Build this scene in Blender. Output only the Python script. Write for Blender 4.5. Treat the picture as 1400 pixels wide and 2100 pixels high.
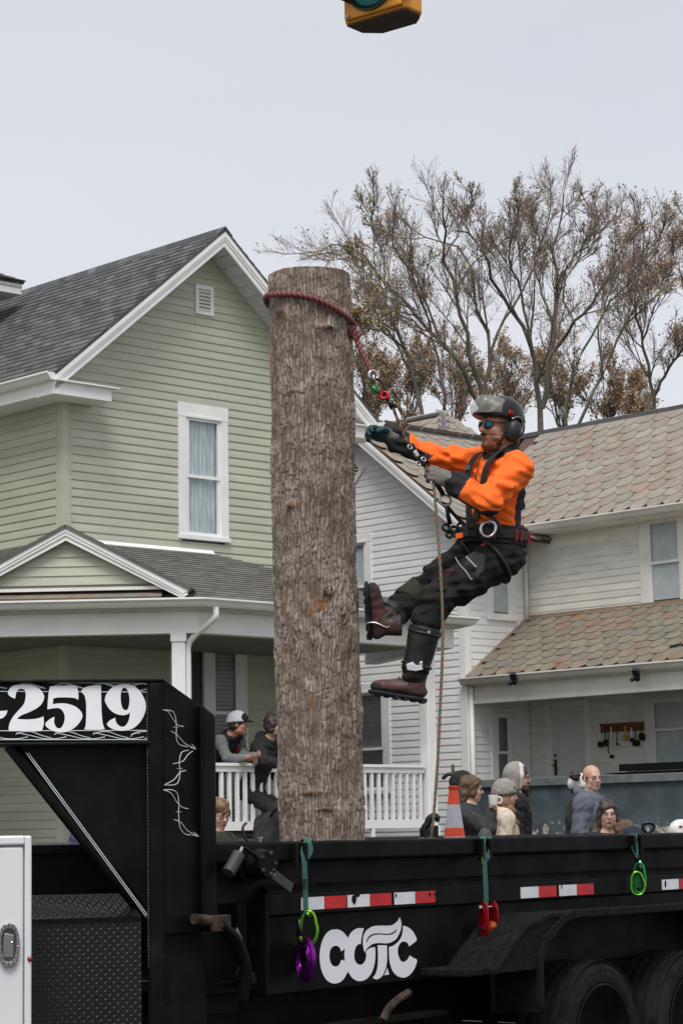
import bpy, math, random
import numpy as np
from mathutils import Vector, Matrix, noise as mnoise
R = math.radians
for o in list(bpy.data.objects): bpy.data.objects.remove(o)
scene = bpy.context.scene
col = scene.collection

# ------------------------------------------------------------------ camera
FPX = 4660.0; PITCH = R(8.0); ROLL = R(1.0); CAMZ = 1.52
_f = Vector((0, math.cos(PITCH), math.sin(PITCH)))
_u0 = Vector((0, -math.sin(PITCH), math.cos(PITCH)))
_r0 = Vector((1, 0, 0))
_r = _r0*math.cos(ROLL) - _u0*math.sin(ROLL)
_u = _u0*math.cos(ROLL) + _r0*math.sin(ROLL)
CAM = Vector((0, 0, CAMZ))
cd = bpy.data.cameras.new('camera')
cam = bpy.data.objects.new('camera', cd); col.objects.link(cam)
cam.matrix_world = Matrix(((_r.x, _u.x, -_f.x, 0), (_r.y, _u.y, -_f.y, 0), (_r.z, _u.z, -_f.z, CAMZ), (0, 0, 0, 1)))
cd.sensor_fit = 'VERTICAL'; cd.lens = 50.0; cd.sensor_height = 50.0*2100/FPX
cd.clip_start = 0.1; cd.clip_end = 2000
scene.camera = cam

# ------------------------------------------------------------------ world, sun, exposure
SUN_EL, SUN_AZ = R(60), R(184)      # azimuth clockwise from +Y: high behind the camera
world = bpy.data.worlds.new('World'); scene.world = world; world.use_nodes = True
wn = world.node_tree; wn.nodes.clear()
def wnode(t, **k):
    n = wn.nodes.new(t)
    for a, b in k.items(): setattr(n, a, b)
    return n
wout = wnode('ShaderNodeOutputWorld')
sky = wnode('ShaderNodeTexSky', sky_type='NISHITA', sun_disc=False)
sky.sun_elevation = SUN_EL; sky.sun_rotation = SUN_AZ; sky.dust_density = 4.0; sky.air_density = 1.0
hs = wnode('ShaderNodeHueSaturation'); hs.inputs['Saturation'].default_value = 0.35
wn.links.new(sky.outputs[0], hs.inputs['Color'])
bg1 = wnode('ShaderNodeBackground'); bg1.inputs['Strength'].default_value = 0.025
wn.links.new(hs.outputs[0], bg1.inputs['Color'])
# the overcast cloud layer: an even pale grey deck with faint large folds, brighter towards the zenith haze-free band
tc = wnode('ShaderNodeTexCoord')
mp = wnode('ShaderNodeMapping'); mp.inputs['Scale'].default_value = (2.2, 2.2, 5.0)
wn.links.new(tc.outputs['Generated'], mp.inputs['Vector'])
nz = wnode('ShaderNodeTexNoise'); nz.inputs['Scale'].default_value = 1.6; nz.inputs['Detail'].default_value = 4
wn.links.new(mp.outputs[0], nz.inputs['Vector'])
cr = wnode('ShaderNodeValToRGB')
cr.color_ramp.elements[0].position = 0.3; cr.color_ramp.elements[0].color = (0.79, 0.82, 0.905, 1)
cr.color_ramp.elements[1].position = 0.7; cr.color_ramp.elements[1].color = (0.88, 0.895, 0.945, 1)
wn.links.new(nz.outputs['Fac'], cr.inputs[0])
# low in the sky the deck is paler, higher up a shade bluer
sxyz = wnode('ShaderNodeSeparateXYZ'); wn.links.new(tc.outputs['Generated'], sxyz.inputs[0])
zr_ = wnode('ShaderNodeMapRange'); zr_.inputs['From Min'].default_value = 0.02; zr_.inputs['From Max'].default_value = 0.34; zr_.inputs['To Min'].default_value = 1.13; zr_.inputs['To Max'].default_value = 0.96
wn.links.new(sxyz.outputs[2], zr_.inputs['Value'])
vm_ = wnode('ShaderNodeVectorMath', operation='SCALE'); wn.links.new(cr.outputs[0], vm_.inputs[0]); wn.links.new(zr_.outputs[0], vm_.inputs['Scale'])
bg2 = wnode('ShaderNodeBackground'); bg2.inputs['Strength'].default_value = 0.39
wn.links.new(vm_.outputs[0], bg2.inputs['Color'])
ads = wnode('ShaderNodeAddShader')
wn.links.new(bg1.outputs[0], ads.inputs[0]); wn.links.new(bg2.outputs[0], ads.inputs[1])
wn.links.new(ads.outputs[0], wout.inputs['Surface'])
sd = bpy.data.lights.new('sun', 'SUN'); sd.energy = 1.5; sd.angle = R(28); sd.color = (1.0, 0.97, 0.93)
sun = bpy.data.objects.new('sun', sd); col.objects.link(sun)
_sd = Vector((math.sin(SUN_AZ)*math.cos(SUN_EL), math.cos(SUN_AZ)*math.cos(SUN_EL), math.sin(SUN_EL)))
sun.rotation_euler = _sd.to_track_quat('Z', 'Y').to_euler(); sun.location = _sd*60
scene.view_settings.view_transform = 'Standard'; scene.view_settings.look = 'None'
scene.view_settings.gamma = 1.0; scene.view_settings.exposure = 0.82
scene.view_settings.use_curve_mapping = False
scene.render.engine = 'CYCLES'
scene.cycles.max_bounces = 8; scene.cycles.transparent_max_bounces = 12
# ------------------------------------------------------------------ measuring helpers
def ray(x, y): return _f + _r*((x-700)/FPX) - _u*((y-1050)/FPX)
def at(x, y, Y):
    d = ray(x, y); return CAM + d*(Y/d.y)
GA = R(46.7)                                   # the street grid: p runs right and nearer, q runs right and away
GB = Vector((math.cos(GA), -math.sin(GA), 0)); GQ = Vector((math.sin(GA), math.cos(GA), 0))
def gw(p, q, z=0): return GB*p + GQ*q + Vector((0, 0, z))
def hp(x, y, p):
    d = ray(x, y); P = CAM + d*((p-CAM.dot(GB))/d.dot(GB)); return (p, P.dot(GQ), P.z)
def hq(x, y, q):
    d = ray(x, y); P = CAM + d*((q-CAM.dot(GQ))/d.dot(GQ)); return (P.dot(GB), q, P.z)

# ------------------------------------------------------------------ materials
MATS = {}
def srgb(r, g, b):
    f = lambda c: (c/255/12.92) if c/255 <= 0.04045 else ((c/255+0.055)/1.055)**2.4
    return (f(r), f(g), f(b))
def mat(name, c, rough=0.6, metal=0.0, var=0.12, vs=6.0, bump=0.0, bs=60.0, c2=None, objvar=0.0, coat=0.0, stretch=(1,1,1), spec=0.5, dist=0.002, detail=4, lo=0.35, hi=0.7):
    if name in MATS: return MATS[name]
    m = bpy.data.materials.new(name); m.use_nodes = True; MATS[name] = m
    nt = m.node_tree; b = nt.nodes['Principled BSDF']; L = nt.links.new
    b.inputs['Roughness'].default_value = rough; b.inputs['Metallic'].default_value = metal
    b.inputs['Coat Weight'].default_value = coat; b.inputs['Specular IOR Level'].default_value = spec
    t = nt.nodes.new('ShaderNodeTexCoord'); mpn = nt.nodes.new('ShaderNodeMapping'); mpn.inputs['Scale'].default_value = stretch
    L(t.outputs['Object'], mpn.inputs['Vector'])
    n = nt.nodes.new('ShaderNodeTexNoise'); n.inputs['Scale'].default_value = vs; n.inputs['Detail'].default_value = detail
    L(mpn.outputs[0], n.inputs['Vector'])
    r = nt.nodes.new('ShaderNodeValToRGB'); r.color_ramp.elements[0].position = lo; r.color_ramp.elements[1].position = hi
    ca = tuple(min(1, x*(1-var)) for x in c); cb = c2 if c2 else tuple(min(1, x*(1+var)) for x in c)
    r.color_ramp.elements[0].color = (*ca, 1); r.color_ramp.elements[1].color = (*cb, 1)
    L(n.outputs['Fac'], r.inputs[0]); out = r.outputs[0]
    if objvar:
        oi = nt.nodes.new('ShaderNodeObjectInfo'); mr = nt.nodes.new('ShaderNodeMapRange')
        mr.inputs['To Min'].default_value = 1-objvar; mr.inputs['To Max'].default_value = 1+objvar
        L(oi.outputs['Random'], mr.inputs['Value'])
        mx = nt.nodes.new('ShaderNodeVectorMath'); mx.operation = 'SCALE'
        L(out, mx.inputs[0]); L(mr.outputs[0], mx.inputs['Scale']); out = mx.outputs[0]
    L(out, b.inputs['Base Color'])
    if bump:
        n2 = nt.nodes.new('ShaderNodeTexNoise'); n2.inputs['Scale'].default_value = bs; n2.inputs['Detail'].default_value = 3
        L(mpn.outputs[0], n2.inputs['Vector'])
        bp = nt.nodes.new('ShaderNodeBump'); bp.inputs['Strength'].default_value = bump; bp.inputs['Distance'].default_value = dist
        L(n2.outputs['Fac'], bp.inputs['Height']); L(bp.outputs[0], b.inputs['Normal'])
    return m
def glassmat(name, tint=(1, 1, 1), rough=0.02, clear=0.75):
    if name in MATS: return MATS[name]
    m = bpy.data.materials.new(name); m.use_nodes = True; MATS[name] = m
    nt = m.node_tree; L = nt.links.new; nt.nodes.clear()
    o = nt.nodes.new('ShaderNodeOutputMaterial'); tr = nt.nodes.new('ShaderNodeBsdfTransparent'); gl = nt.nodes.new('ShaderNodeBsdfGlossy')
    tr.inputs[0].default_value = (*tint, 1); gl.inputs['Roughness'].default_value = rough
    fr = nt.nodes.new('ShaderNodeLayerWeight'); fr.inputs[0].default_value = .5
    pw = nt.nodes.new('ShaderNodeMath'); pw.operation = 'POWER'; pw.inputs[1].default_value = 4.0; L(fr.outputs['Facing'], pw.inputs[0])
    ma = nt.nodes.new('ShaderNodeMath'); ma.operation = 'ADD'; ma.inputs[1].default_value = 1-clear; ma.use_clamp = True
    L(pw.outputs[0], ma.inputs[0]); mx = nt.nodes.new('ShaderNodeMixShader')
    L(ma.outputs[0], mx.inputs[0]); L(tr.outputs[0], mx.inputs[1]); L(gl.outputs[0], mx.inputs[2]); L(mx.outputs[0], o.inputs[0])
    return m

# ------------------------------------------------------------------ mesh builder
class MB:
    def __init__(s): s.v = []; s.f = []; s.mi = []; s.m = 0
    def add(s, vs, fs):
        k = len(s.v); s.v += [tuple(v) for v in vs]; s.f += [tuple(i+k for i in f) for f in fs]; s.mi += [s.m]*len(fs); return s
    def box(s, x0, x1, y0, y1, z0, z1):
        x0, x1 = min(x0, x1), max(x0, x1); y0, y1 = min(y0, y1), max(y0, y1); z0, z1 = min(z0, z1), max(z0, z1)
        return s.hexa([(x0,y0,z0),(x1,y0,z0),(x1,y1,z0),(x0,y1,z0)], [(x0,y0,z1),(x1,y0,z1),(x1,y1,z1),(x0,y1,z1)])
    def hexa(s, a, b): return s.add(list(a)+list(b), [(3,2,1,0),(4,5,6,7),(0,1,5,4),(1,2,6,5),(2,3,7,6),(3,0,4,7)])
    def obox(s, c, ax, ay, az):       # centre and three half-axis vectors
        c, ax, ay, az = map(Vector, (c, ax, ay, az))
        return s.hexa([c-ax-ay-az, c+ax-ay-az, c+ax+ay-az, c-ax+ay-az], [c-ax-ay+az, c+ax-ay+az, c+ax+ay+az, c-ax+ay+az])
    def bar(s, a, b, w, h, up=(0, 0, 1)):
        a, b = Vector(a), Vector(b); d = (b-a); l = d.length; d = d/l; up = Vector(up)
        x = d.cross(up)
        if x.length < 1e-4: x = d.cross(Vector((1, 0, 0)))
        x.normalize(); z = x.cross(d)
        return s.obox((a+b)/2, d*(l/2), x*(w/2), z*(h/2))
    def prism(s, pts, d):             # planar polygon extruded by vector d
        pts = [Vector(p) for p in pts]; d = Vector(d); n = len(pts)
        return s.add(pts+[p+d for p in pts], [tuple(range(n-1, -1, -1)), tuple(range(n, 2*n))]+[(i, (i+1) % n, n+(i+1) % n, n+i) for i in range(n)])
    def tube(s, path, rad, n=8, closed=False, cap=True):
        P = [Vector(p) for p in path]; m = len(P)
        rr = rad if hasattr(rad, '__len__') else [rad]*m
        prev = None; vs = []
        for i, p in enumerate(P):
            if closed: t = P[(i+1) % m]-P[i-1]
            else: t = P[min(i+1, m-1)]-P[max(i-1, 0)]
            if t.length < 1e-9: t = Vector((0, 0, 1))
            t.normalize()
            if prev is None:
                prev = t.orthogonal().normalized()
            prev = prev - t*prev.dot(t)
            if prev.length < 1e-6: prev = t.orthogonal()
            prev.normalize(); b = t.cross(prev)
            for j in range(n):
                a = 2*math.pi*j/n; vs.append(p+(prev*math.cos(a)+b*math.sin(a))*rr[i])
        fs = []
        for i in range(m if closed else m-1):
            for j in range(n):
                a = i*n+j; b2 = i*n+(j+1) % n; c = ((i+1) % m)*n+(j+1) % n; d2 = ((i+1) % m)*n+j
                fs.append((a, b2, c, d2))
        if cap and not closed: fs += [tuple(range(n-1, -1, -1)), tuple((m-1)*n+j for j in range(n))]
        return s.add(vs, fs)
    def lathe(s, prof, c=(0, 0, 0), ax=(0, 0, 1), n=24, close=False):   # prof: (radius, along-axis)
        c = Vector(c); ax = Vector(ax).normalized(); x = ax.orthogonal().normalized(); y = ax.cross(x)
        vs = []
        for (r_, h) in prof:
            for j in range(n):
                a = 2*math.pi*j/n; vs.append(c+ax*h+(x*math.cos(a)+y*math.sin(a))*r_)
        m = len(prof); fs = []
        for i in range(m if close else m-1):
            for j in range(n):
                fs.append((i*n+j, i*n+(j+1) % n, ((i+1) % m)*n+(j+1) % n, ((i+1) % m)*n+j))
        if not close:
            if prof[0][0] > 1e-6: fs.append(tuple(range(n-1, -1, -1)))
            if prof[-1][0] > 1e-6: fs.append(tuple((m-1)*n+j for j in range(n)))
        return s.add(vs, fs)
    def ball(s, c, r_, n=12):
        if not hasattr(r_, '__len__'): r_ = (r_, r_, r_)
        prof = [(math.sin(math.pi*i/(n//2)), -math.cos(math.pi*i/(n//2))) for i in range(n//2+1)]
        k = len(s.v); s.lathe(prof, n=n)
        c = Vector(c)
        for i in range(k, len(s.v)):
            v = s.v[i]; s.v[i] = (c.x+v[0]*r_[0], c.y+v[1]*r_[1], c.z+v[2]*r_[2])
        return s
    def sweep(s, prof, path):         # prof: (outward, up) closed polygon swept along a horizontal polyline; outward = right of travel
        P = [Vector(p) for p in path]; m = len(P); n = len(prof); vs = []
        for i in range(m):
            d0 = (P[i]-P[i-1]) if i > 0 else (P[1]-P[0]); d1 = (P[i+1]-P[i]) if i < m-1 else d0
            d0.z = d1.z = 0; d0.normalize(); d1.normalize()
            n0 = Vector((d0.y, -d0.x, 0)); n1 = Vector((d1.y, -d1.x, 0)); mm = (n0+n1); mm = mm/mm.length; mm = mm/max(.3, mm.dot(n0))
            for (o, z) in prof: vs.append(P[i]+mm*o+Vector((0, 0, z)))
        fs = []
        for i in range(m-1):
            for j in range(n): fs.append((i*n+j, i*n+(j+1) % n, (i+1)*n+(j+1) % n, (i+1)*n+j))
        fs += [tuple(range(n-1, -1, -1)), tuple((m-1)*n+j for j in range(n))]
        return s.add(vs, fs)
    def xf(s, M):
        s.v = [tuple(M @ Vector(v)) for v in s.v]; return s
    def build(s, name, mats, parent=None, off=(0, 0, 0), smooth=False, bevel=0.0, fix=True):
        me = bpy.data.meshes.new(name)
        v = [(a-off[0], b-off[1], c-off[2]) for a, b, c in s.v] if any(off) else s.v
        me.from_pydata(v, [], s.f)
        if not isinstance(mats, (list, tuple)): mats = [mats]
        for m in mats: me.materials.append(m)
        if len(mats) > 1: me.polygons.foreach_set('material_index', s.mi)
        if fix:
            import bmesh
            bm = bmesh.new(); bm.from_mesh(me); bmesh.ops.recalc_face_normals(bm, faces=bm.faces); bm.to_mesh(me); bm.free()
        if smooth is True: me.shade_smooth()
        elif smooth: me.shade_auto_smooth(angle=smooth) if hasattr(me, 'shade_auto_smooth') else set_auto(me, smooth)
        return link(name, me, parent, bevel)
def set_auto(me, ang):
    me.polygons.foreach_set('use_smooth', [True]*len(me.polygons))
    me.set_sharp_from_angle(angle=ang)
def link(name, me, parent=None, bevel=0.0):
    o = bpy.data.objects.new(name, me); col.objects.link(o)
    if parent: o.parent = parent
    if bevel:
        b = o.modifiers.new('bevel', 'BEVEL'); b.width = bevel; b.segments = 2; b.limit_method = 'ANGLE'; b.angle_limit = R(40)
    return o
def tag(o, label=None, cat=None, group=None, kind=None):
    if label: o['label'] = label
    if cat: o['category'] = cat
    if group: o['group'] = group
    if kind: o['kind'] = kind
    return o
def empty(name, loc, rz=0.0, label=None, cat=None, group=None):
    o = bpy.data.objects.new(name, None); col.objects.link(o); o.empty_display_size = 0.2
    o.location = loc; o.rotation_euler = (0, 0, rz); return tag(o, label, cat, group)
def lerp(a, b, t): return a+(b-a)*t
def vl(a, b, t): return tuple(lerp(x, y, t) for x, y in zip(a, b))
def spline(pts, n=8):                # Catmull-Rom through points
    P = [Vector(p) for p in pts]; out = []
    for i in range(len(P)-1):
        p0, p1, p2, p3 = P[max(i-1, 0)], P[i], P[i+1], P[min(i+2, len(P)-1)]
        for k in range(n):
            t = k/n
            out.append(0.5*((2*p1)+(p2-p0)*t+(2*p0-5*p1+4*p2-p3)*t*t+(3*p1-p0-3*p2+p3)*t**3))
    out.append(P[-1]); return out

def decal(polys, to3, th, n=None):
    # filled flat outlines (with holes by even-odd) given as 2D pixel-traced polygons; to3 maps to 3D on the surface; th is the thickness vector
    cu = bpy.data.curves.new('outline', 'CURVE'); cu.dimensions = '2D'; cu.fill_mode = 'BOTH'
    for P in polys:
        sp = cu.splines.new('POLY'); sp.points.add(len(P)-1); sp.use_cyclic_u = True
        for i, (x, y) in enumerate(P): sp.points[i].co = (x, y, 0, 1)
    o = bpy.data.objects.new('outline', cu); me = o.to_mesh()
    vs = [to3(v.co.x, v.co.y) for v in me.vertices]; fs = [tuple(p.vertices) for p in me.polygons]
    o.to_mesh_clear(); bpy.data.objects.remove(o); bpy.data.curves.remove(cu)
    mb = MB(); mb.add([v+th for v in vs], fs); return mb
def smooth_poly(P, n=5):
    out = []; m = len(P)
    for i in range(m):
        p0, p1, p2, p3 = [Vector((*P[j % m], 0)) for j in (i-1, i, i+1, i+2)]
        a = (p1-p0).normalized().dot((p2-p1).normalized()) if (p1-p0).length and (p2-p1).length else 1
        b = (p2-p1).normalized().dot((p3-p2).normalized()) if (p3-p2).length and (p2-p1).length else 1
        t1 = (p2-p0)*.5 if a > .3 else (p2-p1)*.6; t2 = (p3-p1)*.5 if b > .3 else (p2-p1)*.6
        for k in range(n):
            t = k/n; h1 = 2*t**3-3*t*t+1; h2 = t**3-2*t*t+t; h3 = -2*t**3+3*t*t; h4 = t**3-t*t
            v = p1*h1+t1*h2+p2*h3+t2*h4; out.append((v.x, v.y))
    return out
# ------------------------------------------------------------------ common materials
WHITE = mat('white_trim_paint', (0.80, 0.80, 0.79), 0.55, var=0.05, vs=3, bump=0.15, bs=40)
WHITE2 = mat('old_white_paint', (0.74, 0.73, 0.68), 0.6, var=0.09, vs=2.5, bump=0.2, bs=50)
GREEN = mat('sage_vinyl_siding', (0.45, 0.47, 0.368), 0.55, var=0.09, vs=0.9, bump=0.25, bs=30, stretch=(1, 1, 6), objvar=0.03)
GREENT = mat('sage_corner_trim', (0.465, 0.485, 0.38), 0.5, var=0.04)
WSIDE = mat('white_painted_siding', (0.78, 0.785, 0.78), 0.6, var=0.06, vs=2.0, bump=0.25, bs=30, stretch=(1, 1, 5), objvar=0.025)
WSIDE2 = mat('weathered_cream_siding', (0.72, 0.705, 0.64), 0.65, var=0.10, vs=2.2, bump=0.3, bs=30, stretch=(1, 1, 5), objvar=0.04)
WHOUSE = mat('house_sheathing', (0.25, 0.24, 0.22), 0.9)
DARKIN = mat('painted_dark_hollow', (0.012, 0.013, 0.013), 0.9)  # near-black colour standing in for the darkness of unlit hollows
LACE = mat('sheer_curtain', (0.50, 0.56, 0.58), 0.9, var=0.22, vs=30, stretch=(1, 1, 0.12))
BLIND = mat('grey_blind', (0.34, 0.37, 0.37), 0.8, var=0.1, vs=12)
FROST = mat('pale_shade', (0.58, 0.61, 0.62), 0.8, var=0.08, vs=5)
GLASS = glassmat('window_glass', (0.92, 0.95, 0.95), 0.03, 0.95)
METAL = mat('grey_ridge_metal', (0.10, 0.10, 0.11), 0.55, 0.2, var=0.15)
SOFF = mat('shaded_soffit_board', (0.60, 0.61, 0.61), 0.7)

# ------------------------------------------------------------------ ground, road, kerb, pavement
def gsheet(name, m, p0, p1, q0, q1, z0, z1=None, n=(1, 1)):
    mb = MB(); z1 = z0 if z1 is None else z1
    vs = [gw(p0, q0, z0), gw(p1, q0, z1), gw(p1, q1, z1), gw(p0, q1, z0)]
    mb.add(vs, [(0, 1, 2, 3)]); return tag(mb.build(name, m), kind='structure')
GRASSM = mat('lawn_turf', (0.07, 0.085, 0.03), 0.95, var=0.4, vs=1.5, bump=0.8, bs=40, dist=0.03, c2=(0.13, 0.115, 0.05))
gsheet('ground', GRASSM, -500, 500, -500, 500, -0.03)
gsheet('road', mat('asphalt_road', (0.055, 0.055, 0.057), 0.9, var=0.25, vs=3, bump=0.6, bs=250), -11.2, 9, -120, 120, 0.0)
mb = MB(); mb.hexa([gw(-11.35, -120, -0.02), gw(-11.2, -120, -0.02), gw(-11.2, 120, -0.02), gw(-11.35, 120, -0.02)],
                   [gw(-11.35, -120, .15), gw(-11.22, -120, .15), gw(-11.22, 120, .15), gw(-11.35, 120, .15)])
tag(mb.build('kerb', mat('kerb_concrete', (0.33, 0.32, 0.30), 0.85, bump=0.3)), kind='structure')
gsheet('pavement', mat('pavement_concrete', (0.30, 0.29, 0.27), 0.9, var=0.15, vs=2, bump=0.3), -13.0, -11.352, -120, 120, 0.146)
gsheet('lawn_bank', GRASSM, -18.0, -13.0, -120, 120, 0.62, 0.142)
gsheet('yard', GRASSM, -120, -18.0, -120, 120, 0.62)
mb = MB()
for k in range(2): mb.add([gw(-1.0+k*.25, -120, .004), gw(-.88+k*.25, -120, .004), gw(-.88+k*.25, 120, .004), gw(-1.0+k*.25, 120, .004)], [(0, 1, 2, 3)])
tag(mb.build('road_marking', mat('yellow_road_paint', (0.55, 0.38, 0.05), 0.8)), kind='structure')

# ------------------------------------------------------------------ house building helpers
def fbox(mb, face, c, out, a0, a1, n0, n1, z0, z1):
    if face == 'p': mb.box(c+out*n0, c+out*n1, a0, a1, z0, z1)
    else: mb.box(a0, a1, c+out*n0, c+out*n1, z0, z1)
    return mb
JR = random.Random(77)
def siding(parent, off, m, face, c, out, ext, z0, z1, h, holes=(), name='siding_board', lip=.017):
    k = 0; z = z0
    while z < z1-0.01:
        zt = min(z+h, z1); zm = (z+zt)/2
        a0, b0 = ext(z); a1, b1 = ext(zt)
        if b0-a0 > 0.04:
            segs = [(a0, b0, a1, b1)]
            for (ha, hb, hz0, hz1) in holes:
                if hz0 < zm < hz1:
                    ns = []
                    for (s0, e0, s1, e1) in segs:
                        if hb <= min(s0, s1) or ha >= max(e0, e1): ns.append((s0, e0, s1, e1)); continue
                        if ha > s0: ns.append((s0, ha, s1, max(ha, s1)))
                        if hb < e0: ns.append((hb, e0, min(hb, e1), e1))
                    segs = ns
            sp = []
            for (s0, e0, s1, e1) in segs:
                j = lerp(s0, e0, JR.uniform(.2, .8))
                if e0-s0 > 2.2 and s1 < j < e1 and JR.random() < .55: sp += [(s0, j-.0015, s1, j-.0015), (j+.0015, e0, j+.0015, e1)]
                else: sp.append((s0, e0, s1, e1))
            for (s0, e0, s1, e1) in sp:
                if e0-s0 < .01: continue
                if e1 < s1: s1 = e1 = (s1+e1)/2
                mb = MB()
                prof = [(-.012, z), (lip, z), (lip+.0015, z+.006), (lip*.8, z+h*.55), (.006 if lip > .012 else .003, zt), (-.012, zt)]
                vs = []
                for (n_, zz) in prof:
                    t = (zz-z)/max(1e-6, zt-z)
                    for a in (lerp(s0, s1, t), lerp(e0, e1, t)):
                        vs.append((c+out*n_, a, zz) if face == 'p' else (a, c+out*n_, zz))
                n = len(prof)
                fs = [tuple(range(0, 2*n, 2)), tuple(range(1, 2*n, 2))]+[(2*i, 2*((i+1) % n), 2*((i+1) % n)+1, 2*i+1) for i in range(n)]
                mb.add(vs, fs); mb.build(name, m, parent, off)
        z = zt; k += 1
def curtain(face, c, out, a0, a1, z0, z1, n_, amp, nw):
    mb = MB(); N = 40; vs = []
    for i in range(N+1):
        a = lerp(a0, a1, i/N)
        for (zz, s) in ((z0, 1.2), (z1, .7)):
            w_ = n_+amp*s*math.sin(i/N*nw*6.28+s*.8)
            vs.append((c+out*w_, a, zz) if face == 'p' else (a, c+out*w_, zz))
    mb.add(vs, [(2*i, 2*i+2, 2*i+3, 2*i+1) for i in range(N)]); return mb
def window(parent, off, face, c, out, a0, a1, z0, z1, cas=.11, head=.15, sill=.06, inner='lace', meet=.5, m=None, name='window'):
    m = m or WHITE
    mb = MB()
    fbox(mb, face, c, out, a0, a0+cas, -.01, .034, z0+sill, z1-head); fbox(mb, face, c, out, a1-cas, a1, -.01, .034, z0+sill, z1-head)
    fbox(mb, face, c, out, a0-.004, a1+.004, -.01, .037, z1-head, z1)
    fbox(mb, face, c, out, a0+cas-.02, a1-cas+.02, .037, .05, z1-head-.004, z1-head+.03)
    w = mb.build(name, m, parent, off, bevel=.003)
    sb = MB(); fbox(sb, face, c, out, a0-.012, a1+.012, -.01, .055, z0, z0+sill-.001); sb.build('sill', m, w, bevel=.004, off=off)
    i0, i1, y0, y1 = a0+cas, a1-cas, z0+sill, z1-head; zm = lerp(y0, y1, meet); t = .045
    for (ya, yb, n0, n1) in ((zm-.02, y1, .004, .026), (y0, zm+.02, -.009, .013)):
        s = MB()
        fbox(s, face, c, out, i0, i0+t, n0, n1, ya, yb); fbox(s, face, c, out, i1-t, i1, n0, n1, ya, yb)
        fbox(s, face, c, out, i0+t, i1-t, n0, n1, yb-t*.8, yb); fbox(s, face, c, out, i0+t, i1-t, n0, n1, ya, ya+t*.9)
        s.build('sash', m, w, off)
        g = MB(); nn = c+out*(n0+n1)/2; A = [(i0+t-.003, ya+t*.9-.003), (i1-t+.003, ya+t*.9-.003), (i1-t+.003, yb-t*.8+.003), (i0+t-.003, yb-t*.8+.003)]
        g.add([((nn, a, z_) if face == 'p' else (a, nn, z_)) for a, z_ in A], [(0, 1, 2, 3)]); g.build('pane', GLASS, w, off, fix=False)
    if inner == 'lace':
        curtain(face, c, out, i0, lerp(i0, i1, .62), y0, y1, -.022, .006, 5).build('curtain', LACE, w, off, smooth=True)
        curtain(face, c, out, lerp(i0, i1, .45), i1, y0, y1, -.031, .006, 4).build('curtain', LACE, w, off, smooth=True)
    elif inner == 'blind':
        for k in range(int((y1-y0)/.05)):
            b = MB(); zz = y0+.01+k*.05
            A = [(i0, -.030, zz), (i1, -.030, zz), (i1, -.015, zz+.043), (i0, -.015, zz+.043)]
            b.add([((c+out*n_, a, z_) if face == 'p' else (a, c+out*n_, z_)) for a, n_, z_ in A], [(0, 1, 2, 3)])
            b.build('blind_slat', BLIND, w, off, fix=False)
    elif inner == 'shade':
        b = MB(); fbox(b, face, c, out, i0, i1, -.022, -.018, lerp(y0, y1, .06), y1); b.build('roller_shade', FROST, w, off)
    d = MB(); fbox(d, face, c, out, i0-.01, i1+.01, -.045, -.041, y0-.01, y1+.01); d.build('dark_interior_sheet', DARKIN, w, off)  # flat near-black sheet painted as the unlit room, no depth behind
    return w
def clip(poly, t, keep_above):
    out = []
    for i in range(len(poly)):
        a, b = poly[i], poly[(i+1) % len(poly)]
        ia, ib = (a[1] >= t) == keep_above or a[1] == t, (b[1] >= t) == keep_above or b[1] == t
        if ia: out.append(a)
        if ia != ib:
            k = (t-a[1])/(b[1]-a[1]); out.append((a[0]+(b[0]-a[0])*k, t))
    return out
class Plane:
    def __init__(s, poly, eave):      # poly: 3D points; eave: index pair giving the eave direction
        s.P = [Vector(p) for p in poly]; s.o = s.P[eave[0]]
        s.S = (s.P[eave[1]]-s.P[eave[0]]).normalized()
        n = Vector((0, 0, 0))
        for i in range(len(s.P)): n += (s.P[i]-s.o).cross(s.P[(i+1) % len(s.P)]-s.o)
        n.normalize(); s.N = n if n.z > 0 else -n
        s.T = s.N.cross(s.S).normalized()
        if s.T.z < 0: s.T = -s.T
        s.st = [((p-s.o).dot(s.S), (p-s.o).dot(s.T)) for p in s.P]
        s.tmax = max(t for _, t in s.st)
    def pt(s, a, t, h=0): return s.o+s.S*a+s.T*t+s.N*h
    def deck(s, thick, name, m, parent, off): return MB().prism(s.P, -s.N*thick).build(name, m, parent, off)
    def courses(s, e, m, parent, off, name='shingle_course', h0=.012, h1=.003, droop=.02):
        k = 0; t = -droop
        while t < s.tmax-.02:
            tl = max(t, 0); pl = clip(clip(s.st, tl+1e-4, True), min(t+e*1.02, s.tmax-1e-4), False)
            if len(pl) >= 3:
                pl = [(a, (t if abs(b-tl-1e-4) < 1e-3 else b)) for a, b in pl]
                mb = MB(); n = len(pl)
                top = [s.pt(a, b, lerp(h0, h1, (b-t)/e)) for a, b in pl]; bot = [s.pt(a, b, .0005) for a, b in pl]
                mb.add(bot+top, [tuple(range(n-1, -1, -1)), tuple(range(n, 2*n))]+[(i, (i+1) % n, n+(i+1) % n, n+i) for i in range(n)])
                mb.build(name, m, parent, off)
            t += e; k += 1
    def inside(s, a, t, mg=0):
        c = 0; n = len(s.st); sg = None
        for i in range(n):
            x0, y0 = s.st[i]; x1, y1 = s.st[(i+1) % n]
            cr_ = ((x1-x0)*(t-y0)-(y1-y0)*(a-x0))/max(1e-6, math.hypot(x1-x0, y1-y0))
            if sg is None: sg = 1 if sum(s.st[j][0]*s.st[(j+1) % n][1]-s.st[(j+1) % n][0]*s.st[j][1] for j in range(n)) > 0 else -1
            if cr_*sg < mg: return False
        return True
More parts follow.
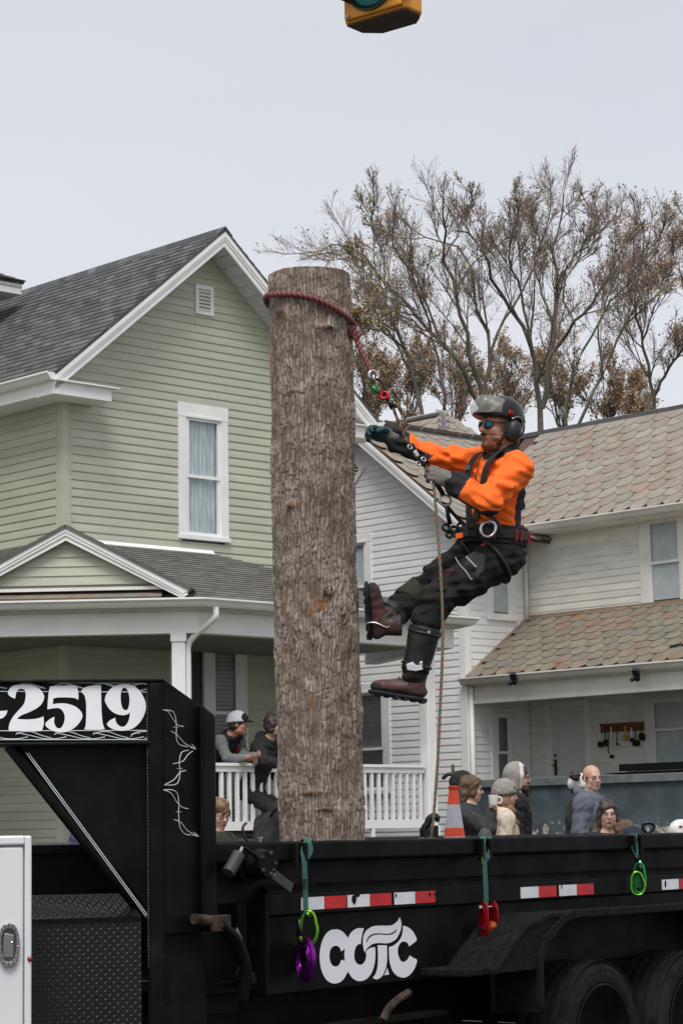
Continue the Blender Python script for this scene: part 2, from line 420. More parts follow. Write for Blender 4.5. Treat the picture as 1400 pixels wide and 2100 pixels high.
# shingle material: every tab has its own tone
def shingle_mat(name, cols, tab=.17):
    m = bpy.data.materials.new(name); m.use_nodes = True; nt = m.node_tree; b = nt.nodes['Principled BSDF']; L = nt.links.new
    b.inputs['Roughness'].default_value = .92
    t = nt.nodes.new('ShaderNodeTexCoord'); sx = nt.nodes.new('ShaderNodeSeparateXYZ'); L(t.outputs['Object'], sx.inputs[0])
    oi = nt.nodes.new('ShaderNodeObjectInfo')
    ad = nt.nodes.new('ShaderNodeMath'); ad.operation = 'ADD'; L(sx.outputs[0], ad.inputs[0]); L(sx.outputs[1], ad.inputs[1])
    mu = nt.nodes.new('ShaderNodeMath'); mu.operation = 'MULTIPLY_ADD'; mu.inputs[1].default_value = 1/tab
    L(ad.outputs[0], mu.inputs[0])
    of = nt.nodes.new('ShaderNodeMath'); of.operation = 'MULTIPLY'; of.inputs[1].default_value = 37.7; L(oi.outputs['Random'], of.inputs[0]); L(of.outputs[0], mu.inputs[2])
    fl = nt.nodes.new('ShaderNodeMath'); fl.operation = 'FLOOR'; L(mu.outputs[0], fl.inputs[0])
    cb = nt.nodes.new('ShaderNodeCombineXYZ'); L(fl.outputs[0], cb.inputs[0]); L(of.outputs[0], cb.inputs[1])
    wnz = nt.nodes.new('ShaderNodeTexWhiteNoise'); L(cb.outputs[0], wnz.inputs['Vector'])
    r = nt.nodes.new('ShaderNodeValToRGB'); r.color_ramp.interpolation = 'LINEAR'
    while len(r.color_ramp.elements) < len(cols): r.color_ramp.elements.new(.5)
    for i, c in enumerate(cols): r.color_ramp.elements[i].position = i/(len(cols)-1); r.color_ramp.elements[i].color = (*c, 1)
    L(wnz.outputs['Value'], r.inputs[0])
    n = nt.nodes.new('ShaderNodeTexNoise'); n.inputs['Scale'].default_value = 60; L(t.outputs['Object'], n.inputs['Vector'])
    mx = nt.nodes.new('ShaderNodeMix'); mx.data_type = 'RGBA'; mx.blend_type = 'OVERLAY'; mx.inputs['Factor'].default_value = .5
    L(r.outputs[0], mx.inputs['A']); L(n.outputs['Color'], mx.inputs['B'])
    hsn = nt.nodes.new('ShaderNodeHueSaturation'); hsn.inputs['Saturation'].default_value = .7; L(mx.outputs['Result'], hsn.inputs['Color'])
    L(hsn.outputs[0], b.inputs['Base Color'])
    bp = nt.nodes.new('ShaderNodeBump'); bp.inputs['Strength'].default_value = .5; bp.inputs['Distance'].default_value = .004; L(n.outputs['Fac'], bp.inputs['Height']); L(bp.outputs[0], b.inputs['Normal'])
    return m
SHING = shingle_mat('charcoal_shingle_tabs', [(.036, .043, .046), (.066, .076, .076), (.10, .104, .086), (.05, .058, .064), (.12, .128, .125)])
SHINGP = shingle_mat('faded_porch_shingle_tabs', [(.085, .085, .07), (.12, .115, .09), (.10, .105, .10), (.15, .145, .115)])
SLATEM = None
def slate_material(name, cols, streak=(.20, .095, .05)):
    m = bpy.data.materials.new(name); m.use_nodes = True; nt = m.node_tree; b = nt.nodes['Principled BSDF']; L = nt.links.new
    b.inputs['Roughness'].default_value = .72
    oi = nt.nodes.new('ShaderNodeObjectInfo'); r = nt.nodes.new('ShaderNodeValToRGB')
    while len(r.color_ramp.elements) < len(cols): r.color_ramp.elements.new(.5)
    for i, c in enumerate(cols): r.color_ramp.elements[i].position = i/(len(cols)-1); r.color_ramp.elements[i].color = (*c, 1)
    at_ = nt.nodes.new('ShaderNodeAttribute'); at_.attribute_name = 'tone'; at_.attribute_type = 'GEOMETRY'
    ad = nt.nodes.new('ShaderNodeMath'); ad.operation = 'ADD'; L(oi.outputs['Random'], ad.inputs[0]); L(at_.outputs['Fac'], ad.inputs[1])
    fr = nt.nodes.new('ShaderNodeMath'); fr.operation = 'FRACT'; L(ad.outputs[0], fr.inputs[0]); L(fr.outputs[0], r.inputs[0])
    t = nt.nodes.new('ShaderNodeTexCoord'); n = nt.nodes.new('ShaderNodeTexNoise'); n.inputs['Scale'].default_value = 7; n.inputs['Detail'].default_value = 6
    ge = nt.nodes.new('ShaderNodeNewGeometry'); L(ge.outputs['Position'], n.inputs['Vector'])
    n3 = nt.nodes.new('ShaderNodeTexNoise'); n3.inputs['Scale'].default_value = 2.3; n3.inputs['Detail'].default_value = 5; L(ge.outputs['Position'], n3.inputs['Vector'])
    r3 = nt.nodes.new('ShaderNodeValToRGB'); r3.color_ramp.elements[0].position = .54; r3.color_ramp.elements[1].position = .76
    L(n3.outputs['Fac'], r3.inputs[0])
    mx = nt.nodes.new('ShaderNodeMix'); mx.data_type = 'RGBA'; mx.blend_type = 'OVERLAY'; mx.inputs['Factor'].default_value = .45
    L(r.outputs[0], mx.inputs['A']); L(n.outputs['Fac'], mx.inputs['B'])
    m2 = nt.nodes.new('ShaderNodeMix'); m2.data_type = 'RGBA'; L(r3.outputs[0], m2.inputs['Factor']); L(mx.outputs['Result'], m2.inputs['A']); m2.inputs['B'].default_value = (*streak, 1)
    L(m2.outputs['Result'], b.inputs['Base Color'])
    bp = nt.nodes.new('ShaderNodeBump'); bp.inputs['Strength'].default_value = .5; bp.inputs['Distance'].default_value = .006; L(n.outputs['Fac'], bp.inputs['Height']); L(bp.outputs[0], b.inputs['Normal'])
    return m
SLATE = slate_material('roof_slate_weathered', [(.225, .203, .168), (.265, .243, .203), (.243, .220, .180), (.262, .205, .168), (.228, .210, .172), (.266, .235, .192)], (.205, .132, .105))
SLATEP = slate_material('porch_slate_weathered', [(.178, .160, .120), (.205, .182, .135), (.165, .153, .12), (.20, .15, .108), (.158, .152, .122), (.192, .163, .118)], (.20, .105, .058))
_slates = {}
def slate_mesh(W, E, LEN, var, m):
    key = (round(W, 3), round(E, 3), var, m.name)
    if key in _slates: return _slates[key]
    rg = random.Random(var*7+1); w = W/2*.945; j = lambda s: rg.uniform(-s, s)
    pts = [(-w, E*.42+j(.015)), (-w*.78+j(.02), E*.17+j(.01)), (-w*.42+j(.02), j(.008)), (w*.42+j(.02), j(.008)), (w*.78+j(.02), E*.17+j(.01)), (w, E*.42+j(.015)), (w, LEN), (-w, LEN)]
    mb = MB(); th = .011; n = len(pts)
    z = lambda y: .016*(1-y/LEN)
    vs = [(x, y, z(y)) for x, y in pts]+[(x, y, z(y)+th) for x, y in pts]
    mb.add(vs, [tuple(range(n-1, -1, -1)), tuple(range(n, 2*n))]+[(i, (i+1) % n, n+(i+1) % n, n+i) for i in range(n)])
    me = bpy.data.meshes.new('slate'); me.from_pydata(mb.v, [], mb.f); me.materials.append(m); _slates[key] = me; return me
def lay_slates(pl, W, E, m, parent, off, seed, stuff=False, mg=.04, skip=()):
    rg = random.Random(seed); k = 0; t = -.03; cnt = 0
    smin = min(a for a, _ in pl.st); smax = max(a for a, _ in pl.st)
    rot = Matrix((pl.S, pl.T, pl.N)).transposed(); J = []
    while t < pl.tmax-E*.45:
        a = smin+(W/2 if k % 2 == 0 else W)
        while a < smax-W*.2:
            if pl.inside(a, max(t+E*.35, .04), mg) and (k, round((a-smin)/W)) not in skip:
                var = rg.randrange(6); me = slate_mesh(W, E, E*1.75, var, m)
                mt = Matrix.Translation(pl.pt(a+rg.uniform(-.006, .006), t+rg.uniform(-.012, .012), .004+rg.uniform(0, .003))-Vector(off)) @ (rot @ Matrix.Rotation(rg.uniform(-.025, .025), 3, 'Z')).to_4x4()
                if stuff: J.append((mt, me))
                else:
                    o = link('slate', me, parent); o.matrix_local = mt
                cnt += 1
            a += W
        t += E; k += 1
    if stuff:
        mb = MB(); tone = []
        for mt, me in J:
            mb.add([mt @ v.co for v in me.vertices], [tuple(p.vertices) for p in me.polygons]); tone += [rg.random()]*len(me.vertices)
        o = mb.build('slate_field', m, parent, fix=False); at_ = o.data.attributes.new('tone', 'FLOAT', 'POINT'); at_.data.foreach_set('value', tone); o['kind'] = 'stuff'
    return cnt
GUT = [(0, 0), (.055, .0), (.075, .02), (.095, .05), (.125, .075), (.125, .095), (.11, .095), (.11, .085), (.0, .085)]

# ------------------------------------------------------------------ the green house
P0, Q0 = -21.94, 16.09; QC = 18.33; QR = 2*QC-Q0; PE = -19.34
GO = (P0, Q0, .55)
gh = empty('green_house', gw(*GO), -GA, 'sage green clapboard house with grey shingle gable roof and wraparound porch', 'house')
SL = .826; ZR = 9.17                                   # roof pitch and ridge height
def zroof(q): return ZR-SL*abs(q-QC)
ext_r = lambda z: (Q0+.09, QR-.09) if z < 7.12 else (QC-max(0, (ZR-.17-z)/SL), QC+max(0, (ZR-.17-z)/SL))
wall = MB().prism([(P0-.05, Q0+.02, .5), (P0-.05, QR-.02, .5), (P0-.05, QR-.02, zroof(QR)-.2), (P0-.05, QC, ZR-.25), (P0-.05, Q0+.02, zroof(Q0)-.2)], (-.12, 0, 0))
wall.box(P0-9, P0-.2, Q0+.05, Q0+.15, .5, 7.15); wall.box(P0-9, P0-.2, QR-.15, QR-.05, .5, 7.15)
wall = wall.build('wall', WHOUSE, gh, GO)
WIN = hp(363, 824, P0)[1], hp(467, 1122, P0)[1], hp(363, 1104, P0)[2], hp(363, 824, P0)[2]
PW = hp(352, 1310, P0)[1]-.05, hp(503, 1310, P0)[1], 1.55, hp(500, 1305, P0)[2]
holes = [(WIN[0]+.05, WIN[1]-.05, WIN[2]+.02, WIN[3]-.05), (PW[0]+.05, PW[1]-.05, PW[2], PW[3]-.05)]
siding(wall, GO, GREEN, 'p', P0, 1, ext_r, 1.52, ZR-.17, .104, holes)
siding(wall, GO, GREEN, 'q', Q0, -1, lambda z: (P0-6.5, P0-.09), 1.3, 7.02, .104)
mb = MB(); fbox(mb, 'p', P0, 1, Q0-.022, Q0+.1, -.02, .022, .6, 7.0); fbox(mb, 'q', Q0, -1, P0-.1, P0+.02, -.02, .0225, .6, 7.0)
fbox(mb, 'p', P0, 1, Q0+.085, Q0+.1, .022, .03, .6, 7.0); fbox(mb, 'q', Q0, -1, P0-.1, P0-.085, .0225, .03, .6, 7.0)
mb.build('corner_board', GREENT, gh, GO)
mb = MB(); fbox(mb, 'p', P0, 1, QR-.1, QR+.022, -.02, .022, .6, 6.9); mb.build('corner_board', GREENT, gh, GO)
window(gh, GO, 'p', P0, 1, *WIN, cas=.13, head=.18, inner='lace')
# wide porch window and door frame under the porch roof
window(gh, GO, 'p', P0, 1, (PW[0]+PW[1])/2-.08, PW[1], PW[2], PW[3], cas=.14, head=.12, inner='blind', meet=.62)
dr = MB(); fbox(dr, 'p', P0, 1, PW[0], PW[0]+.1, -.01, .03, 1.5, PW[3]); fbox(dr, 'p', P0, 1, PW[0]+.1, (PW[0]+PW[1])/2-.085, -.01, .03, PW[3]-.1, PW[3])
dr = dr.build('door_frame', WHITE, gh, GO)
d2 = MB(); fbox(d2, 'p', P0, 1, PW[0]+.1, (PW[0]+PW[1])/2-.085, -.035, -.01, 1.5, PW[3]-.1); d2.build('door', mat('dark_door', (.03, .03, .03), .5), dr, GO)
# attic vent
va = hp(398, 583, P0); vb = hp(435, 647, P0); a0, a1, z0, z1 = va[1], vb[1], vb[2]-.02, va[2]
mb = MB(); w_ = .05
fbox(mb, 'p', P0, 1, a0, a0+w_, -.01, .04, z0, z1); fbox(mb, 'p', P0, 1, a1-w_, a1, -.01, .04, z0, z1)
fbox(mb, 'p', P0, 1, a0+w_, a1-w_, -.01, .04, z0, z0+w_); fbox(mb, 'p', P0, 1, a0+w_, a1-w_, -.01, .04, z1-w_, z1)
vent = mb.build('attic_vent', WHITE, gh, GO, bevel=.003)
for k in range(6):
    zz = lerp(z0+w_, z1-w_, (k+.15)/6)
    MB().hexa([(P0+.036, a0+w_, zz), (P0+.036, a1-w_, zz), (P0+.005, a1-w_, zz+.03), (P0+.005, a0+w_, zz+.03)],
              [(P0+.036, a0+w_, zz+.006), (P0+.036, a1-w_, zz+.006), (P0+.005, a1-w_, zz+.036), (P0+.005, a0+w_, zz+.036)]).build('louvre', WHITE, vent, GO)
mb = MB(); fbox(mb, 'p', P0, 1, a0+w_, a1-w_, .0, .003, z0+w_, z1-w_); mb.build('backing', DARKIN, vent, GO)  # sheet painted near-black as the unlit attic behind the louvres
# main roof: deck, shingles, rake boards, soffits
PR = P0+.40; QE0, QE1 = Q0-.42, QR+.42
rl = Plane([(PR+.02, QE0, zroof(QE0)), (P0-9, QE0, zroof(QE0)), (P0-9, QC, ZR), (PR+.02, QC, ZR)], (0, 1))
rr_ = Plane([(PR+.02, QE1, zroof(QE1)), (P0-9, QE1, zroof(QE1)), (P0-9, QC, ZR), (PR+.02, QC, ZR)], (0, 1))
for pl in (rl, rr_):
    dk = pl.deck(.05, 'roof', SHING, gh, GO); pl.courses(.135, SHING, dk, GO)
MB().prism([(PR+.03, QC-.12, ZR-.085), (PR+.03, QC, ZR+.03), (PR+.03, QC+.12, ZR-.085), (PR+.03, QC, ZR+.01)], (-9.5, 0, 0)).build('ridge_cap', SHING, gh, GO)
for sg in (-1, 1):
    qe = QC+sg*(QC-QE0)
    def rk(o0, o1, d0, d1, name, m):
        a = [(QC, ZR-d0), (qe, zroof(qe)-d0), (qe, zroof(qe)-d1), (QC, ZR-d1)]
        return MB().prism([(PR+o0, q, z) for q, z in a], (o1-o0, 0, 0)).build(name, m, gh, GO)
    rk(-.03, .0, .052, .23, 'rake_board', WHITE); rk(.0, .022, .046, .11, 'rake_moulding', WHITE); rk(.0, .012, .11, .15, 'rake_moulding', WHITE)
    # soffit under the rake, board by board
    n = 20
    for k in range(n):
        qa, qb = lerp(QC, qe, k/n), lerp(QC, qe, (k+.93)/n)
        MB().hexa([(P0+.019, qa, zroof(qa)-.20), (PR-.03, qa, zroof(qa)-.20), (PR-.03, qb, zroof(qb)-.20), (P0+.019, qb, zroof(qb)-.20)],
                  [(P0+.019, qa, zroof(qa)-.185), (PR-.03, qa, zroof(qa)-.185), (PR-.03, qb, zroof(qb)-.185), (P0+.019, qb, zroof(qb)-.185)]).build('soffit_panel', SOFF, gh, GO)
    # boxed eave with return
    s = sg
    ze = zroof(qe); mb = MB(); mb.box(P0-9, PR-.04, qe-.0*s, qe-s*.03, ze-.25, ze-.06); mb.box(P0-9, PR-.04, qe-s*.03, QC+s*(QC-Q0), ze-.25, ze-.225)
    mb.build('eave_soffit', WHITE, gh, GO)
    rt = MB(); qi = qe-s*.85
    rt.box(P0+.02, PR, qe+s*.002, qi, ze-.26, ze-.09)
    rt.hexa([(P0+.02, qe, ze-.089), (PR+.04, qe-s*.0, ze-.089), (PR+.04, qi-s*.07, ze-.089), (P0+.02, qi-s*.07, ze-.089)],
            [(P0+.02, qe-s*.12, ze+.06), (P0+.05, qe-s*.12, ze+.06), (P0+.05, qi+s*.25, ze+.02), (P0+.02, qi+s*.25, ze+.02)])
    rt.box(P0+.02, PR+.05, qe+s*.01, qi-s*.09, ze-.105, ze-.0885)
    rt.build('eave_return', WHITE, gh, GO)
    path = [(PR+.02, qe, ze-.10), (P0-9, qe, ze-.10)]
    MB().sweep(GUT, path if s > 0 else path[::-1]).build('gutter', WHITE, gh, GO)
# the taller block of the house further left, only its eave enters the picture
tz = hp(60, 578, -25.0); TQ = tz[1]; TZ = tz[2]
mb = MB(); mb.box(-33, -26.3, TQ-8, TQ-1.2, .5, TZ-.1); mb.build('upper_wall', GREENT, gh, GO)
up = Plane([(-25.1, TQ, TZ+.03), (-25.1, TQ-9, TZ+.03), (-30, TQ-9, TZ+2.2), (-30, TQ-4, TZ+2.2)], (0, 1))
dk = up.deck(.05, 'roof', SHING, gh, GO); up.courses(.135, SHING, dk, GO)
up2 = Plane([(-25.1, TQ, TZ+.03), (-34.9, TQ, TZ+.03), (-30, TQ-4, TZ+2.2)], (0, 1)); dk = up2.deck(.05, 'roof', SHING, gh, GO); up2.courses(.135, SHING, dk, GO)
mb = MB(); mb.box(-33, -25.13, TQ-9, TQ-.03, TZ-.16, TZ-.05); mb.build('eave_soffit', WHITE, gh, GO)
MB().sweep(GUT, [(-25.13, TQ-9, TZ-.08), (-25.13, TQ-.02, TZ-.08), (-33, TQ-.02, TZ-.08)][::-1]).build('gutter', WHITE, gh, GO)
# ---- the porch
ZE, ZW = 4.10, 5.02
E1 = (PE, 16.07, ZE); E2 = (PE-2.58, 13.49, ZE); E3 = (PE, 20.35, ZE); E4 = (P0-6, 13.49, ZE)
Wc = (P0, Q0, ZW)
pr1 = Plane([E1, E3, (P0, 18.5, ZW), Wc], (0, 1)); pr2 = Plane([E2, E1, Wc], (0, 1)); pr3 = Plane([E4, E2, Wc, (P0-6, Q0, ZW)], (0, 1))
pr4 = Plane([E3, (P0, 21.5, ZE), (P0, 18.5, ZW)], (0, 1))
for pl in (pr1, pr2, pr3, pr4):
    dk = pl.deck(.04, 'porch_roof', SHINGP, gh, GO); pl.courses(.125, SHINGP, dk, GO)
# white flashing where the porch roof meets the wall
mb = MB(); mb.hexa([(P0+.03, Q0-.02, ZW), (P0+.07, Q0-.02, ZW-.015), (P0+.07, 18.4, ZW-.015), (P0+.03, 18.4, ZW)],
                   [(P0+.022, Q0-.02, ZW+.05), (P0+.08, Q0-.02, ZW+.0), (P0+.08, 18.4, ZW+.0), (P0+.022, 18.4, ZW+.05)]); mb.build('flashing', WHITE, gh, GO)
EP = [E4, E2, E1, E3, (P0, 21.5, ZE)]
MB().sweep(GUT, [(p, q, ZE-.085) for p, q, _ in EP]).build('porch_gutter', WHITE, gh, GO)
def inset(path, d):
    P = [Vector((p, q, 0)) for p, q, _ in path]; out = []
    for i in range(len(P)):
        d0 = (P[i]-P[i-1]) if i else P[1]-P[0]; d1 = (P[i+1]-P[i]) if i < len(P)-1 else d0
        d0.normalize(); d1.normalize(); n0 = Vector((d0.y, -d0.x, 0)); n1 = Vector((d1.y, -d1.x, 0)); m_ = (n0+n1).normalized(); m_ = m_/m_.dot(n0)
        out.append(P[i]-m_*d)
    return out
BI = inset(EP, .16)
MB().sweep([(0, -.36), (.0, -.085), (-.18, -.085), (-.18, -.36)], [(v.x, v.y, ZE) for v in BI]).build('porch_beam', WHITE, gh, GO)
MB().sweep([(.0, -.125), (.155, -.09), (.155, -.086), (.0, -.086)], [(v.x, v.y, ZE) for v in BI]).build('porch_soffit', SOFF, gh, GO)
# ceiling and floor
def porch_slab(z0, z1, d, name, m):
    I = inset(EP, d); pts = [(v.x, v.y) for v in I]+[(P0-.0, 21.3), (P0+.03, Q0), (P0, Q0-.03), (P0-6, Q0-.03)]
    pts = [(I[0].x, I[0].y), (I[1].x, I[1].y), (I[2].x, I[2].y), (I[3].x, I[3].y), (P0+.03, I[3].y)]+[(P0+.03, Q0-.03), (P0-6, Q0-.03)]
    # two convex prisms
    a = [(I[0].x, I[0].y), (I[1].x, I[1].y), (P0+.03, Q0-.03), (P0-6, Q0-.03)]; b = [(I[1].x, I[1].y), (I[2].x, I[2].y), (I[3].x, I[3].y), (P0+.03, I[3].y), (P0+.03, Q0-.03)]
    mb = MB()
    for P in (a, b): mb.prism([(x, y, z0) for x, y in P], (0, 0, z1-z0))
    return mb.build(name, m, gh, GO)
porch_slab(ZE-.33, ZE-.27, .35, 'porch_ceiling', mat('darkened_porch_ceiling', (.20, .20, .19), .7))  # ceiling colour darkened to deepen the shade under the porch
porch_slab(1.38, 1.45, .12, 'porch_floor', mat('porch_floor_grey', (.10, .10, .10), .7))
SK = inset(EP, .3); MB().sweep([(0, -.9), (.0, 0), (-.05, 0), (-.05, -.9)], [(v.x, v.y, 1.38) for v in SK]).build('porch_skirt', mat('porch_skirt_paint', (.25, .25, .25), .8), gh, GO)
def fluted_post(p, q, w, z0, z1, rot=0.0):
    mb = MB(); h = w/2; mb.box(p-h, p+h, q-h, q+h, z0, z1)
    for s in (-1, 1):
        for k in range(5):
            c = lerp(-h*.8, h*.8, k/4); t = h*.11
            mb.box(p+s*h, p+s*(h+.008), q+c-t, q+c+t, z0+.1, z1-.1); mb.box(p+c-t, p+c+t, q+s*h, q+s*(h+.008), z0+.1, z1-.1)
    mb.box(p-h-.02, p+h+.02, q-h-.02, q+h+.02, z1-.09, z1-.001); mb.box(p-h-.02, p+h+.02, q-h-.02, q+h+.02, z0, z0+.12)
    if rot: mb.xf(Matrix.Translation((p, q, 0)) @ Matrix.Rotation(rot, 4, 'Z') @ Matrix.Translation((-p, -q, 0)))
    return mb.build('porch_post', WHITE, gh, GO)
RI = inset(EP, .26)
pc = hp(360, 1400, RI[2].x); fluted_post(RI[2].x-.11, RI[2].y-.13, .135, 1.45, ZE-.36, R(45))
pe_ = hp(877, 1500, RI[2].x-.0); fluted_post(RI[2].x, pe_[1], .14, 1.45, ZE-.36)
fluted_post(RI[1].x, RI[1].y, .17, 1.45, ZE-.36)
# railing, baluster by baluster
def railing(a, b):
    a, b = Vector(a), Vector(b); d = (b-a); L_ = d.length; d.normalize()
    mb = MB(); mb.bar(a+Vector((0, 0, 2.285)), b+Vector((0, 0, 2.285)), .10, .035); mb.bar(a+Vector((0, 0, 2.235)), b+Vector((0, 0, 2.235)), .055, .062)
    r_ = mb.build('porch_railing', WHITE, gh, GO, bevel=.003)
    b2 = MB(); b2.bar(a+Vector((0, 0, 1.60)), b+Vector((0, 0, 1.60)), .05, .10); b2.build('bottom_rail', WHITE, r_, GO)
    n = int(L_/.115)
    for k in range(n):
        c = a+d*((k+.5)*L_/n); bb = MB(); bb.box(c.x-.019, c.x+.019, c.y-.019, c.y+.019, 1.652, 2.203); bb.build('baluster', WHITE, r_, GO)
    for k in (.25, .75):
        c = a+d*(L_*k); bb = MB(); bb.box(c.x-.025, c.x+.025, c.y-.025, c.y+.025, 1.45, 1.549); bb.build('rail_foot', WHITE, r_, GO)
railing((RI[2].x, RI[2].y+.08, 0), (RI[2].x, pe_[1]-.1, 0))
# downspout from the gutter corner to the post
g0 = Vector((PE+.05, 16.07+.16, ZE-.09)); pp = Vector((RI[2].x-.05, RI[2].y-.05, 0))
mb = MB(); mb.tube(spline([g0, g0+Vector((.0, .0, -.10)), Vector((lerp(g0.x, pp.x, .25), lerp(g0.y, pp.y, .2), ZE-.26)), Vector((lerp(g0.x, pp.x, .8), lerp(g0.y, pp.y, .8), ZE-.40)), (pp.x, pp.y, ZE-.50), (pp.x, pp.y, ZE-.7), (pp.x, pp.y, 2.6), (pp.x, pp.y, 1.3)], 5), .036, 8)
mb.build('downspout', WHITE, gh, GO, smooth=True)
# pediment on the chamfered corner
ex = Vector((1, 1, 0)).normalized(); en = Vector((1, -1, 0)).normalized()     # along the chamfer (to the right), outward (to the camera)
cmid = None
d = ray(137, 1150); e1v = Vector(E1); t_ = (e1v.dot(en)-CAM.dot(GB)*en.x-CAM.dot(GQ)*en.y)
dg = Vector((d.dot(GB), d.dot(GQ), d.z)); k_ = (e1v.dot(en))/dg.dot(en); cpt = dg*k_+Vector((0, 0, CAMZ)); sC = cpt.dot(ex)
PH = 1.30; PZ = .70
def cp(s_, n_, z): v = ex*(sC+s_)+en*(e1v.dot(en)+n_); return (v.x, v.y, z)
zb = ZE+.12
ped = MB().prism([cp(-PH+.1, -.05, zb), cp(PH-.1, -.05, zb), cp(0, -.05, zb+PZ-.12)], tuple(-en*.05)).build('pediment', WHOUSE, gh, GO)
k = 0; z = zb+.07
while z < zb+PZ-.14:
    zt = min(z+.104, zb+PZ-.13); hw = lambda zz: max(.01, (PH-.12)*(1-(zz-zb)/(PZ-.10)))
    mb = MB(); mb.hexa([cp(-hw(z), -.05, z), cp(hw(z), -.05, z), cp(hw(zt), -.05, zt), cp(-hw(zt), -.05, zt)], [cp(-hw(z), -.03, z), cp(hw(z), -.03, z), cp(hw(zt), -.043, zt), cp(-hw(zt), -.043, zt)])
    mb.build('siding_board', GREEN, ped, GO); z = zt
MB().prism([cp(-PH, .0, zb), cp(PH, .0, zb), cp(PH, .0, zb+.035), cp(-PH, .0, zb+.035)], tuple(-en*.06)).build('pediment_sill', WHITE2, gh, GO)
for s in (-1, 1):
    def pk(n0, n1, d0, d1, m, name): return MB().prism([cp(0, n0, zb+PZ-d0), cp(s*PH*1.05, n0, zb-.035-d0*.9), cp(s*PH*1.05-s*.06, n0, zb-.035-d1*.62), cp(0, n0, zb+PZ-d1)], tuple(en*(n1-n0))).build(name, m, gh, GO)
    pk(.02, .06, .0, .14, WHITE, 'pediment_rake'); pk(.06, .085, -.012, .045, WHITE, 'rake_moulding'); pk(.06, .075, .045, .085, WHITE, 'rake_moulding')
    pk(-.05, .02, .10, .13, mat('dark_soffit', (.12, .12, .11), .8), 'pediment_soffit')
    a = [cp(0, .1, zb+PZ+.03), cp(s*PH*1.07, .1, zb-.035+.03), cp(s*PH*1.07, -1.6, zb-.035+.03), cp(0, -1.6, zb+PZ+.03)]
    pl = Plane(a, (1, 2)); dk = pl.deck(.03, 'pediment_roof', SHINGP, gh, GO); pl.courses(.125, SHINGP, dk, GO)
# old slates showing below the pediment
for k in range(9):
    s0 = lerp(-PH+.05, PH-.25, k/9); s1 = s0+.27
    MB().hexa([cp(s0, .12, ZE+.012), cp(s1, .12, ZE+.014), cp(s1, -.12, ZE+.10), cp(s0, -.12, ZE+.10)], [cp(s0, .125, ZE+.030), cp(s1, .125, ZE+.028), cp(s1, -.12, ZE+.117), cp(s0, -.12, ZE+.118)]).build('eave_slate', SLATEP, ped, GO)

# ------------------------------------------------------------------ the white slate-roofed house
PWc, QW, QI = -22.12, 23.19, 24.5
WO = (PWc, QW, .6)
wh = empty('white_house', gw(*WO), -GA, 'white clapboard house with scalloped slate roofs and a low blue porch wall', 'house')
GP = -24.15; GZ = 7.56; GS = .763; GPL = 2*GP-PWc
zg = lambda p: GZ-GS*abs(p-GP)
gwall = MB().prism([(GPL, QW+.04, .5), (PWc-.02, QW+.04, .5), (PWc-.02, QW+.04, zg(PWc)-.15), (GP, QW+.04, GZ-.2), (GPL, QW+.04, zg(PWc)-.15)], (0, .1, 0)).build('gable_wall', WHOUSE, wh, WO)
dh = .275; dc = (GP-.19, 6.87)
ext_g = lambda z: (GPL, PWc-.09) if z < zg(PWc)-.15 else (GP-max(0, (GZ-.16-z)/GS), GP+max(0, (GZ-.16-z)/GS))
uw = (-24.82, hq(762, 1100, QW)[0], hq(742, 1225, QW)[2], hq(742, 1097, QW)[2])
uw = (uw[0], uw[1], uw[2]-.55, uw[3])
lw = (-24.55, hq(800, 1420, QW)[0], 2.05, hq(795, 1398, QW)[2])
siding(gwall, WO, WSIDE, 'q', QW, -1, ext_g, 1.3, GZ-.16, .1, lip=.0095, holes=[(uw[0]+.05, uw[1]-.05, uw[2]+.02, uw[3]-.05), (lw[0]+.05, lw[1]-.05, lw[2]+.02, lw[3]-.05)])
window(wh, WO, 'q', QW, -1, *uw, cas=.11, head=.12, inner='shade')
window(wh, WO, 'q', QW, -1, *lw, cas=.13, head=.14, inner='blind', meet=.42)
# diamond vent
mb = MB()
def dia(r0, r1, n0, n1):
    for k in range(4):
        a = [(0, 1), (1, 0), (0, -1), (-1, 0)]; u_, v_ = a[k], a[(k+1) % 4]
        q = [(dc[0]+u_[0]*r1, dc[1]+u_[1]*r1), (dc[0]+v_[0]*r1, dc[1]+v_[1]*r1), (dc[0]+v_[0]*r0, dc[1]+v_[1]*r0), (dc[0]+u_[0]*r0, dc[1]+u_[1]*r0)]
        mb.prism([(x, QW-n0, z) for x, z in q], (0, -(n1-n0), 0))
dia(.17, dh, -.01, .04)
dv = mb.build('diamond_vent', WHITE, wh, WO)
MB().prism([(dc[0], QW-.02, dc[1]+.17), (dc[0]+.17, QW-.02, dc[1]), (dc[0], QW-.02, dc[1]-.17), (dc[0]-.17, QW-.02, dc[1])], (0, -.002, 0)).build('backing', DARKIN, dv, WO)  # dark sheet stands in for the unlit space behind the vent
for k in range(7):
    z = lerp(-.14, .14, k/6); hw_ = .17-abs(z)
    if hw_ > .02: MB().hexa([(dc[0]-hw_, QW-.037, dc[1]+z-.008), (dc[0]+hw_, QW-.037, dc[1]+z-.008), (dc[0]+hw_, QW-.023, dc[1]+z+.006), (dc[0]-hw_, QW-.023, dc[1]+z+.006)],
              [(dc[0]-hw_, QW-.037, dc[1]+z-.003), (dc[0]+hw_, QW-.037, dc[1]+z-.003), (dc[0]+hw_, QW-.023, dc[1]+z+.011), (dc[0]-hw_, QW-.023, dc[1]+z+.011)]).build('louvre', WHITE, dv, WO)
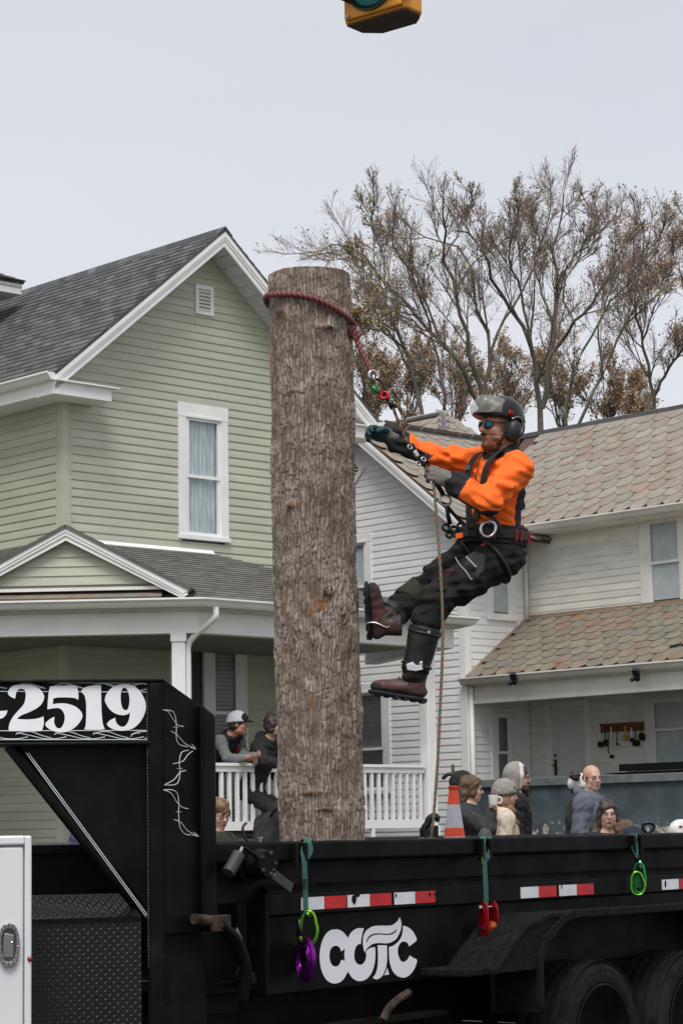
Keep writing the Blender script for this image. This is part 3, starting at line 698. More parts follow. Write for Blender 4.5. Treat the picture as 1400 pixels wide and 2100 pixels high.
# side wall of the gable wing
swall = MB(); swall.box(PWc-.14, PWc-.04, QW+.14, QI, .5, zg(PWc)-.1); swall = swall.build('side_wall', WHOUSE, wh, WO)
sw = (hp(995, 1180, PWc)[1], hp(1055, 1275, PWc)[1], hp(1055, 1275, PWc)[2], 5.75)
l2 = (hp(1003, 1455, PWc)[1], hp(1056, 1590, PWc)[1], 2.0, hp(1005, 1452, PWc)[2])
siding(swall, WO, WSIDE, 'p', PWc, 1, lambda z: (QW+.09, QI), 1.3, 5.9, .1, lip=.0095, holes=[(sw[0]+.05, sw[1]-.05, sw[2]+.02, sw[3]-.05), (l2[0]+.05, l2[1]-.05, l2[2]+.02, l2[3]-.05)])
window(wh, WO, 'p', PWc, 1, *sw, cas=.10, head=.12, inner='shade', meet=.55)
window(wh, WO, 'p', PWc, 1, *l2, cas=.11, head=.10, inner='none', m=WHITE2)
mb = MB(); fbox(mb, 'q', QW, -1, PWc-.1, PWc+.022, -.02, .022, .6, 5.95); fbox(mb, 'p', PWc, 1, QW-.02, QW+.1, -.02, .0225, .6, 5.95); mb.build('corner_board', WHITE, wh, WO)
mb = MB(); mb.tube([(PWc+.06, QI-.06, 5.75), (PWc+.06, QI-.06, 4.45)], .03, 8); mb.build('downspout', WHITE2, wh, WO, smooth=True)
mb = MB(); mb.tube([(PWc+.07, QW+.03, 3.5), (PWc+.07, QW+.03, 1.0)], .035, 8); mb.build('downspout', WHITE2, wh, WO, smooth=True)
# wing wall behind the blue porch
wwall = MB(); wwall.box(PWc-1.5, -14, QI+.04, QI+.14, .5, 5.9); wwall = wwall.build('wing_wall', WHOUSE, wh, WO)
ww = (hq(1310, 1060, QI)[0], hq(1310, 1060, QI)[0]+.86, 4.47, 5.74)
DX = (hq(1118, 1445, QI)[0], hq(1216, 1600, QI)[0]); DZ = 3.30
rw = (hq(1322, 1440, QI)[0], hq(1322, 1440, QI)[0]+1.1, 2.1, 3.30)
siding(wwall, WO, WSIDE2, 'q', QI, -1, lambda z: (PWc+.02, -14.2), 1.3, 5.75, .1, lip=.0105, holes=[(ww[0]+.05, ww[1]-.05, ww[2]+.02, ww[3]-.05), (DX[0]+.03, DX[1]-.03, 1.2, DZ-.03), (rw[0]+.05, rw[1]-.05, rw[2]+.02, rw[3]-.05)])
window(wh, WO, 'q', QI, -1, *ww, cas=.15, head=.05, inner='shade', m=WHITE2)
window(wh, WO, 'q', QI, -1, *rw, cas=.12, head=.08, inner='shade', m=WHITE2, meet=.62)
mb = MB(); fbox(mb, 'q', QI, -1, DX[0], DX[0]+.12, -.01, .035, 1.3, DZ); fbox(mb, 'q', QI, -1, DX[1]-.10, DX[1], -.01, .035, 1.3, DZ); fbox(mb, 'q', QI, -1, DX[0]+.12, DX[1]-.10, -.01, .035, DZ-.07, DZ)
dfr = mb.build('door_frame', WHITE2, wh, WO)
DM = mat('door_paint', (.62, .62, .60), .5, var=.05)
i0, i1 = DX[0]+.12, DX[1]-.10
mb = MB(); fbox(mb, 'q', QI, -1, i0, i1, -.02, .0, 1.3, DZ-.07)
t = .09
for (za, zb_) in ((1.45, 2.05), (2.2, DZ-.2)):
    fbox(mb, 'q', QI, -1, i0, i0+t, .0, .012, za, zb_); fbox(mb, 'q', QI, -1, i1-t, i1, .0, .012, za, zb_)
fbox(mb, 'q', QI, -1, i0, i1, .0, .0125, DZ-.2, DZ-.07); fbox(mb, 'q', QI, -1, i0, i1, .0, .0125, 2.05, 2.2); fbox(mb, 'q', QI, -1, i0, i1, .0, .0125, 1.3, 1.45)
for (za, zb_) in ((1.52, 1.98), (2.27, DZ-.27)): fbox(mb, 'q', QI, -1, i0+t+.05, i1-t-.05, .0, .008, za, zb_)
door = mb.build('door', DM, wh, WO)
mb = MB(); fbox(mb, 'q', QI, -1, i0+.035, i0+.075, .013, .03, 2.26, 2.48); fbox(mb, 'q', QI, -1, i0+.04, i0+.07, .013, .03, 2.52, 2.56); mb.tube([(i0+.055, QI-.03, 2.4), (i0+.055, QI-.06, 2.4), (i0+.02, QI-.065, 2.4)], .01, 6); mb.build('door_lock', mat('black_lock', (.015, .015, .015), .4), door, WO)
# gable wing roof
GE = PWc+.52; QG0 = QW-.30
gr = Plane([(GE, QG0, zg(GE)), (GE, QG0+8, zg(GE)), (GP, QG0+8, GZ), (GP, QG0, GZ)], (0, 1))
gl = Plane([(2*GP-GE, QG0, zg(GE)), (2*GP-GE, QG0+8, zg(GE)), (GP, QG0+8, GZ), (GP, QG0, GZ)], (0, 1))
UND = mat('roof_underlay', (.085, .052, .04), .9)
for pl, sd_ in ((gr, 3), (gl, 4)):
    dk = pl.deck(.05, 'gable_roof', UND, wh, WO); lay_slates(pl, .28, .20, SLATE, dk, WO, sd_, stuff=True, mg=-.09)
MB().prism([(GP-.1, QG0-.02, GZ-.045), (GP, QG0-.02, GZ+.045), (GP+.1, QG0-.02, GZ-.045), (GP, QG0-.02, GZ+.005)], (0, 8, 0)).build('ridge_cap', METAL, wh, WO)
for s in (-1, 1):
    pe2 = GP+s*(GE-GP)
    def rk(o0, o1, d0, d1, name, m): return MB().prism([(p, QG0-o0, z) for p, z in [(GP, GZ-d0), (pe2, zg(pe2)-d0), (pe2, zg(pe2)-d1), (GP, GZ-d1)]], (0, -(o1-o0), 0)).build(name, m, wh, WO)
    rk(-.03, .0, .052, .20, 'rake_board', WHITE); rk(.0, .02, .03, .09, 'rake_moulding', WHITE); rk(.0, .012, .09, .13, 'rake_moulding', WHITE2)
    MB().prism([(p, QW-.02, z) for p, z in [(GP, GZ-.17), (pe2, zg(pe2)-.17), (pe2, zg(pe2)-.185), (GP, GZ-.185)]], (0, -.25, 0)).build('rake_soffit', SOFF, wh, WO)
MB().sweep(GUT, [(GE, QG0, zg(GE)-.12), (GE, QG0+1.0, zg(GE)-.12)]).build('gutter', WHITE2, wh, WO)
# wing roof with slates
RQ, RZ, EQ, EZ = 26.6, 7.68, QI-.35, 5.83
wr = Plane([(PWc-1.2, EQ, EZ), (-14, EQ, EZ), (-14, RQ, RZ), (PWc-1.2-0.6, RQ, RZ)], (0, 1))
dk = wr.deck(.05, 'wing_roof', UND, wh, WO)
wr1 = Plane([(PWc-.6, EQ, EZ), (-18.0, EQ, EZ), (-19.6, RQ, RZ), (PWc-1.6, RQ, RZ)], (0, 1))
n1 = lay_slates(wr1, .295, .252, SLATE, dk, WO, 11, mg=.0)
wr2 = Plane([(-18.0, EQ, EZ), (-14.1, EQ, EZ), (-14.1, RQ, RZ), (-19.6, RQ, RZ)], (0, 1)); lay_slates(wr2, .295, .252, SLATE, dk, WO, 12, stuff=True, mg=-.05)
MB().box(PWc-2, -14, RQ-.06, RQ+.1, RZ-.02, RZ+.05).build('ridge_cap', METAL, wh, WO)
MB().prism([(PWc-2, RQ+.05, RZ), (PWc-2, RQ+2.6, EZ), (PWc-2, RQ+2.6, EZ-.1), (PWc-2, RQ+.05, RZ-.1)], (10, 0, 0)).build('rear_roof', UND, wh, WO)
MB().sweep(GUT, [(PWc+.42, EQ, EZ-.10), (-14, EQ, EZ-.10)]).build('gutter', WHITE2, wh, WO)
mb = MB(); mb.box(PWc+.3, -14, EQ+.0, EQ+.03, EZ-.125, EZ-.05); mb.box(PWc+.03, -14, EQ+.03, QI-.02, EZ-.125, EZ-.105); mb.build('eave_soffit', WHITE2, wh, WO)
# rear hipped roof
hx = (-27.1, 28.0, 8.66)
for poly, sd_ in (([(-24.9, 25.8, 6.5), (-24.9, 30.2, 6.5), hx], 21), ([(-33, 25.8, 6.5), (-24.9, 25.8, 6.5), hx, (-33, 28.0, 8.66)], 22)):
    pl = Plane(poly, (0, 1)); dk = pl.deck(.05, 'rear_hip_roof', UND, wh, WO); lay_slates(pl, .28, .22, SLATE, dk, WO, sd_, stuff=True, mg=.03)
mb = MB(); mb.bar(Vector(hx)+Vector((0, 0, .02)), (-24.9, 25.8, 6.53), .16, .05); mb.bar(Vector(hx)+Vector((0, 0, .02)), (-33, 28, 8.68), .16, .05); mb.build('hip_cap', METAL, wh, WO)
# porch roof with slates
PQ, PZE, PZT = QW-.02, 3.63, 4.53
po = Plane([(PWc+.02, PQ, PZE), (-14, PQ, PZE), (-14, QI-.01, PZT), (PWc+.02, QI-.01, PZT)], (0, 1))
dk = po.deck(.05, 'porch_roof', UND, wh, WO)
po1 = Plane([(PWc+.02, PQ, PZE), (-17.6, PQ, PZE), (-18.4, QI-.01, PZT), (PWc+.02, QI-.01, PZT)], (0, 1))
n2 = lay_slates(po1, .275, .19, SLATEP, dk, WO, 31, mg=.0, skip=((1, 13),))
po2 = Plane([(-17.6, PQ, PZE), (-14.1, PQ, PZE), (-14.1, QI-.01, PZT), (-18.4, QI-.01, PZT)], (0, 1)); lay_slates(po2, .275, .19, SLATEP, dk, WO, 32, stuff=True, mg=-.05)
print('slates', n1, n2)
mb = MB(); mb.bar((PWc+.03, PQ, PZE+.015), (PWc+.03, QI, PZT+.015), .05, .03); mb.bar((PWc, QI-.02, PZT+.02), (-14, QI-.02, PZT+.02), .05, .04); mb.build('porch_flashing', mat('rust_flashing', (.30, .19, .12), .7), wh, WO)
MB().sweep(GUT, [(PWc-.03, PQ-.0, PZE-.10), (-14, PQ, PZE-.10)]).build('porch_gutter', WHITE2, wh, WO)
mb = MB(); mb.box(PWc+.1, -14, PQ+.08, PQ+.22, PZE-.37, PZE-.10); mb.box(PWc+.1, -14, PQ+.07, PQ+.08, PZE-.37, PZE-.33); mb.box(PWc+.1, -14, PQ+.0, PQ+.08, PZE-.12, PZE-.10)
mb.build('porch_beam', WHITE2, wh, WO)
MB().box(PWc+.03, -14, PQ+.22, QI-.02, PZE-.16, PZE-.13).build('porch_ceiling', mat('darkened_porch_ceiling2', (.36, .36, .34), .7), wh, WO)
MB().box(PWc+.03, -14, QW-.1, QI, 1.15, 1.27).build('porch_floor', mat('porch_floor_wood', (.16, .15, .14), .8), wh, WO)
MB().box(-14.2, -14.05, PQ+.08, PQ+.22, 1.27, PZE-.37).build('porch_post', WHITE2, wh, WO)
# blue parapet with flaking paint
m = bpy.data.materials.new('flaking_blue_paint'); m.use_nodes = True; nt = m.node_tree; b = nt.nodes['Principled BSDF']; L = nt.links.new
b.inputs['Roughness'].default_value = .7
t_ = nt.nodes.new('ShaderNodeTexCoord'); sx = nt.nodes.new('ShaderNodeSeparateXYZ'); L(t_.outputs['Object'], sx.inputs[0])
n = nt.nodes.new('ShaderNodeTexNoise'); n.inputs['Scale'].default_value = 9; n.inputs['Detail'].default_value = 9; n.inputs['Roughness'].default_value = .72; L(t_.outputs['Object'], n.inputs['Vector'])
mr = nt.nodes.new('ShaderNodeMapRange'); mr.inputs['From Min'].default_value = .74; mr.inputs['From Max'].default_value = 1.1; mr.inputs['To Min'].default_value = .20; mr.inputs['To Max'].default_value = -.09
L(sx.outputs[2], mr.inputs[0]); ad = nt.nodes.new('ShaderNodeMath'); ad.operation = 'ADD'; L(n.outputs['Fac'], ad.inputs[0]); L(mr.outputs[0], ad.inputs[1])
r = nt.nodes.new('ShaderNodeValToRGB'); r.color_ramp.elements[0].position = .60; r.color_ramp.elements[1].position = .63; L(ad.outputs[0], r.inputs[0])
n5 = nt.nodes.new('ShaderNodeTexNoise'); n5.inputs['Scale'].default_value = 3.5; n5.inputs['Detail'].default_value = 6; L(t_.outputs['Object'], n5.inputs['Vector'])
r5 = nt.nodes.new('ShaderNodeValToRGB'); r5.color_ramp.elements[0].position = .35; r5.color_ramp.elements[0].color = (.050, .068, .082, 1); r5.color_ramp.elements[1].position = .68; r5.color_ramp.elements[1].color = (.085, .118, .135, 1); L(n5.outputs['Fac'], r5.inputs[0])
mx = nt.nodes.new('ShaderNodeMix'); mx.data_type = 'RGBA'; L(r.outputs[0], mx.inputs['Factor']); L(r5.outputs[0], mx.inputs['A']); mx.inputs['B'].default_value = (.50, .47, .38, 1); L(mx.outputs['Result'], b.inputs['Base Color'])
bp = nt.nodes.new('ShaderNodeBump'); bp.inputs['Strength'].default_value = .6; bp.inputs['Distance'].default_value = .008; L(n.outputs['Fac'], bp.inputs['Height']); L(bp.outputs[0], b.inputs['Normal'])
FLAKE = m
mb = MB(); mb.box(PWc+.15, -14, QW-.16, QW-.02, .4, 2.08); bw = mb.build('porch_wall', FLAKE, wh, WO)
MB().box(PWc+.1, -14, QW-.20, QW+.02, 2.081, 2.19).build('coping', mat('coping_grey', (.15, .165, .175), .75, var=.25, vs=5, bump=.4, bs=30), bw, WO, bevel=.008)
# ------------------------------------------------------------------ trees
def tubes_np(ch, rad, n):
    # ch (N,m,3), rad (N,m): returns vertices and quads of N tapered tubes
    ch = np.asarray(ch, float); rad = np.asarray(rad, float); N, m, _ = ch.shape
    t = np.empty_like(ch); t[:, 1:-1] = ch[:, 2:]-ch[:, :-2]; t[:, 0] = ch[:, 1]-ch[:, 0]; t[:, -1] = ch[:, -1]-ch[:, -2]
    t /= np.linalg.norm(t, axis=2, keepdims=True)+1e-9
    ref = np.where(np.abs(t[..., 2:3]) > .9, np.array([1., 0, 0]), np.array([0, 0, 1.]))
    x = np.cross(t, ref); x /= np.linalg.norm(x, axis=2, keepdims=True)+1e-9; y = np.cross(t, x)
    a = np.arange(n)*2*np.pi/n
    v = ch[:, :, None]+rad[:, :, None, None]*(x[:, :, None]*np.cos(a)[None, None, :, None]+y[:, :, None]*np.sin(a)[None, None, :, None])
    idx = np.arange(N*m*n).reshape(N, m, n)
    a0 = idx[:, :-1]; a1 = np.roll(idx, -1, 2)[:, :-1]; b1 = np.roll(idx, -1, 2)[:, 1:]; b0 = idx[:, 1:]
    return v.reshape(-1, 3), np.stack([a0, a1, b1, b0], -1).reshape(-1, 4)
def np_mesh(name, parts, m, parent, smooth=True, base=(0, 0, 0)):
    V = []; Fq = []; k = 0
    for v, f in parts: V.append(v); Fq.append(f+k); k += len(v)
    V = np.concatenate(V)-np.array(base); Fq = np.concatenate(Fq); nv = Fq.shape[1]
    me = bpy.data.meshes.new(name); me.vertices.add(len(V)); me.vertices.foreach_set('co', V.ravel())
    me.loops.add(Fq.size); me.loops.foreach_set('vertex_index', Fq.ravel().astype(np.int32))
    me.polygons.add(len(Fq)); me.polygons.foreach_set('loop_start', np.arange(0, Fq.size, nv, dtype=np.int32)); me.update(calc_edges=True); me.validate()
    if smooth: me.shade_smooth()
    for q in (m if isinstance(m, (list, tuple)) else [m]): me.materials.append(q)
    return link(name, me, parent)
BARK = mat('tree_bark_far', (.105, .094, .068), .95, var=.3, vs=3, bump=.6, bs=25, c2=(.15, .14, .10))
TWIG = mat('twig_bark', (.23, .185, .155), .95, var=.3, vs=4)
def leaf_material(name, cols):
    m = bpy.data.materials.new(name); m.use_nodes = True; nt = m.node_tree; b = nt.nodes['Principled BSDF']; L = nt.links.new
    b.inputs['Roughness'].default_value = .8
    ge = nt.nodes.new('ShaderNodeNewGeometry'); r = nt.nodes.new('ShaderNodeValToRGB')
    while len(r.color_ramp.elements) < len(cols): r.color_ramp.elements.new(.5)
    for i, c in enumerate(cols): r.color_ramp.elements[i].position = i/(len(cols)-1); r.color_ramp.elements[i].color = (*c, 1)
    L(ge.outputs['Random Per Island'], r.inputs[0]); L(r.outputs[0], b.inputs['Base Color'])
    return m
LEAF = leaf_material('dry_brown_leaves', [(.29, .19, .125), (.40, .25, .135), (.26, .175, .12), (.46, .31, .15), (.33, .21, .135), (.36, .29, .16)])
LEAFY = leaf_material('yellowing_leaves', [(.34, .24, .07), (.25, .20, .07), (.30, .18, .07), (.20, .17, .07), (.38, .28, .08)])
NR = np.random.default_rng(5)
def resample(P, m):
    P = np.asarray(P, float); d = np.concatenate([[0], np.cumsum(np.linalg.norm(np.diff(P, axis=0), axis=1))]); t = np.linspace(0, d[-1], m)
    return np.stack([np.interp(t, d, P[:, i]) for i in range(3)], 1)
def chain_from(p0, d, L, m, wob, up):
    # vectorised: p0 (N,3), d (N,3), L (N,)
    N = len(p0); out = np.empty((N, m, 3)); out[:, 0] = p0; d = d/np.linalg.norm(d, axis=1, keepdims=True)
    for i in range(1, m):
        d = d+NR.normal(0, wob, (N, 3)); d[:, 2] += up; d /= np.linalg.norm(d, axis=1, keepdims=True)
        out[:, i] = out[:, i-1]+d*(L/(m-1))[:, None]
    return out
def spawn(ch, rad, per, lenf, spread, t0, t1, rf, m, wob, up):
    N, mm, _ = ch.shape; Ls = np.linalg.norm(np.diff(ch, axis=1), axis=2).sum(1)
    ii = np.repeat(np.arange(N), per); t = NR.uniform(t0, t1, len(ii))*(mm-1); k = np.minimum(t.astype(int), mm-2); f = (t-k)[:, None]
    p = ch[ii, k]*(1-f)+ch[ii, k+1]*f; r_ = rad[ii, k]*(1-f[:, 0])+rad[ii, k+1]*f[:, 0]
    d = ch[ii, k+1]-ch[ii, k]; d /= np.linalg.norm(d, axis=1, keepdims=True)+1e-9
    rnd = NR.normal(0, 1, d.shape); rnd -= d*(rnd*d).sum(1, keepdims=True); rnd /= np.linalg.norm(rnd, axis=1, keepdims=True)+1e-9
    dd = d+rnd*spread[0]+rnd*NR.uniform(0, spread[1]-spread[0], (len(ii), 1)); dd[:, 2] += .12
    L = Ls[ii]*NR.uniform(*lenf, len(ii))*(1.15-.6*t/(mm-1))
    c = chain_from(p, dd, L, m, wob, up); r0 = np.minimum(r_*NR.uniform(*rf, len(ii)), .06)
    return c, r0[:, None]*np.linspace(1, .3, m)[None, :]
def make_tree(name, limbs, Y, base_px, r_base, label, group, leaf=LEAF, nleaf=3000, leaf_low=0.0, per=(12, 8, 8), seed=1, leaf_size=.029):
    global NR
    NR = np.random.default_rng(seed); rg = random.Random(seed)
    b = at(base_px[0], base_px[1], Y); base = Vector((b.x, b.y, .6))
    root = empty(name, base, 0, label, 'tree', group)
    parts = []; allc = []; allr = []
    top = Vector((b.x, b.y, b.z))
    tr = resample([base-Vector((0, 0, .3)), base+Vector((.05, 0, 1.5)), top], 8)[None]
    parts.append(tubes_np(tr, np.linspace(r_base*.95, r_base*.45, 8)[None], 10))
    for li, (pts, r0) in enumerate(limbs):
        r0 = r0*.38
        if pts[0][1] > 840: pts = [base_px]+list(pts)
        y = Y; P = []; P.append(np.array(at(*pts[0], Y))); dy = rg.uniform(-.12, .12)
        for (px, py) in pts[1:]:
            y += rg.uniform(-.35, .35)+dy*3; P.append(np.array(at(px, py, y)))
        P = [np.array(v) for v in spline([Vector(p) for p in P], 4)]
        c = resample(P, 14); c[1:-1] += NR.normal(0, .02, (12, 3)); rr = np.linspace(r0, r0*.22, 14)
        parts.append(tubes_np(c[None], rr[None], 7)); allc.append(c); allr.append(rr)
        # leafy leader beyond the traced limb
    A = np.stack(allc); Ar = np.stack(allr)
    c1, r1 = spawn(A, Ar, per[0], (.16, .38), (.4, .95), .22, 1.0, (.35, .6), 7, .08, .07)
    c2, r2 = spawn(c1, r1, per[1], (.32, .7), (.4, 1.0), .15, 1.0, (.4, .65), 6, .11, .07)
    c3, r3 = spawn(c2, r2, per[2], (.35, .85), (.4, 1.1), .15, 1.0, (.5, .8), 5, .13, .06)
    r1 = np.maximum(r1, .0085); r2 = np.maximum(r2, .005); r3 = np.maximum(r3, .0030)
    tk = np_mesh('trunk', parts+[tubes_np(c1, r1, 5)], BARK, root, base=base)
    np_mesh('crown', [tubes_np(c2, r2, 4), tubes_np(c3, r3, 3)], TWIG, root, base=base)
    if nleaf:
        ends = np.concatenate([c3[:, -1], c3[:, 2], c2[:, -1]]); zz = ends[:, 2]; lo, hi = zz.min(), zz.max()
        pr = 1-leaf_low*(zz-lo)/(hi-lo); cl = np.sin(ends[:, 0]*1.3+seed)*np.sin(ends[:, 2]*1.1+ends[:, 1])*.15+.8; pr = np.clip(pr, .05, 1)*np.clip(cl, .3, 1); pr /= pr.sum()
        pick = NR.choice(len(ends), nleaf, p=pr); c = ends[pick]+NR.normal(0, .05, (nleaf, 3))
        u = NR.normal(0, 1, (nleaf, 3)); u /= np.linalg.norm(u, axis=1, keepdims=True); w = np.cross(u, NR.normal(0, 1, (nleaf, 3))); w /= np.linalg.norm(w, axis=1, keepdims=True); nn = np.cross(u, w)
        s = leaf_size*NR.uniform(.6, 1.3, (nleaf, 1))
        v = np.stack([c-u*s, c+w*s*.55+nn*s*.2, c+u*s, c-w*s*.55+nn*s*.2], 1).reshape(-1, 3)
        np_mesh('leaves', [(v, np.arange(nleaf*4).reshape(-1, 4))], leaf, root, smooth=False, base=base)
    return root
def z6(*pts): return [(620+x/1.795, 280+y/1.795+max(0, 560-280-y/1.795)*.23) for x, y in pts]
TG = 'leaf-dropping trees behind the houses'
make_tree('bare_tree', [(z6((660, 1000), (640, 880), (590, 700), (550, 520), (510, 440), (530, 330), (515, 190), (520, 60)), .15),
    (z6((660, 1000), (580, 830), (470, 720), (380, 610), (300, 530), (245, 440), (140, 350), (70, 400)), .15),
    (z6((600, 850), (500, 740), (440, 560), (390, 420), (300, 300), (250, 190)), .10),
    (z6((660, 980), (690, 750), (640, 640), (620, 500), (570, 380), (450, 330), (350, 230)), .11),
    (z6((690, 900), (700, 760), (780, 620), (850, 480), (870, 380), (900, 240), (920, 130)), .10),
    (z6((510, 440), (600, 260), (620, 130), (570, 90)), .06),
    (z6((560, 560), (660, 420), (760, 330), (800, 200)), .06),
    (z6((300, 530), (290, 380), (250, 250), (230, 150)), .05), (z6((470, 720), (350, 650), (280, 600), (210, 560)), .05)], 46, (988, 905), .24,
    'tall bare tree with the highest branches, right behind the climber', TG, nleaf=2000, leaf_low=.85, seed=3)
make_tree('bare_tree', [(z6((880, 1060), (840, 780), (770, 640), (690, 520), (680, 430), (620, 330), (560, 300)), .17),
    (z6((880, 1000), (920, 780), (930, 640), (925, 480), (920, 400), (950, 260), (960, 120)), .16),
    (z6((925, 790), (1000, 690), (1100, 560), (1150, 450), (1200, 330), (1270, 250)), .10),
    (z6((870, 900), (830, 720), (800, 560), (760, 420), (780, 250), (800, 160)), .10),
    (z6((925, 560), (1000, 430), (1060, 300), (1050, 160), (1020, 90)), .07),
    (z6((920, 680), (860, 520), (850, 330), (830, 180)), .07),
    (z6((1000, 690), (960, 560), (1040, 420), (1120, 270), (1170, 230)), .06)], 44, (1108, 915), .26,
    'bare grey-brown tree with the thickest trunk, right of the climber\'s helmet', TG, nleaf=2000, leaf_low=.8, seed=8)
make_tree('bare_tree', [(z6((960, 1060), (990, 880), (1070, 720), (1130, 610), (1250, 480), (1310, 380), (1320, 300)), .10),
    (z6((1010, 1060), (1100, 880), (1170, 720), (1240, 640), (1380, 520), (1460, 420)), .11),
    (z6((1100, 880), (1090, 720), (1130, 560), (1180, 430), (1220, 300)), .07), (z6((1170, 720), (1250, 580), (1300, 450), (1380, 330)), .06)], 48, (1165, 905), .17,
    'thin many-stemmed tree above the slate roof ridge, still holding brown leaves', TG, nleaf=3200, leaf_low=.7, seed=13)
make_tree('bare_tree', [(z6((1290, 1030), (1280, 900), (1250, 750), (1220, 600), (1240, 480), (1250, 380), (1255, 250)), .10),
    (z6((1290, 960), (1360, 830), (1420, 740), (1500, 640)), .09), (z6((1250, 750), (1300, 620), (1340, 480), (1400, 350)), .06),
    (z6((1400, 780), (1420, 600), (1400, 400), (1410, 250)), .07)], 40, (1338, 885), .13,
    'slender forked tree at the right edge above the slate roof', TG, nleaf=1500, leaf_low=.4, seed=21)
make_tree('bare_tree', [(z6((440, 1030), (380, 780), (330, 690), (290, 560), (265, 490), (200, 430), (130, 360)), .13),
    (z6((380, 780), (300, 720), (230, 700), (190, 640)), .05), (z6((520, 1030), (510, 880), (450, 640), (400, 500), (340, 400), (330, 280)), .10),
    (z6((330, 690), (270, 620), (220, 520), (180, 400)), .05), (z6((240, 1040), (230, 900), (200, 800), (210, 700)), .06)], 43, (866, 915), .18,
    'leaning tree with yellow leaves just right of the cut trunk', TG, leaf=LEAFY, nleaf=3600, leaf_low=.55, seed=34)
# a lower belt of brown-leaved saplings far behind the roofs, each one a tree of its own
for i, (px, top, sp, lab) in enumerate([(760, 700, 60, 'low brown thicket tree next to the cut trunk'), (835, 690, 70, 'low brown thicket tree above the small hip roof'), (930, 700, 70, 'low brown thicket tree behind the climber\'s raised arm'),
        (1050, 690, 70, 'low brown thicket tree directly above the helmet'), (1150, 690, 70, 'low orange-brown thicket tree over the left end of the slate ridge'), (1240, 720, 70, 'low orange-brown thicket tree over the middle of the slate ridge'), (1310, 760, 45, 'smallest brown thicket tree over the slate ridge')]):
    rg = random.Random(i); L_ = []
    for k in range(7):
        e = rg.uniform(-1, 1); h = top+abs(e)*50+rg.uniform(0, 30)
        L_.append(([(px, 900), (px+e*sp*.3, lerp(900, h, .4)), (px+e*sp*.7, lerp(900, h, .75)), (px+e*sp, h)], .06))
    make_tree('thicket_tree', L_, 56+i % 3, (px, 905), .12, lab, 'low thicket trees behind the roofs', nleaf=2400, leaf_low=.2, per=(10, 8, 6), seed=50+i, leaf_size=.040)
# ------------------------------------------------------------------ the black dump trailer (gooseneck to the left, wheels to the right)
TT = R(38); TA = Vector((math.sin(TT), math.cos(TT), 0)); TB = Vector((-math.cos(TT), math.sin(TT), 0)); T0 = Vector((-.118, 11.0, 0))
def ht(x, y, d=0.0):
    dd = ray(x, y); P = CAM+dd*((T0.dot(TB)+d-CAM.dot(TB))/dd.dot(TB))-T0; return Vector((P.dot(TA), d, P.z))
def tworld(s, d, z): return T0+TA*s+TB*d+Vector((0, 0, z))
BLK = mat('black_trailer_paint', (.0038, .0039, .0042), .40, var=.35, vs=5, bump=.10, bs=30, c2=(.0075, .0070, .0066), spec=.10)
BLKR = mat('rough_black_liner', (.007, .007, .0073), .7, var=.3, vs=25, bump=.9, bs=220, dist=.004, c2=(.012, .012, .012), spec=.12)
RUST = mat('rusty_steel', (.030, .020, .015), .75, .3, var=.5, vs=18, c2=(.085, .050, .034), bump=.5, bs=60)
RUBBER = mat('tyre_rubber', (.008, .008, .008), .8, var=.25, vs=20, bump=.3, bs=90, c2=(.015, .0145, .0135), spec=.15)
DECALW = mat('white_vinyl_lettering', (.74, .76, .78), .5, var=.05, vs=4)
PIN = mat('silver_pinstripe', (.55, .60, .62), .45)
REDT = mat('red_reflective_tape', (.50, .012, .016), .4, var=.15, vs=8)
WHT = mat('white_reflective_tape', (.66, .68, .70), .4, var=.10, vs=10)
STEEL = mat('bright_steel', (.45, .45, .46), .28, 1.0, var=.15)
# road dust and scuffs in patches over the black paint
for M_, dcol, lo_ in ((BLK, (.026, .023, .020), .56), (BLKR, (.028, .026, .023), .54), (RUBBER, (.042, .038, .033), .50)):
    nt = M_.node_tree; b = nt.nodes['Principled BSDF']; L = nt.links.new; src = b.inputs['Base Color'].links[0].from_socket
    t_ = nt.nodes.new('ShaderNodeTexCoord'); n = nt.nodes.new('ShaderNodeTexNoise'); n.inputs['Scale'].default_value = 3.1; n.inputs['Detail'].default_value = 10; n.inputs['Roughness'].default_value = .7; L(t_.outputs['Object'], n.inputs['Vector'])
    r = nt.nodes.new('ShaderNodeMapRange'); r.inputs['From Min'].default_value = lo_; r.inputs['From Max'].default_value = .80; r.inputs['To Max'].default_value = .75; L(n.outputs['Fac'], r.inputs['Value'])
    mx = nt.nodes.new('ShaderNodeMix'); mx.data_type = 'RGBA'; L(r.outputs[0], mx.inputs['Factor']); L(src, mx.inputs['A']); mx.inputs['B'].default_value = (*dcol, 1); L(mx.outputs['Result'], b.inputs['Base Color'])
    r2 = nt.nodes.new('ShaderNodeMapRange'); r2.inputs['From Min'].default_value = .35; r2.inputs['From Max'].default_value = .7; r2.inputs['To Min'].default_value = b.inputs['Roughness'].default_value-.08; r2.inputs['To Max'].default_value = min(1, b.inputs['Roughness'].default_value+.25); L(n.outputs['Fac'], r2.inputs['Value']); L(r2.outputs[0], b.inputs['Roughness'])
tr = empty('dump_trailer', T0, R(90)-TT, 'black gooseneck dump trailer with phone number and white letter logo', 'trailer')
TMI = (Matrix.Translation(T0) @ Matrix.Rotation(R(90)-TT, 4, 'Z')).inverted()
def TBX(name, boxes, m=None, parent=None, bevel=.006):
    mb = MB()
    for b in boxes: mb.box(*b)
    return mb.build(name, m or BLK, parent or tr, bevel=bevel)
LEN = 5.6
TBX('lower_side_panel', [(-.40, LEN, .03, .06, .775, 1.135)])
side = TBX('side_rail', [(-.40, LEN, .0, .10, 1.136, 1.236)])
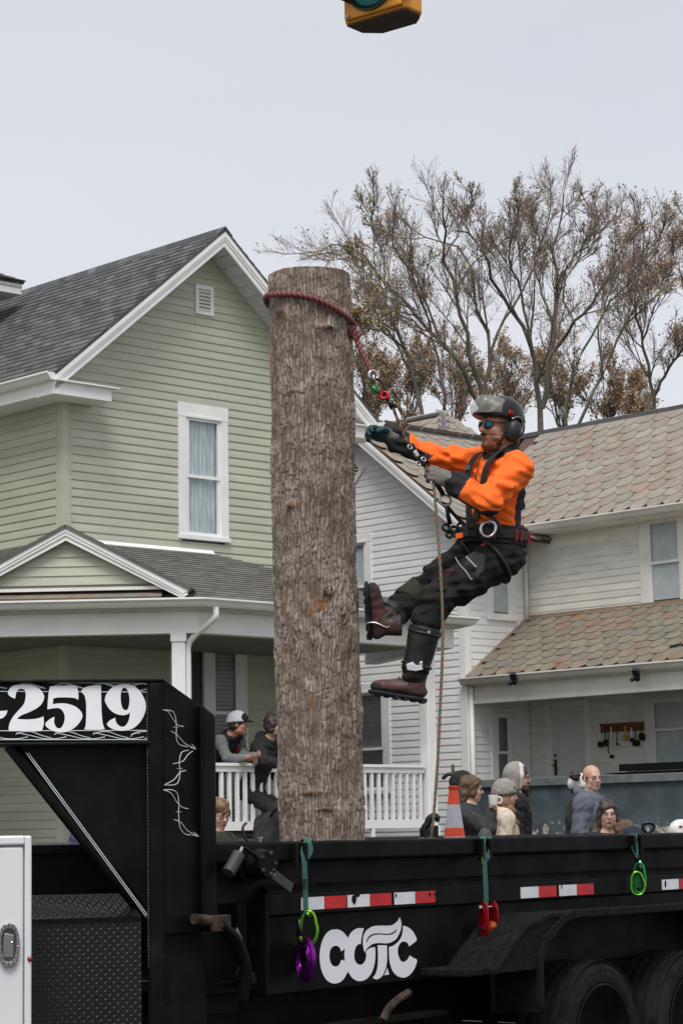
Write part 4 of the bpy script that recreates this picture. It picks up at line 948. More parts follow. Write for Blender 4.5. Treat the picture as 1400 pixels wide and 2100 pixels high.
# sloping lip between the rail and the recessed upper panel
MB().hexa([(-.40, .0, 1.237), (LEN, .0, 1.237), (LEN, .09, 1.237), (-.40, .09, 1.237)], [(-.40, .045, 1.275), (LEN, .045, 1.275), (LEN, .09, 1.275), (-.40, .09, 1.275)]).build('crease_lip', BLK, tr)
TBX('upper_side_panel', [(-.78, LEN, .06, .09, 1.20, 1.385)])
TBX('top_rail', [(-.80, LEN, -.025, .075, 1.386, 1.478)], bevel=.012)
for sx in (-.26, -.19, 1.27, 1.345, 2.80, 2.875, 4.3, 4.375): TBX('stake_pocket_rib', [(sx-.012, sx+.012, -.055, -.0255, 1.36, 1.470)], bevel=.003)
TBX('far_side_panel', [(-.78, LEN, 1.92, 1.95, .775, 1.385)]); TBX('far_top_rail', [(-.80, LEN, 1.90, 2.0, 1.386, 1.476)], bevel=.012)
TBX('front_bulkhead', [(-.80, -.76, .09, 1.92, .86, 1.44)]); TBX('bed_floor', [(-.78, LEN, .06, 1.94, .80, .85)]); TBX('tailgate', [(LEN-.04, LEN, .06, 1.94, .85, 1.47)])
TBX('front_upright', [(-.43, -.401, .0, .12, .775, 1.24)]); TBX('front_lower_panel', [(-.80, -.44, .16, .18, .70, 1.20)])
TBX('main_beam', [(-1.1, LEN, .35, .45, .50, .745)]); TBX('main_beam', [(-1.1, LEN, 1.5, 1.6, .50, .745)])
for sx in (0.1, .9, 1.7, 3.5, 4.3): TBX('cross_member', [(sx-.04, sx+.04, .2, 1.8, .746, .7995)])
# reflective tape: alternating white and red pieces, scuffed
def tape(px0, px1, n, first):
    a = ht(px0, 1848)[0]; b = ht(px1, 1845)[0]
    for k in range(n):
        s0, s1 = lerp(a, b, k/n), lerp(a, b, (k+1)/n)-.002
        if px0 > 1000: z0, z1 = 1.148, 1.207
        else: z0, z1 = 1.155, 1.214
        MB().box(s0, s1, -.0025, -.0005, z0, z1).build('reflective_tape_red' if (k % 2) ^ first else 'reflective_tape_white', REDT if (k % 2) ^ first else WHT, tr)
tape(617, 710, 2, 0); tape(712, 802, 2, 0); tape(808, 892, 2, 0); tape(1067, 1140, 2, 0); tape(1146, 1217, 2, 0); tape(1357, 1425, 2, 0)
for (px, py, sx, sz) in ((724, 1843, .02, .028), (731, 1836, .022, .010), (811, 1837, .007, .012), (880, 1834, .012, .009), (889, 1834, .006, .013), (1150, 1818, .007, .014), (1362, 1812, .012, .02)):
    c = ht(px, py); rg = random.Random(px); pts = []
    for k in range(9):
        a = 2*math.pi*k/9; r_ = rg.uniform(.6, 1.2); pts.append((c.x+math.cos(a)*sx*r_, -.004, c.z+math.sin(a)*sz*r_))
    MB().prism(pts, (0, .0012, 0)).build('tape_scuff', BLK, tr)
# the logo
def LG(pts): return smooth_poly([(590+x/4.667, 1840+y/4.667) for x, y in pts])
logo = [LG([(455,307),(400,320),(355,365),(322,440),(305,540),(310,640),(330,720),(365,785),(410,818),(450,826),(500,812),(540,775),(575,710),(610,765),(650,795),(690,803),(740,790),(785,750),(815,690),(832,620),(838,540),(835,478),(800,482),(765,500),(748,525),(750,560),(742,600),(720,635),(690,647),(660,632),(640,600),(635,555),(640,510),(655,470),(680,448),(698,450),(703,400),(715,340),(728,298),(690,295),(670,297),(635,312),(600,345),(575,390),(540,345),(500,315)]),
    LG([(455,465),(480,470),(500,490),(508,517),(528,508),(546,487),(541,550),(545,615),(525,600),(508,607),(498,635),(478,657),(455,663),(425,650),(405,610),(398,560),(405,510),(425,477)]),
    LG([(858,460),(948,460),(950,560),(945,640),(930,700),(905,750),(870,780),(835,784),(812,768),(840,730),(858,660),(862,560)]),
    LG([(948,672),(970,738),(920,747),(940,710)]),
    LG([(1070,190),(1085,240),(1082,300),(1065,350),(1035,400),(995,428),(940,442),(880,438),(820,445),(780,470),(750,500),(735,530),(722,480),(718,420),(725,370),(745,325),(780,295),(830,275),(900,272),(970,272),(1010,260),(1045,230)]),
    LG([(1048,298),(1030,335),(995,355),(950,362),(880,358),(820,365),(780,390),(750,440),(752,415),(775,375),(815,352),(870,345),(950,350),(990,342),(1020,325)]),
    LG([(1100,272),(1145,285),(1190,320),(1220,370),(1232,410),(1195,445),(1158,472),(1145,440),(1110,423),(1075,440),(1055,480),(1052,530),(1065,580),(1085,612),(1110,618),(1140,600),(1165,558),(1200,580),(1234,600),(1225,650),(1195,710),(1150,755),(1105,770),(1050,755),(1005,710),(978,640),(968,560),(968,475),(1010,462),(1050,430),(1080,390),(1098,330)])]
decal(logo, lambda x, y: ht(x, y, .0285), Vector((0, 0, 0))).build('logo_lettering', DECALW, tr, fix=False)
# ---- gooseneck: number beam, post, gusset, shield
NE = Vector((math.cos(R(8)), math.sin(R(8)), 0)); NN = Vector((-math.sin(R(8)), math.cos(R(8)), 0)); G0 = Vector((-.807, 10.14, 0))
def hn(x, y, d=0.0):
    dd = ray(x, y); return CAM+dd*((G0.dot(NN)+d-CAM.dot(NN))/dd.dot(NN))
def nbox(mb, e0, e1, d0, d1, z0, z1):
    f = lambda e, d, z: G0+NE*e+NN*d+Vector((0, 0, z))
    return mb.hexa([f(e0, d0, z0), f(e1, d0, z0), f(e1, d1, z0), f(e0, d1, z0)], [f(e0, d0, z1), f(e1, d0, z1), f(e1, d1, z1), f(e0, d1, z1)])
def NB(name, boxes, m=None, parent=None, bevel=.005):
    mb = MB()
    for b in boxes: nbox(mb, *b)
    return mb.xf(TMI).build(name, m or BLK, parent or tr, bevel=bevel)
zt = hn(320, 1392).z; zb = hn(320, 1524).z
NB('gooseneck_beam', [(-2.6, -.07, .0, .16, zb+.01, zt-.015)])
NB('beam_top_flange', [(-2.6, .0, -.025, .19, zt-.014, zt)]); NB('beam_bottom_flange', [(-2.6, .0, -.02, .19, zb-.006, zb+.0095)])
NB('gooseneck_post', [(-.068, .0, -.02, .10, .35, zt-.015)], bevel=.01)
bead = MB(); rg = random.Random(4); nbd = 90
for k in range(nbd):
    z = lerp(.95, zt-.03, k/nbd); bead.ball(tuple(G0+NE*(-.071)+NN*(-.002)+Vector((0, 0, z))), (.006*rg.uniform(.7, 1.2), .005, .009), 6)
bead.xf(TMI).build('weld_bead', mat('weld_grey', (.045, .043, .04), .5, .5), tr, smooth=True)
gus = [hn(22, 1528, .05), hn(312, 1528, .05), hn(312, 1895, .05)]
MB().prism([p for p in gus], NN*.02).xf(TMI).build('gusset_plate', BLK, tr)
MB().tube([hn(20, 1528, .05), hn(310, 1892, .05)], .030, 12).xf(TMI).build('gusset_pipe', BLK, tr, smooth=R(40))
for o_ in (0, 5): MB().tube([hn(54+o_, 1544, .016), hn(300+o_, 1880, .016)], .0019, 5).xf(TMI).build('pinstripe', PIN, tr)
NB('neck_rear_plate', [(-2.6, .05, .50, .53, .9, 1.475)]); NB('neck_rear_rail', [(-2.6, .0, .46, .56, 1.44, 1.482)])
# number
def NM(pts): return smooth_poly([(x/4.1176, 1380+y/4.1176) for x, y in pts])
digits = [[(70,160),(95,120),(140,102),(200,98),(270,105),(330,130),(365,170),(375,210),(355,260),(310,300),(240,335),(180,360),(145,388),(220,393),(300,388),(350,375),(370,365),(372,430),(360,475),(350,490),(250,494),(150,492),(80,492),(76,460),(90,410),(120,360),(165,310),(205,260),(218,210),(218,165),(205,140),(170,135),(145,155),(135,190),(130,218),(100,205),(75,185)],
    [(420,130),(440,112),(540,108),(640,108),(658,140),(665,190),(662,228),(630,212),(560,207),(490,208),(452,215),(448,265),(500,257),(570,260),(640,285),(685,325),(698,365),(680,410),(640,455),(585,490),(520,502),(450,490),(400,460),(385,430),(410,400),(440,380),(462,370),(460,420),(475,455),(500,468),(525,455),(545,410),(548,360),(530,320),(500,298),(455,298),(402,308),(408,220)],
    [(690,150),(715,125),(770,108),(855,104),(856,200),(860,330),(870,430),(888,472),(850,480),(780,480),(712,478),(725,440),(730,350),(728,250),(715,190),(690,163)],
    [(1000,100),(1060,95),(1120,105),(1180,150),(1220,220),(1234,280),(1220,350),(1180,420),(1120,470),(1040,488),(970,480),(920,455),(903,430),(930,400),(975,378),(980,410),(1000,440),(1035,455),(1065,440),(1090,395),(1100,330),(1085,345),(1040,357),(980,345),(930,310),(900,265),(887,230),(900,180),(940,130)],
    [(1055,125),(1080,150),(1093,200),(1093,260),(1080,305),(1060,315),(1035,295),(1022,240),(1022,170),(1035,135)],
    [(-70,325),(0,322),(65,317),(55,350),(30,378),(0,387),(-70,390)]]
decal([NM(d) for d in digits], lambda x, y: hn(x, y, -.004), Vector((0, 0, 0))).xf(TMI).build('phone_number_lettering', DECALW, tr, fix=False)
def nline(pts, r_=.0017, n=5, d=-.0015):
    P = [hn(x/4.1176, 1380+y/4.1176, d) for x, y in pts]
    return MB().tube(spline(P, n) if len(P) > 2 else P, r_, 5).xf(TMI).build('pinstripe', PIN, tr)
for y0, y1, x1 in ((74, 88, 1235), (154, 162, 1245), (490, 486, 1252), (564, 564, 1246)): nline([(-400, y0), (x1, y1)])
for k in range(4):
    o_ = -60+k*325
    nline([(o_-120, 505), (o_, 530), (o_+110, 555), (o_+210, 556), (o_+300, 540)] if k < 4 else [])
    nline([(o_+195, 520), (o_+250, 500), (o_+330, 498), (o_+420, 530), (o_+500, 550)])
    nline([(o_-20, 95), (o_+60, 120), (o_+120, 130)]); nline([(o_+200, 108), (o_+270, 90), (o_+350, 100), (o_+440, 128)])
nline([(1105, 540), (1130, 515), (1185, 508)]); nline([(1225, 545), (1246, 562)]); nline([(1130, 110), (1170, 95), (1230, 90)]); nline([(1180, 150), (1220, 142), (1250, 130)])
# tread plate step and toolbox front with raised lugs
TREAD = mat('tread_plate_black', (.006, .0063, .007), .38, .1, var=.3, vs=6, spec=.4)
def tread(name, A, B, C_, D, nu, nv, parent=tr, h=.0035):
    A, B, C_, D = map(Vector, (A, B, C_, D)); n = (B-A).cross(D-A).normalized()
    if n.dot(CAM-A) < 0: n = -n
    base = MB().prism([A, B, C_, D], -n*.02).xf(TMI).build(name, TREAD, parent)
    mb = MB()
    for i in range(nu):
        for j in range(nv):
            u, v = (i+.5)/nu, (j+.5)/nv; c = (A*(1-u)+B*u)*(1-v)+(D*(1-u)+C_*u)*v
            du = ((B-A)/nu)*.55; dv = ((D-A)/nv)*.55; s = 1 if (i+j) % 2 else -1
            L_ = du*.8+dv*.8*s; W_ = (du*.22-dv*.22*s)
            mb.add([c-L_, c-W_, c+L_, c+W_, c+n*h], [(0, 1, 4), (1, 2, 4), (2, 3, 4), (3, 0, 4)])
    o = mb.xf(TMI).build('tread_lugs', TREAD, base, fix=False); o['kind'] = 'stuff'
    return base
f0, f1 = hn(-160, 1880, -.22), hn(290, 1880, -.05); b0, b1 = hn(-160, 1828, .22), hn(252, 1828, .22)
f0.z = f1.z = 1.168; b0.z = b1.z = 1.262
tread('step_tread_plate', f0, f1, b1, b0, 46, 9)
g0, g1 = f0.copy(), f1.copy(); g0.z = g1.z = 1.160; h0, h1 = g0.copy(), g1.copy(); h0.z = h1.z = .45
g0 += NN*.012; g1 += NN*.012; h0 += NN*.012; h1 += NN*.012
tread('toolbox_front', h0, h1, g1, g0, 50, 40, h=.0022)
# shield with barbed wire scrolls
sh = [(-1.112, 2.205), (-.895, 2.108), (-.815, 2.062), (-.815, 1.085), (-1.112, 1.085)]
MB().prism([(s, .0, z) for s, z in sh], (0, .02, 0)).build('gooseneck_shield', BLK, tr, bevel=.004)
MB().prism([(-.895, -.035, 2.10), (-.80, -.035, 2.053), (-.80, -.035, 1.09), (-.895, -.035, 1.09)], (0, .034, 0)).build('shield_flange', BLK, tr, bevel=.014)
TBX('shield_lower_plate', [(-1.11, -.81, .03, .06, .35, 1.084)])
def bw_(pts):
    P = [ht(300+x/3.75, 1380+y/3.75, -.0012) for x, y in pts]
    MB().tube(spline(P, 6) if len(P) > 2 else P, [.0008]+[.0019]*(len(spline(P, 6) if len(P) > 2 else P)-2)+[.0008], 5).build('barbed_wire_scroll', PIN, tr)
for c in ([(130,285),(200,295),(225,340),(232,420),(232,500),(255,550),(320,570)], [(130,285),(170,300),(215,370),(250,405),(290,412)], [(190,447),(240,480),(300,545),(380,585)], [(205,418),(250,418)],
          [(330,595),(275,610),(255,680),(260,760),(250,830),(220,860),(140,862)], [(360,600),(320,630),(280,680),(205,700)], [(310,750),(260,765),(215,820),(140,862)], [(235,735),(282,735)],
          [(130,900),(200,900),(240,930),(250,1000),(250,1100),(260,1190),(300,1240),(345,1245)], [(130,900),(190,925),(240,1000),(280,1035),(325,1045)], [(228,1068),(272,1068)], [(213,1128),(265,1150),(320,1215),(400,1258)], [(350,548),(380,585),(335,570)], [(365,1225),(402,1258),(350,1245)]): bw_(c)
# tarp crank, levers and latch hardware near the front corner
def tb(name, pts, r_, m, d=-.06, n=8, sm=True, spl=True):
    P = [ht(x, y, dd) for x, y, dd in [(p if len(p) == 3 else (*p, d)) for p in pts]]
    return MB().tube(spline(P, 5) if (spl and len(P) > 2) else P, r_, n).build(name, m, tr, smooth=R(40))
GREYP = mat('worn_grey_grip', (.035, .037, .039), .6, var=.25)
tb('crank_grip', [(490, 1752), (468, 1790)], .030, GREYP, -.10, 14); tb('crank_stem', [(497, 1738), (489, 1754)], .008, STEEL, -.10)
tb('crank_arm', [(497, 1737, -.10), (520, 1752, -.09), (552, 1788, -.08)], .010, BLK)
for k in range(4):
    c = ht(553+(k % 2)*5, 1770+k*6, -.09); mb = MB(); mb.tube([c+Vector((math.cos(a)*.014, math.sin(a)*.008*(k % 2), math.sin(a)*.018)) for a in [i*.6283 for i in range(10)]], .0035, 6, closed=True); mb.build('chain_link', STEEL, tr, smooth=True)
MB().bar(ht(556, 1790, -.09), ht(598, 1822, -.09), .012, .048).build('crank_lever', GREYP, tr, bevel=.004)
c = ht(517, 1772, .0); MB().lathe([(.0, -.1), (.06, -.1), (.07, -.06), (.07, .0), (.09, .01), (.09, .04)], c, (0, 1, 0), 20).build('crank_hub', BLK, tr, smooth=R(35))
for a in range(5): MB().ball(c+Vector((math.cos(a*1.26)*.05, -.10, math.sin(a*1.26)*.05)), .012, 8).build('hub_bolt', RUST, tr, smooth=True)
tb('tarp_hook', [(508, 1724, .02), (502, 1718, .02), (498, 1705, .02), (499, 1694, .02), (505, 1688, .02)], .0065, mat('oxide_red_pipe', (.055, .02, .016), .5), spl=True)
tb('rail_bolt', [(534, 1728, .03), (534, 1719, .03)], .006, STEEL); c = ht(534, 1718, .03); MB().lathe([(.013, -.004), (.013, .004)], c, (0, 0, 1), 8).build('bolt_head', STEEL, tr)
tb('latch_shaft', [(398, 1884, -.06), (446, 1890, -.06)], .024, RUST, n=12); c = ht(452, 1893, -.08)
MB().obox(c, TA*.0+Vector((.05, 0, .0)), (0, .02, 0), (.0, 0, .035)).obox(c+Vector((0, -.022, 0)), (.03, 0, 0), (0, .003, 0), (0, 0, .018)).build('latch_block', RUST, tr, bevel=.008)
tb('latch_arm', [(452, 1898, -.08), (480, 1925, -.085), (498, 1965, -.085), (503, 2000, -.08), (496, 2050, -.06)], .030, BLK, n=10)
c = ht(510, 2008, -.02); MB().lathe([(.0, -.03), (.02, -.03), (.03, -.02), (.04, .0), (.04, .06)], c, (0, 1, 0), 16).build('latch_pin', BLK, tr, smooth=R(35))
MB().prism([ht(487, 1902, .12), ht(497, 1925, .12), ht(502, 1948, .12), ht(483, 1935, .12), ht(478, 1920, .12)], (0, .004, 0)).build('gap_fill_plate', mat('cream_gap_fill', (.42, .40, .33), .7), tr)  # cream plate added in place of a pale see-through gap
tb('side_hook', [(785, 2092, -.05), (795, 2070, -.05), (815, 2050, -.06), (838, 2035, -.06)], .020, RUST, n=8)
TBX('lower_side_bar', [(.0, 1.0, .0, .05, .585, .62)])
# fender, step ledge and wheels
fp = [(1.03, .815), (1.10, .87), (1.33, 1.03), (1.55, 1.075), (3.45, 1.07), (3.75, .98), (3.95, .78), (3.96, .60)]
mb = MB()
for i in range(len(fp)-1):
    a, b = fp[i], fp[i+1]; mb.hexa([(a[0], -.28, a[1]-.02), (b[0], -.28, b[1]-.02), (b[0], .03, b[1]-.02), (a[0], .03, a[1]-.02)], [(a[0], -.28, a[1]), (b[0], -.28, b[1]), (b[0], .03, b[1]), (a[0], .03, a[1])])
fen = mb.build('fender', BLKR, tr)
inn = [(1.46, .60), (1.46, .84), (1.52, .93), (1.70, 1.03), (1.78, 1.045), (3.40, 1.04), (3.66, .95), (3.9, .76), (3.93, .60)]
out = [(1.42, .60), (1.42, .86), (1.48, .96), (1.66, 1.065), (1.76, 1.085), (3.44, 1.08), (3.74, .985), (3.955, .785), (3.965, .60)]
mb = MB()
for i in range(len(inn)-1): mb.prism([(inn[i][0], -.285, inn[i][1]), (inn[i+1][0], -.285, inn[i+1][1]), (out[i+1][0], -.285, out[i+1][1]), (out[i][0], -.285, out[i][1])], (0, .03, 0))
mb.build('fender_lip', BLKR, fen, bevel=.004)
MB().prism([(1.05, -.27, .80), (1.44, -.27, .80), (1.44, -.27, .90), (1.50, -.27, .97), (1.66, -.27, 1.06), (1.54, -.27, 1.072), (1.34, -.27, 1.026), (1.12, -.27, .872)], (0, .015, 0)).build('fender_gusset', BLKR, fen)
MB().box(1.425, 1.445, -.27, .0, .58, .84).build('mud_flap_plate', BLKR, fen)
TBX('step_ledge', [(.80, 1.42, -.24, .03, .79, .832)], BLKR, bevel=.01)
def wheel(s, d, sgn):
    Rr = .405; c = (s, d, Rr); ax = (0, -sgn, 0)       # axis points outward
    mb = MB(); prof = [(.215, .01), (.225, .045), (.26, .075), (.31, .088), (.355, .082), (.385, .062)]
    for k in range(5):
        z = lerp(.055, -.19, k/4); prof += [(Rr-.002, z+.018), (Rr, z), (Rr-.002, z-.018), (Rr-.012, z-.021), (Rr-.012, z-.026)]
    prof += [(.385, -.225), (.33, -.245), (.26, -.235), (.215, -.18)]
    w = mb.lathe(prof, c, ax, 48, close=True).build('wheel', RUBBER, tr, smooth=R(30))
    for i, rr in enumerate((.268, .345)):
        MB().lathe([(rr, .086-.01*i), (rr+.006, .091-.006*i), (rr+.012, .086-.004*i)], c, ax, 40).build('sidewall_ridge', RUBBER, w, smooth=True)
    RIM = mat('black_steel_rim', (.012, .012, .012), .45, .4, var=.4, vs=20, c2=(.03, .026, .022))
    MB().lathe([(.222, .03), (.218, .045), (.205, .04), (.20, .0), (.185, -.06), (.15, -.075), (.12, -.05), (.10, -.045), (.0, -.045)], c, ax, 40).build('rim', RIM, w, smooth=R(35))
    MB().lathe([(.075, -.045), (.075, .02), (.06, .04), (.0, .045)], c, ax, 20).build('hub', RUST, w, smooth=R(35))
    for k in range(8):
        a = k*math.pi/4+.2; p = Vector(c)+Vector((math.cos(a)*.10, 0, math.sin(a)*.10)); MB().lathe([(.014, -.05), (.014, -.02), (.009, -.012), (.0, -.012)], p, ax, 6).build('lug_nut', RUST, w)
        p = Vector(c)+Vector((math.cos(a+.39)*.165, 0, math.sin(a+.39)*.165)); MB().lathe([(.018, -.064), (.0, -.063)], p, ax, 10).build('dark_rim_hole_disc', DARKIN, w)  # hole darkness painted as a flat near-black disc
    return w
for s in (2.09, 3.07): wheel(s, -.16, 1); wheel(s, 2.16, -1)
TBX('axle', [(2.05, 2.13, -.1, 2.1, .36, .45)], RUST); TBX('axle', [(3.03, 3.11, -.1, 2.1, .36, .45)], RUST)
TBX('inner_wheel_panel', [(1.46, 3.95, .05, .07, .55, .774)])
MB().tube([tworld(-2.2, 1.0, .0)-T0+Vector((0,0,0)), tworld(-2.2, 1.0, 1.9)-T0], .05, 12).xf(Matrix.Rotation(TT-R(90), 4, 'Z')).build('coupler_tube', BLK, tr)

# ------------------------------------------------------------------ white service truck corner at the left edge
tc0 = at(62, 2100, 9.35); tcx = tc0.x
TK = empty('service_truck', (tcx, 9.36, 0), R(8.5), 'white service truck body with steel paddle latch at the left edge', 'truck')
ko = (tcx, 9.36, 0)
TWH = mat('white_truck_enamel', (.66, .68, .69), .35, var=.05, vs=1.5, coat=.3, bump=.05, bs=6)
zt_ = at(40, 1714, 9.35).z
MB().box(tcx-2.2, tcx, 9.36, 10.0, .55, zt_).build('tool_body', TWH, TK, ko, bevel=.012)
dx = at(48, 1900, 9.35).x; dz = at(40, 1736, 9.35).z
dd = MB().box(tcx-.72, dx, 9.335, 9.36, .6, dz).build('cabinet_door', TWH, TK, ko, bevel=.010)
fr_ = MB(); fr_.box(dx+.004, tcx+.004, 9.325, 9.36, .55, zt_); fr_.box(tcx-2.2, dx+.004, 9.325, 9.36, dz+.006, zt_+.001); fr_.build('door_surround', TWH, TK, ko, bevel=.008)
lc = at(17, 1938, 9.33)
def oct_(rx, rz, y, n=16):
    P = []
    for k in range(n):
        a = 2*math.pi*k/n; c_, s_ = math.cos(a), math.sin(a); e = .82
        P.append((lc.x+rx*math.copysign(abs(c_)**e, c_), y, lc.z+rz*math.copysign(abs(s_)**e, s_)))
    return P
def ring2(o0, i0, y0, y1):
    n = len(o0); mb = MB(); a = [Vector(p) for p in o0]; b = [Vector(p) for p in i0]
    for k in range(n):
        j = (k+1) % n; mb.add([a[k], a[j], b[j], b[k], a[k]+Vector((0, y1-y0, 0)), a[j]+Vector((0, y1-y0, 0)), b[j]+Vector((0, y1-y0, 0)), b[k]+Vector((0, y1-y0, 0))], [(0,1,2,3),(7,6,5,4),(0,4,5,1),(1,5,6,2),(2,6,7,3),(3,7,4,0)])
    return mb
SS = mat('stainless_latch', (.36, .34, .32), .3, 1.0, var=.2, vs=8)
ring2(oct_(.043, .089, 9.315), oct_(.030, .066, 9.315), 9.315, 9.336).build('latch_ring', SS, dd, ko, bevel=.003)
MB().prism(oct_(.029, .065, 9.332), (0, .002, 0)).build('latch_dish', mat('dark_stainless', (.14, .135, .13), .35, .9), dd, ko)
MB().prism([(lc.x-.026, 9.322, lc.z-.05), (lc.x+.018, 9.322, lc.z-.05), (lc.x+.022, 9.322, lc.z+.04), (lc.x-.02, 9.322, lc.z+.05)], (0, .008, 0)).build('latch_paddle', SS, dd, ko, bevel=.003)
MB().ball((lc.x+.012, 9.318, lc.z+.01), .006, 8).build('lock_cylinder', mat('chrome', (.8, .8, .8), .1, 1.0), dd, ko, smooth=True)
rd = at(59, 1967, 9.32); MB().lathe([(.0, -.006), (.008, -.004), (.011, .0), (.011, .004)], (rd.x, 9.322, rd.z), (0, 1, 0), 12).build('red_marker', mat('red_lens', (.22, .01, .012), .3), TK, ko, smooth=True)
wb = MB().lathe([(.2, -.11), (.36, -.12), (.39, -.09), (.39, .09), (.36, .12), (.2, .11)], (tcx-1.3, 9.55, .39), (0, 1, 0), 32).build('wheel', RUBBER, TK, ko, smooth=R(30)); MB().lathe([(.2, -.1), (.18, -.04), (.0, -.03)], (tcx-1.3, 9.55, .39), (0, 1, 0), 24).build('rim', SS, wb, ko, smooth=R(30))
MB().box(tcx-2.2, tcx-.05, 9.75, 9.85, .45, .56).build('frame_rail', BLK, TK, ko)
# ------------------------------------------------------------------ the cut trunk standing in the trailer
tb0 = tworld(.93, .757, .85); ttop = at(634, 566, 12.2); tbase = at(659, 1720, 12.2); ax_ = (ttop-tbase).normalized()
tb0 = tbase+ax_*((.85-tbase.z)/ax_.z); TLEN = (ttop-tb0).length; TRAD = .2235
trunk = empty('cut_trunk', tb0, 0, 'tall branchless tree trunk with ridged brown bark standing in the trailer', 'tree trunk')
NTH, NZ = 300, 760
th_ = np.linspace(0, 2*np.pi, NTH, endpoint=False); zz_ = np.linspace(0, TLEN, NZ); TH_, ZZ_ = np.meshgrid(th_, zz_)
nu = 74; rgb_ = np.random.default_rng(9)
def vnoise(u, v, pu, seed):          # smooth value noise, periodic in u
    g = np.random.default_rng(seed).random((pu, 300)); iu = np.floor(u).astype(int); iv = np.floor(v).astype(int); fu = u-iu; fv = v-iv; fu = fu*fu*(3-2*fu); fv = fv*fv*(3-2*fv)
    G = lambda a, b: g[a % pu, b % 300]
    return (G(iu, iv)*(1-fu)+G(iu+1, iv)*fu)*(1-fv)+(G(iu, iv+1)*(1-fu)+G(iu+1, iv+1)*fu)*fv
U0 = TH_/(2*np.pi)*nu
U = U0+1.1*(vnoise(U0/2, ZZ_/.11, nu//2, 1)-.5)+.75*(vnoise(U0, ZZ_/.045, nu, 2)-.5)+.4*np.sin(ZZ_*2.3+TH_)
iu = np.floor(U).astype(int) % nu; eu = .5-np.abs(U-np.floor(U)-.5)
cr_ = rgb_.random((nu, 3)); ph = cr_[iu, 0]*7; Vv = ZZ_/(.045+.045*cr_[iu, 1])+ph+.5*(vnoise(U0*2, ZZ_/.03, nu*2, 3)-.5); iv = np.floor(Vv).astype(int); ev = .5-np.abs(Vv-iv-.5)
ID = np.random.default_rng(11).random((nu, 400))[iu, iv % 400]
sm_ = lambda x: np.clip(x, 0, 1)**2*(3-2*np.clip(x, 0, 1))
pl_ = sm_(eu/.32)*(.42+.58*sm_(ev/.13)); fine = vnoise(U0*3, ZZ_/.012, nu*3, 4)
big_ = vnoise(U0/8, ZZ_/.16, max(1, nu//8), 21); big2 = vnoise(U0/4, ZZ_/.07, nu//4, 22)
disp = (.0045+.0105*big_)*pl_*(.45+.85*ID)+.004*(big2-.5)+.0035*fine+.004*np.sin(TH_*3+ZZ_*2.2)+.003*np.sin(TH_*5-ZZ_*3.7)
RAW = np.zeros_like(TH_); DARK = np.zeros_like(TH_)
def tpix(px, py):                   # photo position on the trunk face -> (theta, z)
    d = ray(px, py); best = None
    o = CAM-tb0; da = d-ax_*d.dot(ax_); oa = o-ax_*o.dot(ax_); A = da.dot(da); B = 2*da.dot(oa); C_ = oa.dot(oa)-TRAD*TRAD
    t = (-B-math.sqrt(max(0, B*B-4*A*C_)))/(2*A); P = CAM+d*t-tb0; return math.atan2(P.y, P.x) % (2*math.pi), P.dot(ax_)
def gbump(px, py, su, sv, h, raw=0, dark=0):
    a, z = tpix(px, py); du = ((TH_-a+np.pi) % (2*np.pi)-np.pi)*TRAD; g = np.exp(-(du/su)**2-((ZZ_-z)/sv)**2)
    global disp, RAW, DARK
    disp = disp+h*g; RAW = np.maximum(RAW, raw*g); DARK = np.maximum(DARK, dark*g)
for a in ((600, 1035, .03, .03, .016, .9, .5), (585, 1070, .02, .03, .0, .5, .6), (677, 1212, .032, .030, .022, .5, .2), (660, 1240, .05, .05, .0, .95, 0), (640, 1255, .02, .05, .006, .8, 0), (690, 1290, .04, .05, .0, .45, 0), (575, 640, .035, .03, .012, 0, .8), (680, 672, .05, .018, .016, 0, .8),
          (605, 802, .03, .012, .008, 0, .7), (632, 900, .012, .012, .008, 0, .9), (640, 1440, .03, .04, .004, .8, 0), (632, 1465, .03, .03, 0, .6, 0), (640, 1625, .05, .015, .014, .6, .5), (665, 1660, .06, .008, .008, 0, .8), (720, 1130, .02, .05, 0, .6, 0), (730, 1480, .012, .03, 0, .5, 0), (735, 1520, .02, .03, .014, 0, .6), (680, 1390, .015, .02, 0, .7, 0), (660, 1575, .03, .03, 0, .6, 0)): gbump(*a)
flare = 1+.02*(ZZ_/TLEN < .2)*(1-ZZ_/TLEN/.2)
RR = (TRAD-.008+disp)*flare
e1 = Vector((1, 0, 0)); e1 = (e1-ax_*e1.dot(ax_)).normalized(); e2 = ax_.cross(e1); a_, b_, c_ = np.array(e1), np.array(e2), np.array(ax_)
VV = (RR*np.cos(TH_))[..., None]*a_+(RR*np.sin(TH_))[..., None]*b_+ZZ_[..., None]*c_
idx = np.arange(NTH*NZ).reshape(NZ, NTH); q = np.stack([idx[:-1], np.roll(idx, -1, 1)[:-1], np.roll(idx, -1, 1)[1:], idx[1:]], -1).reshape(-1, 4)
m = bpy.data.materials.new('ridged_ash_bark'); m.use_nodes = True; nt = m.node_tree; b = nt.nodes['Principled BSDF']; L = nt.links.new
b.inputs['Roughness'].default_value = .92; b.inputs['Specular IOR Level'].default_value = .2
def attr(n_):
    a = nt.nodes.new('ShaderNodeAttribute'); a.attribute_name = n_; return a.outputs['Fac']
tcn = nt.nodes.new('ShaderNodeTexCoord'); nn_ = nt.nodes.new('ShaderNodeTexNoise'); nn_.inputs['Scale'].default_value = 14; nn_.inputs['Detail'].default_value = 8; L(tcn.outputs['Object'], nn_.inputs['Vector'])
r1 = nt.nodes.new('ShaderNodeValToRGB'); r1.color_ramp.elements[0].position = .0; r1.color_ramp.elements[0].color = (.075, .052, .038, 1); r1.color_ramp.elements[1].position = 1; r1.color_ramp.elements[1].color = (.37, .318, .272, 1)
e = r1.color_ramp.elements.new(.45); e.color = (.175, .132, .106, 1)
